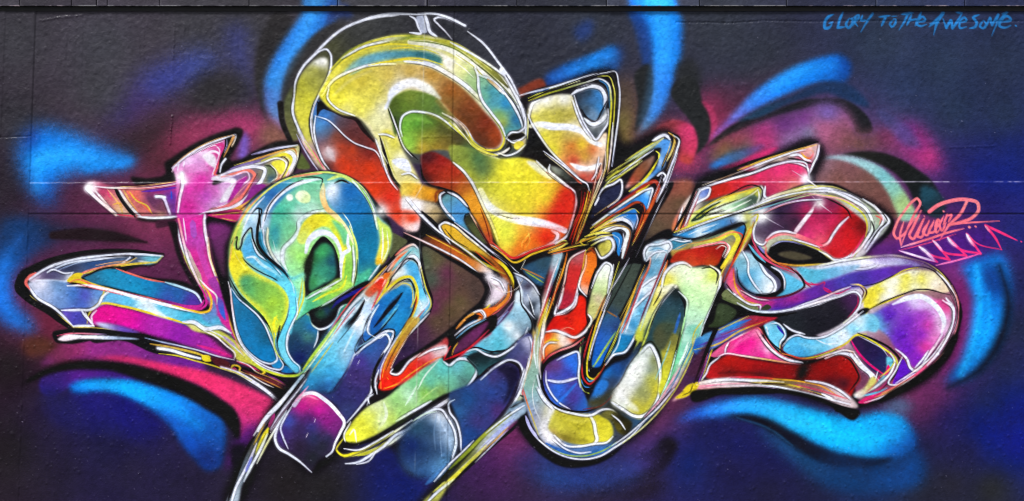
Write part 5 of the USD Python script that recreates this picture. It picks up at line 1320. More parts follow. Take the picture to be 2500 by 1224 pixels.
s 10 1010,490 930,640 850,800 780,930 | 301818 f0d0c8 c83028 281414
; n left column
f 3 215,660 232,612 245,600 400,570 422,610 402,642 372,702 332,802 282,962 222,1102 180,1240 40,1240 130,1022 200,822 262,702 222,712 | 300,620,88b8d8 255,650,ecf2f8 380,605,f0f4fc 310,720,5a9cc0 265,800,4890b8 290,865,f0f2f8 230,930,dce8f4 200,995,68a8d0 150,1060,e4f2f8 180,1070,3a90c0 130,1180,3088c0 330,660,d0e4f0 90,1200,a8d0e8
s 12 225,705 215,660 240,605 330,590 405,575 420,612 395,650 | W W W d8e8f4 W W W
s 8 245,690 300,650 370,640 | W
s 10 232,715 265,690 262,720 200,872 130,1062 55,1240 | W e06838 b03030 b03038 c83030 d85030
s 9 215,870 150,1040 80,1240 | f0e8f0 d8e0f0 f0f0ff
s 12 170,870 100,1060 30,1240 | e0a030 d8b838 c87830
s 10 200,900 250,860 320,820 | W
s 11 140,1060 220,980 290,920 | W
s 12 380,660 340,780 280,930 200,1130 170,1240 | 801c28 a03038 702838 5a2c48 48305c
s 8 400,650 355,770 310,900 | K
s 16 390,710 345,850 295,975 | e06830 e8b030 e8d838
s 10 300,1000 250,1130 200,1240 | 20202c
; green white body
f 4 350,910 372,792 440,732 520,725 560,752 650,757 720,752 775,800 775,882 742,1002 692,1102 640,1260 500,1400 480,1240 520,1102 540,1012 482,942 460,892 400,932 | 420,755,f4f4ec 390,850,e8dc48 520,780,ecf8dc 650,790,ecf8d4 715,820,c8d848 600,900,ccf2b4 560,850,e4f8d4 640,1000,c4f2b4 570,1100,bcecc4 620,1190,c4f2dc 725,900,e4f8dc 525,930,a8d898 740,830,d8e068 540,1230,d8f0f0 600,1300,80d0b0
f 3 265,1030 335,895 365,895 430,880 462,895 362,980 292,1100 232,1300 170,1300 | 310,980,e8dc38 400,900,f0f0e0 340,960,f0f0d8 250,1150,d8e090 210,1260,c8d040
s 14 345,905 372,800 440,738 520,728 565,755 | W W W f0f0f0
s 12 640,770 700,757 755,800 745,885 | 283010 181c10 K K
s 14 700,745 770,795 772,885 735,1005 680,1130 620,1300 | f0e8d8 W W W W W
s 12 800,830 770,960 700,1120 640,1290 | K
s 8 785,890 750,1000 690,1150 | c8c848
s 9 350,910 330,960 285,1040 | K
f 4 215,1300 300,1082 380,972 442,905 482,942 512,1040 522,1132 490,1300 440,1420 300,1420 | 400,1010,2a4858 440,950,141818 330,1100,224656 450,1100,304a4c 400,1200,485e4c 480,1080,1a3648 300,1250,204050 430,1300,6c7038 350,1330,344838
s 20 482,1095 455,1190 420,1290 | 2a60b4 @.9
s 12 470,935 530,1000 520,1110 490,1250 | f0f4ff d8f0e0 b0e8a8 a0d888
s 8 475,960 512,1030 515,1120 | K
s 12 455,895 370,985 300,1090 235,1260 180,1400 | f0f0e0 W e0e890 c8d858 b0b848
s 8 440,910 380,970 310,1080 250,1230 | 101414

r 234
; chrome lens right
o 1500 816 3
f 4 -20,430 50,350 100,250 190,130 260,78 292,92 312,170 338,260 332,400 312,492 250,572 182,622 140,602 60,562 -20,510 | 250,120,e8f0f4 150,250,dce6ea 40,440,f4f6fa 235,250,68786c 290,190,707840 275,350,a4a43c 200,420,868c54 150,520,b0a838 200,570,c0b830 310,400,b8b030 120,350,ccd8dc 60,530,e4ecec 220,180,b4c4c4 170,350,9ca498
s 18 185,140 265,80 298,130 332,240 337,330 317,480 242,582 190,605 150,602 60,552 -20,500 | d8e4e8 W W e8ecec W W W W W W W
s 12 180,110 270,55 318,120 350,240 345,400 325,500 | 141810
f 3 345,100 430,-10 462,10 440,150 405,300 345,460 328,440 345,300 350,200 | 400,150,b0a838 350,320,c8c838 420,50,74743c
f 4 280,20 340,-80 440,-60 400,40 350,120 310,90 | 340,0,4c5038 390,-40,3a4838
s 9 412,50 380,150 300,330 | 80c0d0 @.8
f 3 462,150 502,30 535,-60 625,-60 602,60 542,200 472,340 402,450 300,562 340,482 412,350 | 540,40,c4f2dc 480,200,70d8a0 450,260,60c890 505,140,94e8c4 560,100,50a090 430,350,e0b0c0 480,260,d8a0b0 380,450,b880a0 590,0,78c8b0
s 12 480,-10 445,150 395,330 322,490 200,622 | 0c1010
s 8 500,0 470,130 420,300 340,460 | 78e0a8 60d090
s 14 540,60 510,150 470,230 | e8fff4
s 9 582,50 505,210 425,375 330,505 | 3a88b0 3a78a8 4858a0
s 10 475,250 402,372 300,525 220,610 | e0a0b8 e8a8b8 d890b0
s 9 595,95 520,272 430,432 330,562 200,692 60,800 | c8c860 d0c858 b8b048 c0b860 d8d8a0 c8c860
s 8 440,400 310,550 200,650 90,745 -20,820 | e8ecf8 W W
s 7 420,400 300,540 180,660 | 141414
r 24
; letter S
o 2000 400 3
f 5 -470,360 -380,270 -250,200 -100,148 20,138 120,150 260,220 390,300 490,360 550,430 540,470 330,690 650,660 860,760 960,860 1025,1000 1035,1130 1000,1260 900,1420 700,1590 450,1730 350,1770 250,1790 0,1700 -300,1640 -500,1630 -830,1640 -930,1660 -900,1600 -820,1500 -780,1250 -680,1080 -690,850 -600,720 -520,620 -490,500 | K
f 3 -470,330 -350,262 -200,220 -60,180 0,158 120,182 250,232 380,312 480,372 522,422 510,452 400,582 310,682 200,702 120,722 0,700 -100,600 -400,640 -480,560 | 0,190,d8d8dc 150,220,a0a080 300,280,c8ccd0 420,380,98a484 450,430,b0b8b0 380,540,a8b0b8 300,640,c8c0c8 -300,280,b8c8c8 -200,235,c8b858
f 3 -470,350 -350,275 -200,245 -60,225 0,235 110,262 210,330 305,400 345,440 335,540 270,622 200,685 120,692 40,642 -30,612 -130,562 -250,512 -330,522 -400,585 -450,600 -475,540 -482,440 | -400,450,281e36 -430,520,48364c -455,575,d0d0dc -440,400,c8c8e8 -300,350,221a36 -240,300,2a223e -150,280,582858 -100,330,bc2856 -50,420,d02a60 -170,420,221a2e -80,520,e83880 0,560,f06478 0,480,e03a70 50,350,a42056 100,400,d82858 100,300,742046 -30,260,5c2e5a 30,245,682a4e 200,500,b81c20 250,420,9c1616 220,580,c81c20 100,650,c01c20 200,340,c01c20 310,450,5a1010 -250,470,2a2036 -330,500,402a48 120,560,c02028
s 14 215,390 150,452 100,522 62,582 20,602 -20,600 | d0d8f0 W W W f0a0a8 f08890
s 10 45,250 130,290 205,340 235,400 | K
s 26 -45,335 -130,440 -195,525 | f4ecf8 f0e4f0 e8c8d8 ~5
s 30 -400,605 -385,562 -330,525 -250,508 -170,525 -100,552 20,600 | f07080 f07880 f08890 f4a0a0 f07080 f06078 e84868
s 12 -385,550 -330,508 -250,495 -170,512 | e8d0e8 W W W
s 12 -460,420 -480,500 -462,570 -410,592 -390,570 | W
s 12 -482,425 -492,520 -470,600 -410,680 -340,725 | d85068 e05070 c84060 e05878 c03048
s 16 -445,600 -400,655 | 8080cc
f 4 -372,640 -350,600 -300,570 -200,568 -100,600 0,640 100,700 60,740 -100,736 -200,732 -300,712 -352,692 | K
f 5 -305,662 -220,640 -120,660 -50,690 -120,706 -240,692 | 4c4636
s 14 -388,610 -390,660 -350,702 -300,732 | f07068 e86060 d8a038
s 10 -352,605 -290,572 -200,572 -100,602 | e0e0f0 8890d0 8080b8 303048
s 10 -290,560 -200,560 -100,590 0,632 70,690 120,722 | d8d048 d0c038 e0d848 d8d040 d8c838 c8c050
s 8 -200,552 -100,578 0,612 | W e8e8f8 W
s 14 -330,722 -200,744 0,738 100,732 | d86838 d8a030 d8b030 c8b838
s 12 0,640 60,670 110,705 200,690 245,655 | W f0f0e8 W W W
s 11 230,692 290,592 330,520 | e83868 d83060 c02050
s 9 250,690 310,600 360,500 | c8c050 181414
s 18 -480,310 -350,245 -200,200 -60,175 0,178 100,195 250,242 350,292 | d8e8f0 e8e8e0 d8d0a0 e0e0c0 W W d8d8e8 W
s 8 -480,330 -350,265 -150,215 0,200 | e8d038 d8c838 d0c848
s 9 -200,190 -60,160 0,165 100,170 200,202 | c8c040 c8c858 b0a860 a8a060
s 10 25,202 85,200 | 282030
s 16 0,197 100,207 250,272 342,332 382,402 392,462 342,562 300,622 230,682 | W f0f0f8 W W W d8e8d0 W f0d8e0 W
s 12 -20,228 130,250 250,312 330,382 352,452 340,540 | d8c848 e0d840 d0d050 d8d848 c8c040 c8a838
s 9 -100,215 30,238 180,262 280,312 335,355 | f0a0b0 f0a8b8 f4b8c0 d8a0b0
s 34 300,262 400,332 440,402 430,462 392,530 | 8c8c84 98a888 98a888 a0b8a0 a8b8b0
s 12 412,380 452,402 440,450 | d85050 d89078
s 13 320,258 420,330 472,402 460,442 400,522 330,622 | W d8d8e0 W W W W
s 10 382,420 402,482 362,560 | K
s 12 480,368 512,422 462,472 402,562 345,645 | d8d8e8 W W e0e8f4 W
s 10 440,340 495,420 440,480 370,580 | K
s 8 420,350 455,385 470,420 | f0a0a8
; lower body
f 3 -700,870 -680,760 -620,700 -560,640 -480,640 -380,720 -200,755 0,742 150,712 350,682 500,667 620,682 750,722 850,782 940,872 1000,972 1022,1062 1010,1152 990,1250 900,1390 700,1570 450,1700 300,1740 250,1600 150,1380 0,1270 -300,1120 -500,1060 -620,1000 | 0,780,d0d8f0 400,710,d8d8ec 800,780,a09870 960,950,98607c 950,1200,8a4868 850,1380,7a3058 600,1600,a03058 350,1500,58304c 420,1650,804060 -400,900,30304c 200,1150,e8e8f0
f 2 -20,765 150,725 400,692 550,690 680,712 745,745 680,762 500,742 350,742 250,765 100,792 -20,815 | 150,750,d4dcf0 500,715,c8c8ec 350,720,f0f0ff 680,735,a8b0e0
s 12 200,750 290,772 340,770 420,745 | W
f 3 -165,772 0,775 150,752 300,752 250,785 100,842 0,872 -45,885 -80,870 -130,815 | 0,810,58b8dc 200,770,98bce0 -80,820,5cc0e0 100,800,6cb0dc
f 4 -420,1060 -370,1010 -200,970 -50,910 0,872 100,842 250,792 400,772 550,747 690,755 640,802 500,842 350,902 250,912 150,942 0,992 -200,1060 -350,1085 | -300,1035,3a20ac -100,980,4a2090 0,920,5a2a98 200,850,4840ac 450,800,5a30b0 600,770,5c2c8c 300,870,403094 -200,1000,582890 -380,1050,506098 -120,1010,40209c
s 10 -60,870 -20,890 40,870 30,905 120,952 230,912 | d02868 d03060 d02060 d02060 c02060 c83870
s 8 -20,890 60,920 110,955 | d02060
f 2 325,1005 340,932 400,892 550,822 660,782 750,777 850,802 900,852 955,935 900,947 830,922 780,932 700,932 600,952 480,1012 400,1052 335,1065 | 400,960,e0d030 440,915,d8d038 365,1015,e8d838 520,930,f4f4f4 560,865,f4f4f4 640,830,d8d034 750,840,d8d03c 620,890,e0d850 800,830,ece8b4 850,880,f4ece4 700,905,e4e4c8 900,920,e8d0b0 480,985,f4f4f8 690,800,f0f0e8
s 8 240,900 400,882 560,812 680,762 760,757 850,792 920,872 970,962 | K
s 9 520,840 640,775 730,760 | d8c838
s 9 350,1080 450,1020 600,962 720,922 800,922 900,947 960,962 | K
s 10 330,1125 360,1075 500,1010 620,962 | d8c838
s 12 230,885 300,890 345,930 315,1010 270,1060 | d8c8a8 e8c868 301420 c8b830 e0e8d0
s 9 300,905 325,935 300,1000 | 401820
f 3 280,1095 345,1055 370,1065 340,1100 310,1135 300,1110! | K
s 10 230,900 160,925 0,990 -200,1060 | f0e8f0 f0c8d0 W W
f 4 355,1130 420,1082 550,1012 650,977 780,962 860,992 937,1002 962,1082 952,1202 902,1302 802,1402 742,1482 690,1492 620,1402 560,1352 500,1262 420,1200 | 700,1010,e8e8ff 600,1060,8444c0 800,1015,e8e8f8 880,1000,d83880 920,1050,d83078 500,1100,5818b0 650,1150,681cb8 800,1180,d02a98 745,1250,781cb8 880,1130,e8e0f8 905,1200,f0e0f4 600,1250,5818b8 650,1350,681cc0 780,1340,e03890 850,1280,e080bc 720,1430,7820b8 430,1150,58a0d8 800,1100,ac44b8 740,1120,8828b8 420,1200,60b8e0
s 36 540,1030 650,985 750,975 830,1022 892,1092 915,1162 895,1240 | e0d8ff W W W W W f0e0f8 ~5
s 22 930,985 982,1060 985,1150 940,1270 870,1385 | f0f0ff W W f4e8f4 f4f0fc
s 9 970,890 1012,990 1028,1100 1002,1224 930,1370 820,1490 700,1580 | f0a888 f08078 f07870 e8a860 d88860 c85058 e08070
s 12 860,790 940,872 985,952 1010,1040 | f0f0e0 W f0e8e8 W
s 8 640,690 780,725 880,790 960,880 | d8c848 d0c850 c8c050 c8a060
s 9 930,880 985,960 1010,1060 1000,1150 960,1260 880,1390 | K 301020 201018 K K K
s 12 0,745 200,705 400,680 550,672 700,700 | f0f0d0 W d8d8a0 f0f0e0 c8c050
o 1700 680 3.755
; lens, cyan and pink of the lower half
f 3 700,330 900,300 1100,230 1300,172 1470,150 1497,182 1482,262 1422,342 1302,432 1152,502 1022,532 900,492 800,430 740,370 | 1250,280,1e1e26 1420,200,442050 1100,400,16161e 900,420,1e2228 1150,250,202028 1300,350,1a1a22
s 12 1482,160 1482,232 1442,302 1385,365 | b01c50
s 12 880,292 1100,242 1300,172 1480,134 1505,165 1495,255 1440,330 1350,410 | W W e8e8f8 W W W W e0e8c0
s 15 800,420 870,472 995,512 | W
f 2 618,432 700,388 760,420 822,482 825,530 772,602 765,660 700,602 642,502 | 700,480,64c4ea 660,440,90d4f0 760,560,70c8ec
s 20 740,432 780,482 812,515 | 2820a0
s 10 690,415 740,410 800,470 815,520 770,590 765,650 | W
s 9 640,440 660,520 | W
f 3 785,655 800,602 880,532 1000,542 1150,547 1300,472 1440,392 1502,345 1620,330 1680,420 1650,490 1560,482 1450,512 1380,582 1250,652 1100,702 950,722 850,702 | 880,640,50b0e0 1000,600,58b8e4 1150,630,60c0e8 1250,560,c4e2f4 1350,520,f4f6ff 1440,460,78c8e8 1490,400,e4f2fa 1600,420,60b8dc 950,680,3c9cd8
s 20 860,520 800,600 785,660 850,705 | K K 602838 802028
s 12 790,620 850,550 930,518 1000,540 1150,540 1300,470 1440,370 1530,300 | e8f0ff W W W W W W
s 8 1100,562 1200,602 1300,592 | W
s 14 765,610 770,680 850,702 950,732 1100,717 1250,662 1380,592 1480,512 1560,510 | e0b838 d87030 c83830 d8b030 d8d038 d8d048 c8b838 d8d040 e0d838
s 10 860,730 1000,745 1150,722 1300,660 1420,585 | 601828 703028 a83040 d86080 f0c0d0
s 10 620,445 640,545 700,625 790,700 | K
f 3 255,692 300,572 400,522 540,458 585,470 602,572 682,672 802,752 960,795 800,772 600,742 400,712 | 400,620,e8188a 560,500,f080a8 500,580,e01c88 650,660,f4c8e4 700,720,e83890 850,770,f06090 300,620,d84080 450,540,e83c90 600,700,e0208c
f 3 130,712 200,642 295,580 262,692 200,722 | d05484
s 10 262,692 270,640 300,582 | W
s 12 200,717 262,692 400,707 600,737 800,767 960,787 | W f8f0f8 f0e0c8 d8b860 f0a080 f0a0c0
s 20 560,480 620,572 700,662 830,742 975,772 | f0a0b8 f4e0f0 W W W
s 9 600,470 660,580 760,690 880,745 | f07878 e06080
s 14 300,582 430,510 575,458 610,510 | f0b0c8 f4c0d0 f07070 f06068
s 12 590,435 620,500 700,600 820,690 | 401018 K K K
f 4 85,905 110,822 180,762 262,712 500,742 800,782 1000,792 1200,732 1300,702 1402,722 1482,842 1504,932 1452,1002 1412,1085 1300,1022 1100,952 950,932 700,922 400,912 150,932 | 300,760,b01c18 300,860,6c1818 600,800,a41418 600,880,4c1018 800,830,8c1418 1130,830,a81814 1150,880,841414 1250,760,861414 1350,780,a81810 1400,850,a01410 1080,760,501014 1350,960,3c1420 1450,1040,b41818 1200,960,340e18 130,880,b01c20 450,780,a81818
f 22 960,790 1040,790 1020,860 980,930 920,930 920,860 | 100a0c
s 13 1320,702 1400,742 1462,832 1490,902 1440,990 1395,1045 | 3a1014 K K K K 301018
s 22 1180,735 1300,685 1400,700 1502,790 1580,860 1630,900 | f0c8d0 W W W W W
s 8 1200,722 1300,665 1420,672 1500,750 | c86030 e8a868 c8a050
o 2000 816 3
s 22 230,140 300,232 382,312 382,362 342,402 | W f0f0e8 W W e0e8d8
s 12 250,130 310,215 400,300 440,340 | e8ecff
f 3 225,40 280,8 400,52 482,112 505,172 495,272 440,292 380,262 300,152 | 400,150,241a48 300,80,301c48 450,200,202454 350,60,1c1838
f 2 500,165 545,185 525,262 442,372 350,425 440,340 490,270 | 510,200,60bcd4 470,310,70b8d0
s 15 230,40 270,112 370,222 482,302 | e0207c d81870 d01868 d81868
s 24 507,230 502,272 485,298 | e01868
s 7 290,15 390,65 470,115 500,160 | c8c8d8
s 12 -40,160 80,120 200,65 270,8 390,50 475,108 565,190 572,242 505,352 400,430 | c83070 c05060 d8c040 e8d838 d8d038 e8e038 e0e040 d8e050 b0b8a0 e0e048
s 10 -20,180 100,140 190,118 260,130 | f0c0a8 W f0d8d0
s 12 520,140 552,195 535,262 432,372 332,435 | W f0f4ff W W e8e8a0
s 15 280,-8 400,40 530,115 592,200 575,262 482,375 400,425 | K
s 9 330,445 450,395 530,320 | 482070 e83070 402060
f 2 612,182 662,252 702,282 622,332 540,370 575,270 | 5a1cb8
s 9 612,160 562,262 512,368 560,372 662,312 730,272 | W
s 15 560,110 602,140 642,182 672,252 702,270 742,242 792,162 852,82 902,0 | W W W W W W f0d8e8 e8c8e0 W
s 10 700,250 760,180 800,120 | W
s 15 940,40 860,150 740,270 600,365 450,440 300,500 | f0a0b8 f080a0 e85080 e07060 e87068 e83068
s 9 920,30 830,160 700,270 560,360 | f0e0e8 W f0e0e0 W
s 8 640,345 540,410 440,440 | e8c070 e0a060
s 12 260,460 350,445 450,420 | 58a8d8 68b8d8
f 3 280,508 340,465 460,425 385,490 330,512 | e02870
s 12 -40,345 60,380 140,420 220,465 | W d8d8f0 W W
f 6 1010,20 965,122 855,242 705,352 580,422 445,498 480,452 620,382 760,282 880,162 955,40 | 0e0a0e
s 12 230,480 300,515 350,515 | K
r 242
; base bar
o 1700 680 3.755
f 4 -220,1120 -160,1070 -80,1020 0,960 200,920 600,915 900,935 1200,970 1420,1090 1480,1180 1400,1200 1100,1100 700,1000 300,1000 0,1040 | 200,950,f0e8ec 700,960,686030 1100,1020,804848 0,1010,f0b0b8 1300,1090,e0d0d8
s 18 300,907 600,910 760,927 | d06080 c01828 c02028 d06028
s 20 0,962 200,932 500,937 800,952 | f0e0d0 W W d8c8a8
s 12 700,922 950,945 1150,990 1310,1085 | e0a828 e8b030 e09830 d89050
s 15 480,952 800,967 1000,1012 1220,1090 | d8c058 a89838 d8b838 b8a048
s 10 0,992 300,967 600,962 | e87090 e890a8 f0c0c8
s 12 600,962 840,972 | 281410
s 14 900,972 1150,1032 1385,1105 | c05060 a83858 e06070 e87080
s 8 950,1000 1120,1045 1260,1090 | 382c60
s 16 1000,937 1200,972 1350,1052 1412,1105 | W d8d8e8 W W
s 15 0,1015 300,992 700,990 1000,1052 1250,1115 1410,1155 | f08890 f0d8e0 W W W W
s 20 1150,1060 1250,1105 | f0f0f4
s 8 1060,1040 1180,1085 | 202024
s 8 -60,1040 200,1012 400,1000 | e0b838 e8c0a0
o 1500 816 3
f 3 445,470 490,430 535,375 580,358 620,352 590,420 560,440 500,468 | e4cc2c
s 7 500,450 555,420 575,370 | 403810
f 5 555,440 700,400 850,392 1100,392 1300,412 1500,460 1650,520 1800,580 1765,625 1600,540 1500,492 1300,442 1000,442 800,442 560,475 | 0c0a0c
r 24
; frame left of the red
o 1700 680 3.755
s 14 150,640 115,730 55,930 | e8d030 d8b838 e0c838
s 10 125,670 85,800 40,930 | 3060b0 4868c0 305090
s 12 105,690 60,850 15,970 | e86080 c83890 6040b0
s 9 90,660 50,800 20,900 | 20284c 3a2068
s 11 215,720 120,800 92,870 45,935 | W
f 3 -30,660 -10,560 60,520 180,470 480,345 745,358 600,432 300,562 160,642 -10,690 | 100,540,50a8d8 350,430,2c84d8 500,400,a02030 250,560,6c40a4 0,640,1c5cb8 650,375,a81c2c
s 8 170,490 480,345 | c8b838 d0c840
s 10 230,520 500,422 725,365 | 802030 b02030 c02838
s 12 -20,655 200,600 400,482 650,388 | d8d038 e0b830 e8c030 c85030
s 16 0,625 150,570 320,510 | 3048b0 6c40a4 503088
s 22 210,500 350,430 500,375 | 48a0dc 2a80d4 3858b8
s 10 -40,600 -20,500 60,380 | d8c038
f 14 130,560 170,520 100,700 20,900 -70,900 0,700 | 402038
s 44:36:24:10 190,440 120,600 50,780 -20,960 ~4 | K K 180c14 281420
s 40 200,440 350,340 | K
; middle: lens, hook and olive chips
f 3 60,430 130,420 210,230 370,310 300,400 150,450 | 130,400,2c3822 240,300,3a4830 300,330,303c28
f 3 235,180 270,110 300,100 440,220 400,240 | 300,160,56663c 380,215,606c44
o 1500 400 3
f 3 880,720 940,648 1002,660 1060,720 1102,802 1152,852 1180,902 1152,955 1080,957 980,922 920,852 | 930,720,60a0b8 1000,740,acd2e4 975,850,3890c0 1060,850,84bcdc 1140,905,f4f6fa 1100,850,d4e6f2 940,670,c0dce8 1000,800,58a4cc
s 10 940,640 980,720 982,800 1022,880 1080,950 | W
s 16 1060,715 1110,800 1170,860 1182,905 1150,955 1080,962 | d8e8f4 W W W W
s 40 985,590 1040,680 1100,725 1180,790 1235,850 1240,900 1215,940 1140,968 1040,960 | 101820 K K K K K K K K
s 9 895,760 915,870 980,935 1050,965 | 0e1820
f 2 1140,752 1220,782 1330,842 1388,882 1330,932 1240,962 1185,975 1240,932 1257,880 1230,812 | 1250,830,5cb8e0 1330,880,58b8e0 1180,765,c8e4f0 1270,930,50b0d8
s 16 985,592 1030,652 1105,722 | 60b0d0
s 9 1150,755 1210,790 1245,850 1245,920 | W
s 9 1010,600 1090,692 1200,752 1320,802 | d83868 e85070 c02848
s 16 1200,735 1330,792 1400,872 1440,905 | d86028 a02838 901830 b02040
s 12 1310,772 1430,882 1520,880 | f0c8d0 d03060 d83060
s 14 1290,762 1380,852 1392,892 1340,940 1250,970 1150,985 | 501018 K K K K 301018
f 4 822,870 840,790 870,760 880,850 930,930 1010,980 1130,1000 1280,975 1440,905 1540,880 1500,960 1400,1000 1200,1060 1060,1055 940,1010 860,950 | 850,850,e05078 900,950,e08090 1000,1000,e04078 1150,1020,d83078 1300,990,b82c80 1450,930,5a2a98 1300,1030,4a2090 1180,1050,3c20a8
s 12 890,880 980,962 1100,984 1250,972 1400,905 | c02040 5a1028 901838 5a1028 401828
s 11 868,770 895,920 960,1002 1080,1035 | c83820 e8b030 e8a030 d8c838
s 8 930,930 1050,990 1130,1000 | f0d0d8 W e8b0c0
f 2 785,962 830,918 880,952 960,1022 1052,1052 1062,1075 980,1062 850,1005 | 707a50
s 11 830,918 900,972 1000,1032 1070,1042 1062,1080 | W
f 2 1075,1065 1120,1030 1150,1050 1110,1075 | 303828
s 13 900,1020 1000,1072 1150,1087 1300,1067 1500,1012 1650,970 | W d8ecff W W f0e8f0 W
s 22 760,985 850,1030 1000,1092 1200,1110 1330,1090 | K
s 30 800,870 740,1020 680,1170 640,1260 | K
s 7 820,880 870,950 | K
r 241
; light flares
b 26 1400,110 | fff
b 44 1400,110 | f8f0ff @.8
s 3:10:3 1300,50 1400,110 1560,230 | e0a8c8 fff e0c8e8 @.9
b 40 1500,290 | fff @.9
s 2:9:2 1440,230 1500,290 1590,360 | d8a0c0 fff d0b0d0 @.8
b 60 1080,370 | fff @.85
b 40 1070,385 | fff @.9
s 2:10:2 1000,270 1080,370 1240,470 | e8d8e8 fff 8a70a0 @.8
r 0
; thin scratches of bare wall
o 1000 400 3
s 4 815,775 850,700 | e8e8d8
s 4 600,420 640,380 740,400 800,410 | 605838 @.7
s 5 820,620 825,580 880,510 | e8e060
s 5 850,620 880,560 870,510 | e8e060
s 4 610,890 640,920 720,940 790,910 830,850 | f0e8e0
r 30
; slogan
o 2000 0 3
s 20 104,106 70,122 40,172 42,208 76,202 94,176 | 2874b8
s 15 70,174 102,162 | 2874b8
s 18 175,88 152,140 135,205! 190,198 | 2874b8
s 17 222,135 196,185 212,206 240,175 240,138 218,140 | 2874b8
s 18 270,118 245,190 | 2874b8
s 15 248,132 290,112 284,142 256,160! 282,195 | 2874b8
s 15 318,112 306,150 345,148! | 2874b8
s 17:15:4 392,100 350,160 303,238 | 2874b8
r 31
s 15 436,126 520,115 | 2874b8
s 17 492,118 455,192 | 2874b8
s 15 548,142 518,180 530,198 556,175 560,142 545,138 | 2874b8
s 8 526,122 572,117 | 2874b8
r 32
s 18 602,106 690,95 | 2874b8
s 18:15:5 650,104 618,170 585,220 | 2874b8
s 15 678,108 642,188 | 2874b8
s 17 750,88 704,190 | 2874b8
s 14 655,152 722,140 | 2874b8
s 15 716,165 778,145 760,122 728,150 718,182 745,192 788,178 | 2874b8
r 33
s 18 918,92 866,140 806,198 | 2874b8
s 25:20:3 905,98 865,165 838,260 | 2874b8
s 14 808,176 880,168 | 2874b8
s 18 908,140 932,205! 966,150 976,208! 1012,160 1048,95 | 2874b8
s 15 1003,92 1050,98 | 2874b8
s 15 1028,168 1080,148 1064,128 1034,158 1030,205 1080,198 | 2874b8
s 18 1172,108 1128,130 1155,165 1140,200 1102,208 | 2874b8
s 15 1202,152 1178,195 1202,208 1222,175 1206,150 | 2874b8
s 17 1218,206 1252,132! 1266,185! 1312,108! 1296,170 | 2874b8
s 18:14:3 1372,92 1300,180 1262,268 | 2874b8
s 17 1330,165 1405,142 1378,118 1336,148 1320,190 1360,204 1405,186 | 2874b8
s 14 1338,104 1385,92 | 2874b8
s 29 1438,188 1444,192 | 2874b8
r 34
r 0
o 0 0 1
f 12 2120,612 2200,588 2300,575 2420,555 2440,590 2330,640 2230,648 2200,625 2140,632 | 2160,615,502078 2300,600,44187c 2420,570,381a70 @.8
r 34
; signature
o 2000 400 3
s 17 600,602 640,490 700,362 736,278 716,255 688,272 620,352 562,452 548,520 568,548 610,525 665,450 705,395 | f0788a f07080 f47c84 f08a8c f07080 ec6c80
s 14 620,425 592,520 598,600 | f07888
s 18 747,342 690,460 664,535 685,552 715,510 762,405 | f07080
s 17 772,398 730,490 722,535 742,540 775,480 806,415 | f07080
s 15 805,420 765,515 785,525 815,470 842,415 | f07080
s 15 840,430 808,505 828,505 876,408 | f07080
s 14 848,478 886,430 872,408 850,470 858,505 892,470 | f07080
s 15 912,385 882,460 896,490 930,430 | f07080
s 15 940,365 908,450 | f07080
s 15 935,385 968,372 945,430 | f07080
s 21 768,384 771,386 | f48a90
s 33 908,348 912,350 | f07888
s 19:21:17:5 1080,280 1030,372 955,445 880,562 | f48a90 f07080 f07888 e85a80
s 26:24:19 805,352 860,310 950,276 1080,264 1160,290 1166,340 1125,392 1050,425 950,448! | f07080 f47e88 f07888 f48890 f07080 f07078
s 14:12:4 960,442 1100,432 1320,420 | f07080
s 15 600,612 800,552 940,505 1060,475 | f0b0d0 f07080 f07080 f07888
s 7 600,632 800,580 1000,515 | e84878
s 47 1098,464 1102,466 | f4888c
s 35 1144,460 1148,462 | f07888
r 35
s 15 585,636 720,682 865,720! 735,608! 800,660 955,704! 832,560! 900,640 1078,674! 942,538! 1020,620 1182,660! 1080,512! 1150,580 1335,630! | e0308c d83084 e83880 e83478 e83474 e83474 e8347c e8347c e83478 e83474 e83474
s 17 1335,630 1300,560 1218,452! 1300,490 1450,562 | e83474
s 14 590,638 700,672 850,716 | e8c8f0 f0e0f8 c8a0e0
s 18 732,608 770,635 840,705 | W f0d8f4 d890d8
s 17 832,562 870,600 905,645 | f0d0f0 f0c0e8 e85ca0
s 17 940,540 970,580 1010,610 | W f0c8e8 e86ca8
s 17 1078,515 1100,555 1135,605 | W f0d0e8 e85c98
s 14 1216,455 1250,500 | f0a8c8 e85c90
s 26 1478,570 1482,572 | e8407c
s 12 855,745 1020,705 1182,658 | f080c0 f06cb0 f0509c
; later touches over the letters
r 24
o 2000 400 3
s 16 905,1000 985,1062 990,1150 945,1270 868,1392 790,1478 | f4e8f8 W W f4f0fc W f0d8e8
s 9 1000,960 1024,1080 1004,1210 940,1350 830,1470 | f0a0a8 e87890 f090a0 e8a070 e07890
s 7 960,960 998,1060 992,1160 955,1270 880,1390 | 58183c 8a3060 501838 802850
s 8 700,1560 560,1650 430,1720 330,1750 | f8e8f0 W f4d0e0
s 9 640,1610 520,1670 400,1715 | f0b070 e89060
s 8 500,1640 420,1680 330,1700 | 58b0d8 70c0e0
s 8 450,1560 520,1500 560,1440 | e8e040 d8d840
s 10 300,1700 380,1640 440,1560 | d82860 e83070
s 8 330,1660 400,1600 430,1520 | f4f0f0 W
f 3 250,1700 330,1640 400,1560 420,1580 360,1660 290,1720 | 280,1700,e8e0e8 380,1600,d8d060
f 4 1030,1010 1050,1100 1035,1180 1000,1290 920,1420 800,1530 640,1640 470,1725 440,1750 480,1700 640,1600 790,1500 900,1400 980,1280 1020,1150 1024,1080 | 0e0a0e
r 0
o 2000 816 3
f 7 1000,60 965,150 860,265 720,365 600,435 470,492 445,502 470,462 600,402 740,312 860,200 940,80 985,0 1015,0 | 0c080c
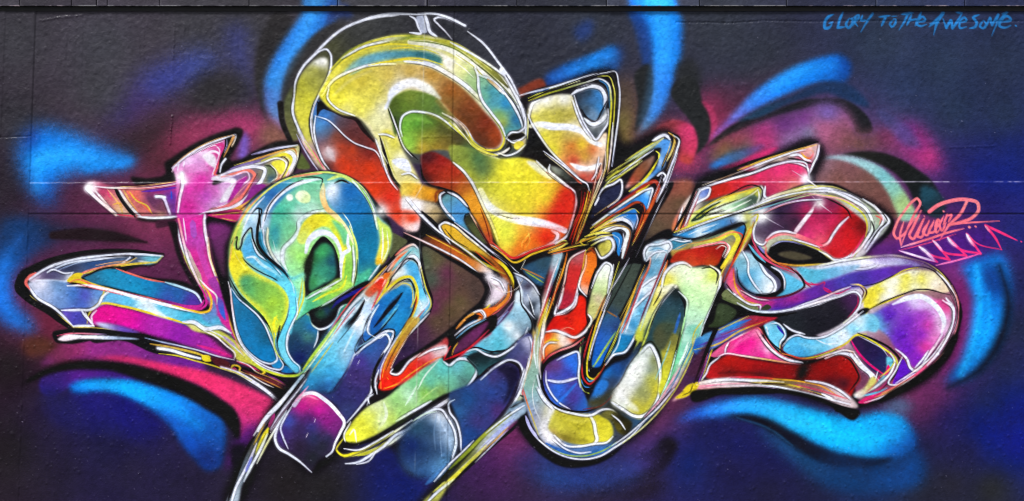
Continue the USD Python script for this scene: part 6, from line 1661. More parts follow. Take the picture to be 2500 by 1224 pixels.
f 2 105,515 180,530 293,560! 265,617! 190,585 110,555 | 0c0a0c
r 24
o 1500 816 3
s 7 600,372 760,345 950,352 1150,375 | f0e8e0 e0d8e0 302830 a89850
s 7 620,395 800,368 1000,375 1200,400 | d06090 e8b0c0 d8c0c8 706090
r 23
; chrome lens edge
s 9 -20,420 45,345 95,245 180,125 | 1c2024
s 14 60,360 110,300 150,240 200,160 | fff @.5 ~14
s 9 455,120 400,320 330,480 | c8f4dc d0f0e0
s 7 600,0 560,120 490,260 | e8d060 d8c858
o 1000 816 3
s 7 905,60 890,180 860,300 | c04040 c8a860 88a070
s 6 920,0 912,120 930,250 | W
s 7 955,100 950,230 962,330 | c86a4c e8d0c0 W
s 6 945,30 935,160 942,280 | d8e0e0
; greys inside the bowl
f 8 1300,500 1420,440 1500,380 1480,460 1420,520 1340,545 | 1380,500,403c24 1460,420,343428
o 1200 640 3.755
s 6 575,90 520,260 450,460 | f4f0f4
s 6 515,380 462,560 410,720 | e8e060 d8c040
s 6 600,130 560,300 520,440 | 38181c
s 5 640,60 590,240 560,400 | e8d8b0 d8b050
s 6 660,210 620,340 590,480 | 40141c
s 8 760,620 700,600 640,620 | f8c0a0 @.6
r 22
o 500 816 3
s 7 720,300 800,190 900,60 1010,-90 | e8f0c0 f0f4d0 c8d860
s 8 870,110 930,40 1000,-60 | d8f4ff @.7 ~10
s 12 1010,260 960,340 900,420 | 3c90c4 @.5 ~16
s 6 690,395 620,480 560,560 | 383040 c8c8e0
s 7 650,470 560,600 480,720 | 3a1838 d8c8d8
s 5 1115,155 1150,110 1200,70 | e0f0ff
s 5 1120,220 1135,190 | c8c8e0
s 5 800,650 812,620 | d8c8e0
s 5 740,760 756,725 | d8c8e0
o 1000 816 3
s 7 200,590 180,700 190,850 | 7090b8 @.6 ~6
s 7 230,600 225,720 235,900 | 88a8cc @.6 ~6
s 6 330,700 335,800 310,900 | e8f4ff
s 8 20,640 100,590 200,565 | c8e0d0
s 7 480,940 600,820 720,700 | e8e8f8 c8c8f0
s 6 380,1010 500,900 620,790 | 28281c
r 21
o 500 400 3
s 6 500,560 520,640 560,720 | e0f8f0 @.7
s 6 1010,360 1060,430 1085,500 | f4f8e0
s 7 880,170 880,240 905,310 | f4c880
s 6 215,640 245,700 300,770 | f4ec70
s 8 610,830 640,880 655,950 | d8f4f4 @.8
s 6 470,480 460,560 470,620 | f4f4d8
r 20
o 0 400 3
s 6 560,880 700,915 900,960 | e85a60
s 7 420,780 560,730 700,705 | 8098c8 c8d8f0
s 6 700,745 820,725 940,712 | e8a870
s 7 950,985 1050,1010 1150,1040 | f0fbff @.8
f 6 1030,1000 1080,1000 1140,1060 1230,1130 1180,1120 1090,1070 | e0f2fc
s 6 740,1000 760,960 800,930 | f4f0d8
s 6 660,1150 640,1120 625,1085 | fff
o 380 290 3.755
s 6 300,345 430,280 560,225 630,205 | f4f0ff
s 5 420,300 520,260 580,250 | c02878
s 7 560,540 640,520 700,525 | f8f0ff
s 6 690,640 740,580 830,530 | ec90cc
s 6 720,720 800,640 880,560 | f8a0a8
; closer work on the middle
r 22
o 1000 400 3
f 50 570,60 900,50 1060,160 1030,290 900,350 680,310 560,200 | e8de38 @.65
b 70 525,30 | 446440 @.6
f 26 1130,175 1212,245 1200,400 1145,480 1010,430 1050,290 | c4201c @.7
f 26 650,430 770,440 740,600 700,630 640,540 | dce850 @.6
f 20 790,560 900,540 960,600 850,640 780,660 | ec7c28 @.6
b 60 1000,545 | e02a1c @.7
s 26 760,400 900,420 1010,440 1120,470 | f0e0f0 W W f4e8f0 ~12 @.8
s 7 840,440 960,455 1060,480 | c8a8a8 @.6
f 4 1225,160 1300,190 1290,330 1240,480 1190,590 1165,585 1190,440 1230,330 | 1c0c0c
s 9 1308,200 1280,330 1225,470 1188,590 | e0a838 e8b030 d8581c c82818
s 9 1285,210 1262,330 1205,470 1172,560 | a81c18 c82420 c02018
s 7 1260,200 1252,320 1195,460 | 601410 d84020
s 7 1330,190 1305,310 1250,460 1205,590 | c8b848 a87828 602010
s 8 1375,60 1340,220 1275,430 1215,590 | d8c8c0 a86040 d8c060 b8a040
s 8 1350,150 1300,340 1240,520 | 281010
s 8 1420,40 1385,140 1330,290 1265,480 | f0e8e8 e8d8b0 d0b048 907830
s 8 1015,655 1130,625 1240,600 1310,590 | e8a030 e8b038 d8c040 e8d858
s 8 1040,665 1140,640 1260,612 | e07028 d85020 K
s 9 1290,545 1250,570 1280,600 | d8c838 c8b030
f 3 1378,610 1420,575 1472,572 1482,620 1452,660 1400,682 1388,645 | 1420,620,b8b040 1460,600,d8d068 1400,660,d0c868
s 13 1330,600 1400,562 1475,552 1494,600 1462,662 1400,690 1375,650 1360,620 | d8d040 W W W W e8e0c0
s 8 1300,575 1400,535 1500,520 | e0d040 e8d848 d8d0a0
s 7 600,880 640,900 680,960 640,1000 | c8a0b0 e0d0d8 @.8
s 8 600,830 660,860 700,930 | W
s 7 570,850 600,950 590,1020 | b8a8b8
s 6 700,960 640,1030 580,1070 | c05828
s 7 735,830 760,900 745,980 660,1080 | 583018
s 9 470,1090 530,1075 555,1120 530,1150 | W
s 8 410,1140 500,1110 530,1125 | K
f 3 430,660 560,740 700,850 560,800 | 900c10 @.0
s 8 480,640 600,740 680,800 | d83820 c87028
s 7 120,520 260,590 420,680 | d8a838 e0c040
s 8 80,370 170,460 290,550 420,640 560,750 | d8d8ec W W d8d8ec b8b8d0
s 6 330,450 450,560 600,680 | e8d8a0
s 7 590,560 560,440 520,330 | 5a1810
s 6 100,150 60,220 20,280 | f0d8c0 @.7
o 1000 816 3
f 3 250,195 275,105 330,40 460,-60 640,-130 640,-70 510,50 390,140 290,205 | 120c10
f 3 315,142 340,85 430,-5 580,-90 500,30 400,112 | 350,100,54244a 480,10,6c2c60 420,80,5c2850
s 13 248,192 320,165 400,128 485,62 580,-30 | d02030 d81c24 c82838 b02848
s 13 252,188 270,135 300,90 | c81c24 d02030
s 7 312,150 322,112 355,62 | e0a030 e8b838
s 8 290,90 330,50 420,-20 | K
s 9 340,30 440,-50 560,-110 | 58a0d0 90c8e8 60a8d8
s 8 330,10 420,-60 520,-110 | W
f 3 -10,280 60,190 130,130 200,90 275,85 282,120 220,180 100,250 0,330 -90,380 | 30,240,d8241c 120,160,d06068 200,120,e0c8d0 260,100,e8d8dc 100,220,c82824
s 10 60,170 150,120 260,95 | f0e0e0 W W
s 7 -60,340 60,255 170,190 250,160 | e8b830 f0a030 e86030
; right side of the n and arm of the last letter
r 23
o 1500 400 3
s 20 606,150 566,250 522,340 470,435 428,505 | K
s 9 628,195 580,300 545,380 515,455 | W d8c8d0 W
s 6 590,230 540,360 480,490 | 3c0c10
s 6 612,250 560,380 520,460 | a03040
f 2 560,425 630,352 780,278 700,350 620,412 | 26382a
s 7 600,400 720,320 900,235 | d8d848 e8e060
f 3 780,330 930,270 1030,230 1050,250 980,310 850,350 | 900,310,7cb084 1010,265,44584c 840,335,e0f4d8
s 9 700,385 850,335 1000,265 | f4fbf0
s 7 640,372 780,310 900,265 | K
s 13 1000,395 1050,370 1040,420 1000,500 940,600 890,700 | d0c440 d8cc40 d4c83c d8d048 e0c838
s 13 1020,430 970,530 905,660 840,780 | c0b838 d8d050 e8c030 e0a030
s 8 1000,460 950,560 880,690 | e89030 e87828
s 9 960,480 930,570 870,690 | K
s 12 940,580 870,720 800,870 | b83020 c83828 882018
s 7 870,640 800,770 750,880 | e8e068 e8d840 f0f0c0
s 8 440,505 700,405 1000,322 1150,272 1300,217 1480,172 1600,165 | d8d040 d0c838 d8d048 d8c848 d0c848 d8d068 c8c070
s 8 450,516 720,416 1000,336 1200,277 1380,225 | 181414
s 9 480,500 800,386 1010,316 1200,246 1400,206 1560,200 | W e8f0ff W W d8e0f0 W
s 7 980,360 1200,290 1330,252 1480,222 | 58a8c8 70c0d8 98c8a8 d8d070
s 8 1090,365 1200,312 1350,272 1520,262 | f0a0b0 f08898 W W
s 7 540,520 640,480 760,440 | e8f4ff
s 10 640,505 700,485 760,440 | 3080c4 4a98d0
s 6 850,410 860,440 900,420 | 384050
s 8 440,560 520,570 560,560 | W
s 6 250,640 320,620 390,640 | 5898c0
s 6 300,700 350,640 400,620 | f0f8ff
s 7 380,720 320,860 250,1040 190,1224 | d8d8e8 a8c8d8
s 6 420,640 500,600 640,570 740,545 | e8c898 d8a050 a03828
s 6 745,625 790,600 815,610 790,680 | f0e8e0
b 40 560,690 | c84428 @.5
r 24
s 9 1040,425 1018,500 1040,575 1092,592 1112,572 | W
s 12 1470,300 1410,390 1335,500 | f0dce8 f8f0f8 e8d0e0 ~12
s 7 1130,335 1250,290 1400,263 | c8b8d8
; loose ends
r 22
o 1000 0 3
s 9 850,860 838,940 800,968 742,974 708,1016 | W W W W d8e0e8
f 3 715,1005 770,985 835,978 852,1000 800,1020 740,1030 | 141210
s 9 722,1030 760,1046 820,1020 856,990 | W W W d8d8c8
f 3 768,1052 830,1040 838,1062 800,1096 770,1090 | e0d048
s 12 730,1040 742,1080 705,1128 655,1142 | 181410
s 10 650,1120 700,1140 780,1120 850,1060 | f0ecc8 W W e8e8d0
b 30 900,780 | fff @.5
s 30 920,760 980,735 1060,715 | fff ~18 @.6
s 40 900,925 1050,930 1200,940 1330,1040 | fff ~22 @.35
s 7 0,280 150,290 300,335 450,405 600,515 | c8c040 a0a840 e0dc90
s 6 200,395 300,440 400,505 470,570 | f8f8e8
s 7 20,360 130,368 220,400 | d8d048
s 6 -300,480 -150,452 0,440 100,452 | f0e030
s 20 -560,700 -420,580 -280,520 | d8d088 @.5 ~14
s 50 200,740 330,850 430,960 | 9a5a28 @.35 ~20
s 30 -20,880 60,870 160,900 | 90c850 @.5 ~16
s 22 120,830 220,880 320,960 | 889038 @.6 ~10
s 6 300,890 380,970 450,1060 | f4f4e0
s 6 -240,1030 -200,1120 -160,1200 | f4f4d0
r 23
o 1340 300 3.755
s 6 660,480 760,410 860,345 | e8e8a0
s 6 740,350 860,270 980,195 | d8e0a8
s 6 540,470 640,405 740,345 | e0d860
s 6 1120,170 1090,270 1040,400 | e8c060
s 5 1050,440 1010,560 960,680 | b8b8d0
s 6 470,960 600,890 720,850 | e8e0c0
s 6 500,1000 620,955 700,960 | 40281c
s 5 420,850 520,780 640,700 | c8a060
s 6 1000,600 950,740 880,880 | c86838
s 5 870,900 820,1010 760,1130 | e8d060
s 5 905,860 850,980 790,1100 | 702818
s 6 680,1010 690,1090 660,1180 | W
s 5 590,1030 640,1060 640,1140 | d8ecff
o 1500 816 3
s 6 560,60 490,230 410,390 300,540 | f0f0f4 d8a0b8 e0c0d8
s 5 530,130 470,280 380,430 | 305848 3c7890
o 1000 816 3
s 6 870,180 850,320 830,400 | e8e0d8 d8c0a8
s 6 915,330 900,420 910,520 960,640 | d8e0e0 c8d0d8
s 26 1150,620 1250,640 1350,625 | d8d058 @.5 ~16
s 26 1120,740 1200,770 1300,780 | 787020 @.5 ~16
r 24
o 2000 400 3
s 6 -20,215 120,235 250,290 340,360 | 706858
s 6 100,190 220,220 340,290 440,370 | 484850
s 6 400,300 470,380 500,430 | f0f0f8
s 8 560,830 640,800 740,790 | f0f0d8 @.8
s 30 450,900 560,860 | f4f4e8 @.5 ~14
s 6 360,1070 480,1010 620,950 | 302810
s 40 700,1050 800,1050 860,1110 | e0d0ff @.5 ~24
s 30 560,1090 480,1150 | 4a14a8 @.5 ~20
o 1700 680 3.755
s 30 330,640 420,560 540,500 | f090c0 @.45 ~20
s 20 200,870 400,860 700,890 | 3c0c10 @.5 ~14
s 30 950,600 1100,630 1200,600 | 90d8f4 @.5 ~20
r 22
o 500 816 3
f 2 1285,345 1292,265 1345,140 1435,0 1520,-125 1570,-120 1490,10 1412,140 1362,245 1345,310 | 1300,310,d82818 1330,220,c86028 1400,80,b88830 1500,-60,b89038 1550,-110,c8a848
s 7 1300,320 1312,250 1370,120 1460,-20 1545,-130 | f0b030 e8a838 d8b038 d0b840 e0d060
s 6 1345,290 1375,215 1440,90 1530,-50 | a02818 802818 58301c
s 6 1282,330 1290,260 1345,130 1440,-20 | d8d8e8 W f0e0d0
s 5 1325,270 1360,180 1430,50 | 281410
s 5 1360,250 1410,150 1490,10 | e8d8b8
r 222
s 30 930,60 1000,-60 1060,-160 | e8f4ff @.45 ~20
s 24 860,250 920,160 980,60 | 70d0ec @.5 ~16
o 800 560 3.755
s 8 700,480 760,480 790,560 | 142c3c
s 8 830,300 850,420 880,540 | e0f4ff @.8
s 7 560,470 650,370 760,265 | 181c24
s 10 760,720 800,640 810,560 | e8dc50
s 12 840,640 860,720 800,820 | f4fcff @.7
s 7 380,960 470,1000 560,930 | e8f4ff
s 14 500,760 580,670 660,600 | 2c80d0 @.6 ~8
s 8 270,1090 320,1060 430,990 | 90c8e8
s 14 150,1120 250,920 330,800 | f4faff @.7 ~12
s 7 120,870 220,730 330,620 | 283848
s 7 60,960 160,830 250,720 | c83c48
s 6 480,430 540,360 640,250 | f8d8d0
s 6 90,1040 180,930 300,790 | 102028
r 234
o 1500 816 3
s 110 40,480 90,390 150,290 220,180 | fff @.6 ~40
s 40 60,470 120,520 170,560 | f0f4f8 @.6 ~16
s 30 220,540 280,470 310,370 | c0b838 @.6 ~16
r 0
o 1500 400 3
f 3 40,905! 135,735! 200,735! 100,985! 20,1115! -70,1115! | 100,830,3c463e 20,1020,3a4640 -30,1100,2c4460
r 23
s 8 -75,1115 45,895 140,715 | 101010
s 6 210,735 105,985 30,1120 | 181818
s 6 225,740 110,1000 40,1140 | d8a838 c8b048
s 6 -20,920 50,800 110,690 | e0e0f4 c8c8e0
o 1200 640 3.755
f 3 995,610 1065,480 1150,490 1180,550 1110,740 1010,940 940,960 935,860 | 1090,540,2c5088 980,800,1c5cc0 1000,910,1a68d0 1080,480,305c70 970,690,2858b8 1140,600,243868 1060,700,2c64b8
s 14 1060,452 1150,505 | 8a5c34
s 16 1140,640 1035,800 935,960 | 78a850 a8c84c a0c848
s 22 960,640 920,800 900,950 930,1035 985,1000 1045,880 1175,600 | K
s 8 1185,560 1115,745 1035,910 | c8d040 c8d048
s 9 1040,440 980,600 920,790 895,900 | W
'''
GAIN = 0.85

# ---------------------------------------------------------------- the wall's relief (metres towards the camera, per vertex)
paint = Paint()
paint.run(STROKES)
gu = (GX0 + np.arange(NX) * STEP)[None, :]
gv = (GZ0 + np.arange(NZ) * STEP)[:, None]
rng = np.random.default_rng(11)


def soft(scale, seed):
    """Smooth noise of about unit height, features of SCALE units."""
    r = np.random.default_rng(seed)
    n = gaussian_filter(r.standard_normal((NZ, NX)).astype(np.float32), scale / STEP / 2.2)
    return n / n.std()


def smooth(x, a, b):
    t = np.clip((x - a) / (b - a), 0, 1)
    return t * t * (3 - 2 * t)


wob = soft(90, 1) * 0.5
SEAM_EDGE = 15.5 - 0.040 * gv                    # far left joint
SEAM_LEFT = 88.0 - 0.036 * gv                    # joint of the plain strip on the left
SEAM_MID = 1110.0 - 0.0155 * gv
SEAM_FAINT = 1038.0 - 0.022 * gv
ROW_TOP, ROW_LOW = 447.5 - 0.0012 * gu, 521.5 + 0 * gu

height = 0.0008 * soft(160, 2) + 0.00022 * soft(46, 3)
patch = smooth(soft(130, 4) + 1.0 - 1.9 * smooth(gv, 350, 620) - 0.9 * smooth(gu, 1900, 2100), -0.6, 1.2)                                    # some of the wall is rougher than the rest
height += (0.00008 + 0.00050 * patch) * soft(9, 5) + (0.00010 + 0.00020 * patch) * soft(5.5, 6)
band = smooth(gv, ROW_TOP - 1.5, ROW_TOP + 1.5) * (1 - smooth(gv, ROW_LOW - 1.5, ROW_LOW + 1.5)) * smooth(gu, SEAM_LEFT - 2, SEAM_LEFT + 2)
height += 0.0034 * band
strip = 1 - smooth(gu, SEAM_LEFT - 1.5, SEAM_LEFT + 1.5)
height += 0.0034 * strip * (1 - 0.6 * smooth(gv, 420, 760))
height -= 0.0036 * np.exp(-((gu - SEAM_LEFT - 2.0) / 2.0) ** 2) * (1 - 0.75 * smooth(gv, 380, 560))
height += 0.0016 * np.exp(-((gu - SEAM_LEFT) / 2.4) ** 2) * smooth(gv, 380, 560) * (1 + soft(14, 8))
height += 0.003 * (1 - smooth(gu, SEAM_EDGE - 1.5, SEAM_EDGE + 1.5)) * (1 - smooth(gv, 330, 338))
height -= 0.004 * np.exp(-((gv - 336 + gu * 0.04) / 1.8) ** 2) * strip
height -= 0.0030 * np.exp(-((gu - SEAM_MID) / 1.6) ** 2) * (0.55 + 0.45 * smooth(soft(60, 9), -1, 0.6))
height += 0.0024 * smooth(gu, SEAM_FAINT - 2, SEAM_FAINT + 2) * (1 - smooth(gu, SEAM_MID - 2, SEAM_MID + 2))
height += 0.0016 * np.exp(-((gu - SEAM_FAINT) / 2.0) ** 2)
height -= 0.0022 * np.exp(-((gv - ROW_LOW - 1.5) / 2.0) ** 2) * (1 - strip) * (0.8 + 0.35 * soft(50, 12))
height += 0.0012 * np.exp(-((gv - ROW_TOP) / 2.0) ** 2) * (1 - strip) * (1 + 0.6 * soft(20, 10))


def ridge(points, w, h, seed):
    """A crack (h < 0) or a drip of old paint (h > 0) along a line."""
    global height
    p, q = np.array(points, float), np.random.default_rng(seed)
    for a, b in zip(p[:-1], p[1:]):
        n = max(int(np.hypot(*(b - a)) / 2), 2)
        for t in np.linspace(0, 1, n):
            x, y = a + (b - a) * t + q.normal(0, 0.7, 2)
            i, j = int((x - GX0) / STEP), int((y - GZ0) / STEP)
            if 4 < i < NX - 5 and 4 < j < NZ - 5:
                sl = np.s_[j - 4:j + 5, i - 4:i + 5]
                g = np.exp(-(((gu[:, i - 4:i + 5] - x) ** 2 + (gv[j - 4:j + 5] - y) ** 2) / w ** 2)).astype(np.float32)
                height[sl] = np.maximum(height[sl], height[sl] * (1 - g) + (height[sl] + h) * g) if h > 0 else np.minimum(height[sl], height[sl] * (1 - g) + (height[sl] + h) * g)


ridge([(421, 282), (417, 318), (415, 354)], 2.2, 0.0035, 21)
ridge([(426, 62), (424, 110), (423, 144)], 2.0, 0.0020, 22)
ridge([(95, 52), (140, 44), (200, 38)], 2.5, 0.0016, 23)
ridge([(1650, 55), (1790, 56), (1850, 52), (1890, 51), (1980, 53), (2120, 51), (2300, 54), (2500, 52)], 2.0, -0.0022, 24)
ridge([(1205, 527), (1218, 526), (1240, 534), (1268, 536)], 2.0, -0.003, 25)
ridge([(1198, 545), (1200, 528), (1206, 527)], 1.8, -0.002, 26)
ridge([(1275, 606), (1277, 595), (1285, 588), (1295, 570)], 1.8, 0.0018, 27)
ridge([(2320, 361), (2380, 358), (2430, 357)], 2.0, 0.0014, 28)
ridge([(1030, 336), (1100, 333)], 2.0, 0.0014, 29)
ridge([(1300, 520), (1298, 400), (1301, 330)], 1.8, 0.0006, 30)
for k in range(16):                                                        # trowel lines in the upper left
    x = rng.uniform(100, 620)
    ridge([(x, rng.uniform(40, 120)), (x - rng.uniform(-2, 8), rng.uniform(150, 260))], 2.5, rng.choice([-1, 1]) * 0.0006, 40 + k)
pips = np.zeros((NZ, NX), np.float32)                                      # grit and hardened drops under the paint
for k in range(4200):
    i, j, s = rng.integers(6, NX - 7), rng.integers(6, NZ - 7), rng.uniform(0.8, 1.5) * (1.9 if rng.random() < 0.05 else 1)
    yy, xx = np.mgrid[-5:6, -5:6]
    q = 1.0 + 0.9 * (GZ0 + j * STEP > 640)
    pips[j - 5:j + 6, i - 5:i + 6] = np.maximum(pips[j - 5:j + 6, i - 5:i + 6], np.exp(-(xx ** 2 + yy ** 2) / s ** 2) * q * (0.0007 + 0.0009 * s))
height += pips
height += 0.00022 * soft(7, 13) * smooth(gv, 560, 900) * (0.4 + 0.6 * smooth(soft(110, 14), -0.8, 0.8))

# ---------------------------------------------------------------- wear of the paint, and highlights painted in with it
col = np.clip(paint.c, 0, 1)
mott = 1 + 0.028 * soft(60, 31) + 0.02 * soft(12, 32) + 0.03 * soft(4.5, 33)
col = col * np.clip(mott, 0.8, 1.25)[..., None]
edge = np.exp(-((gv - ROW_TOP + 0.5) / 1.6) ** 2) * (1 - strip) * np.clip(0.26 + 0.22 * soft(40, 34) + 0.16 * soft(7, 35), 0, 0.62) * (0.55 + 0.45 * smooth(gu, 700, 1900))  # chipped paint along the ridge, with the ridge's highlight painted in
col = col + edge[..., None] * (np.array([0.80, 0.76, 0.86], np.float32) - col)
scr = np.exp(-((gu - SEAM_FAINT) / 1.6) ** 2) * np.clip(0.16 + 0.25 * soft(50, 36), 0, 0.5)
col = col + scr[..., None] * (np.array([0.72, 0.72, 0.70], np.float32) - col)
seam = np.exp(-((gu - SEAM_MID) / 1.6) ** 2) * 0.22 + np.exp(-((gv - ROW_LOW - 1) / 1.6) ** 2) * (1 - strip) * 0.38 * np.clip(0.8 + 0.4 * soft(60, 37), 0, 1.3)  # joints coloured darker
col = col * (1 - seam[..., None] * 0.8)
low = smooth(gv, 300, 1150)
for k in range(520):                                                      # overspray specks, and glints of the grit painted in
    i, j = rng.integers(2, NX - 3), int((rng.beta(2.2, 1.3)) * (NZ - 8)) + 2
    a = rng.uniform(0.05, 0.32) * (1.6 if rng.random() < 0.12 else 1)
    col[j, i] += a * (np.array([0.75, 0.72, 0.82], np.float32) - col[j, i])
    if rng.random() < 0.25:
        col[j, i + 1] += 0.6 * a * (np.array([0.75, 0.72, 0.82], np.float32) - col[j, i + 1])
col = np.clip(col, 0.008, 1)
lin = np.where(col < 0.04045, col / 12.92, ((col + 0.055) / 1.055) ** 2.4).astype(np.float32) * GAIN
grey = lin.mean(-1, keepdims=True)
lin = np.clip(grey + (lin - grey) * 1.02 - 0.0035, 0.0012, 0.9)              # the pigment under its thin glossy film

# ---------------------------------------------------------------- materials
wall_look = usdkit.material(stage, '/World/Looks/sprayed_paint', {
    'paint': ('attribute', {'attribute': 'paint'}),
    'geo': ('geometry', {}),
    'fine': ('noise_texture', {'scale': 95.0, 'detail': 2.0, 'roughness': 0.55}),
    'peel': ('noise_texture', {'scale': 34.0, 'detail': 2.0, 'roughness': 0.6}),
    'add': ('math', {'math_type': 'multiply_add', 'value2': 0.7}),
    'bump': ('bump', {'strength': 0.5, 'distance': 0.0045}),
    'rn': ('noise_texture', {'scale': 7.0, 'detail': 3.0}),
    'rr': ('map_range', {'from_min': 0.3, 'from_max': 0.7, 'to_min': 0.30, 'to_max': 0.52}),
    'p': ('principled_bsdf', {'specular_ior_level': 0.16}),
}, [('geo.position', 'fine.vector'), ('geo.position', 'peel.vector'), ('geo.position', 'rn.vector'), ('fine.fac', 'add.value1'), ('peel.fac', 'add.value3'),
    ('add.value', 'bump.height'), ('bump.normal', 'p.normal'), ('rn.fac', 'rr.value'), ('rr.result', 'p.roughness'), ('paint.color', 'p.base_color')], surface='p.BSDF')


def plain(name, colour, rough, scale, depth=0.003, vary=0.25):
    c = np.array(colour)
    return usdkit.material(stage, f'/World/Looks/{name}', {
        'geo': ('geometry', {}),
        'n': ('noise_texture', {'scale': scale, 'detail': 5.0, 'roughness': 0.6}),
        'r': ('rgb_ramp', {'ramp': [(0.3, tuple(c * (1 - vary))), (0.7, tuple(c * (1 + vary)))]}),
        'f': ('noise_texture', {'scale': scale * 12, 'detail': 2.0}),
        'b': ('bump', {'strength': 0.5, 'distance': depth}),
        'p': ('principled_bsdf', {'roughness': rough, 'specular_ior_level': 0.3}),
    }, [('geo.position', 'n.vector'), ('geo.position', 'f.vector'), ('n.fac', 'r.fac'), ('r.color', 'p.base_color'), ('f.fac', 'b.height'), ('b.normal', 'p.normal')], surface='p.BSDF')


dark_look = plain('dark_paint', (0.017, 0.017, 0.021), 0.55, 5.0)
black_look = plain('overhang_black', (0.006, 0.006, 0.007), 0.6, 9.0)  # soffit and cap, and the strip that stands for shade
asphalt_look = plain('asphalt', (0.055, 0.055, 0.056), 0.85, 3.0, 0.006)
slab_look = plain('concrete_slab', (0.26, 0.25, 0.24), 0.8, 2.0, 0.004, 0.15)


# ---------------------------------------------------------------- geometry helpers
def tag(prim, label=None, category=None, group=None, kind=None):
    p = prim.GetPrim() if hasattr(prim, 'GetPrim') else prim
    for k, v in (('label', label), ('category', category), ('group', group), ('kind', kind)):
        if v:
            p.SetCustomDataByKey(k, v)
    return prim


USED = {}


def path(parent, name):
    k = USED.get((parent, name), 0)
    USED[(parent, name)] = k + 1
    return f'{parent}/{name}' + (f'_{k:03d}' if k else '')


def quads(where, pts, nrm, colours, faces, look):
    m = UsdGeom.Mesh.Define(stage, where)
    m.CreatePointsAttr(Vt.Vec3fArray.FromNumpy(np.ascontiguousarray(pts, np.float32)))
    m.CreateFaceVertexCountsAttr(Vt.IntArray.FromNumpy(np.full(len(faces), faces.shape[1], np.int32)))
    m.CreateFaceVertexIndicesAttr(Vt.IntArray.FromNumpy(np.ascontiguousarray(faces, np.int32).ravel()))
    m.CreateSubdivisionSchemeAttr('none')
    if nrm is not None:
        m.CreateNormalsAttr(Vt.Vec3fArray.FromNumpy(np.ascontiguousarray(nrm, np.float32)))
        m.SetNormalsInterpolation('vertex')
    if colours is not None:
        UsdGeom.PrimvarsAPI(m).CreatePrimvar('paint', Sdf.ValueTypeNames.Color3fArray, 'vertex').Set(Vt.Vec3fArray.FromNumpy(np.ascontiguousarray(colours, np.float32)))
    UsdShade.MaterialBindingAPI.Apply(m.GetPrim()).Bind(look)
    return m


def box(x0, x1, y0, y1, z0, z1, bevel=0.0):
    b = trimesh.creation.box([x1 - x0, y1 - y0, z1 - z0])
    b.apply_translation([(x0 + x1) / 2, (y0 + y1) / 2, (z0 + z1) / 2])
    if bevel:
        pts = np.vstack([b.vertices + np.sign(b.vertices - b.vertices.mean(0)) * -bevel * np.eye(3)[k] for k in range(3)])
        pts = []
        for v in b.vertices:
            s = np.sign(v - np.array([(x0 + x1) / 2, (y0 + y1) / 2, (z0 + z1) / 2]))
            for k in range(3):
                e = np.full(3, bevel)
                e[k] = 0
                pts.append(v - s * e)
        b = trimesh.convex.convex_hull(np.array(pts))
    return b


def uv_to_world(u, v):
    return (u - 1250) * U, Z_LOW + (1224 - v) * U


# ---------------------------------------------------------------- ground
ground = box(-60, 60, -60, 60, -0.4, -0.12)
tag(usdkit.mesh(stage, '/World/road', ground, asphalt_look), kind='structure')
tag(usdkit.mesh(stage, '/World/pavement', box(-30, 30, -3.2, 0.6, -0.125, 0.0, 0.01), slab_look), kind='structure')

# ---------------------------------------------------------------- the wall: painted skin cut into its pieces
X, Z = uv_to_world(gu + 0 * gv, gv + 0 * gu)
Y = -height
gy, gx = np.gradient(height, STEP * U)
N = np.stack([-gx, -np.ones_like(gx), gy], -1)
N /= np.linalg.norm(N, axis=-1, keepdims=True)
part = paint.part[:-1, :-1].astype(int)
cu, cv = gu[:, :-1] + STEP / 2, gv[:-1] + STEP / 2
colm = (cu > SEAM_EDGE[:-1]).astype(int) + (cu > SEAM_LEFT[:-1]) + (cu > SEAM_MID[:-1])
row = (cv > ROW_TOP[:, :-1]).astype(int) + (cv > ROW_LOW[:, :-1])
row = np.where(colm < 2, (cv > 336 - cu * 0.04).astype(int), row)
colm = np.where((colm == 0) & (row == 1), 1, colm)
owner = np.where(part > 0, part, 1000 + colm * 10 + row)
for _ in range(3):                                  # crumbs join what surrounds them
    for k in np.unique(owner):
        lab, n = label(owner == k)
        size = np.bincount(lab.ravel())
        for c, sl in enumerate(find_objects(lab), 1):
            if size[c] < 260:
                a, b = sl
                w = np.s_[max(a.start - 1, 0):a.stop + 1, max(b.start - 1, 0):b.stop + 1]
                me = lab[w] == c
                ring = binary_dilation(me) & ~me
                near, count = np.unique(owner[w][ring], return_counts=True)
                if len(near):
                    owner[w][me] = near[np.argmax(count)]

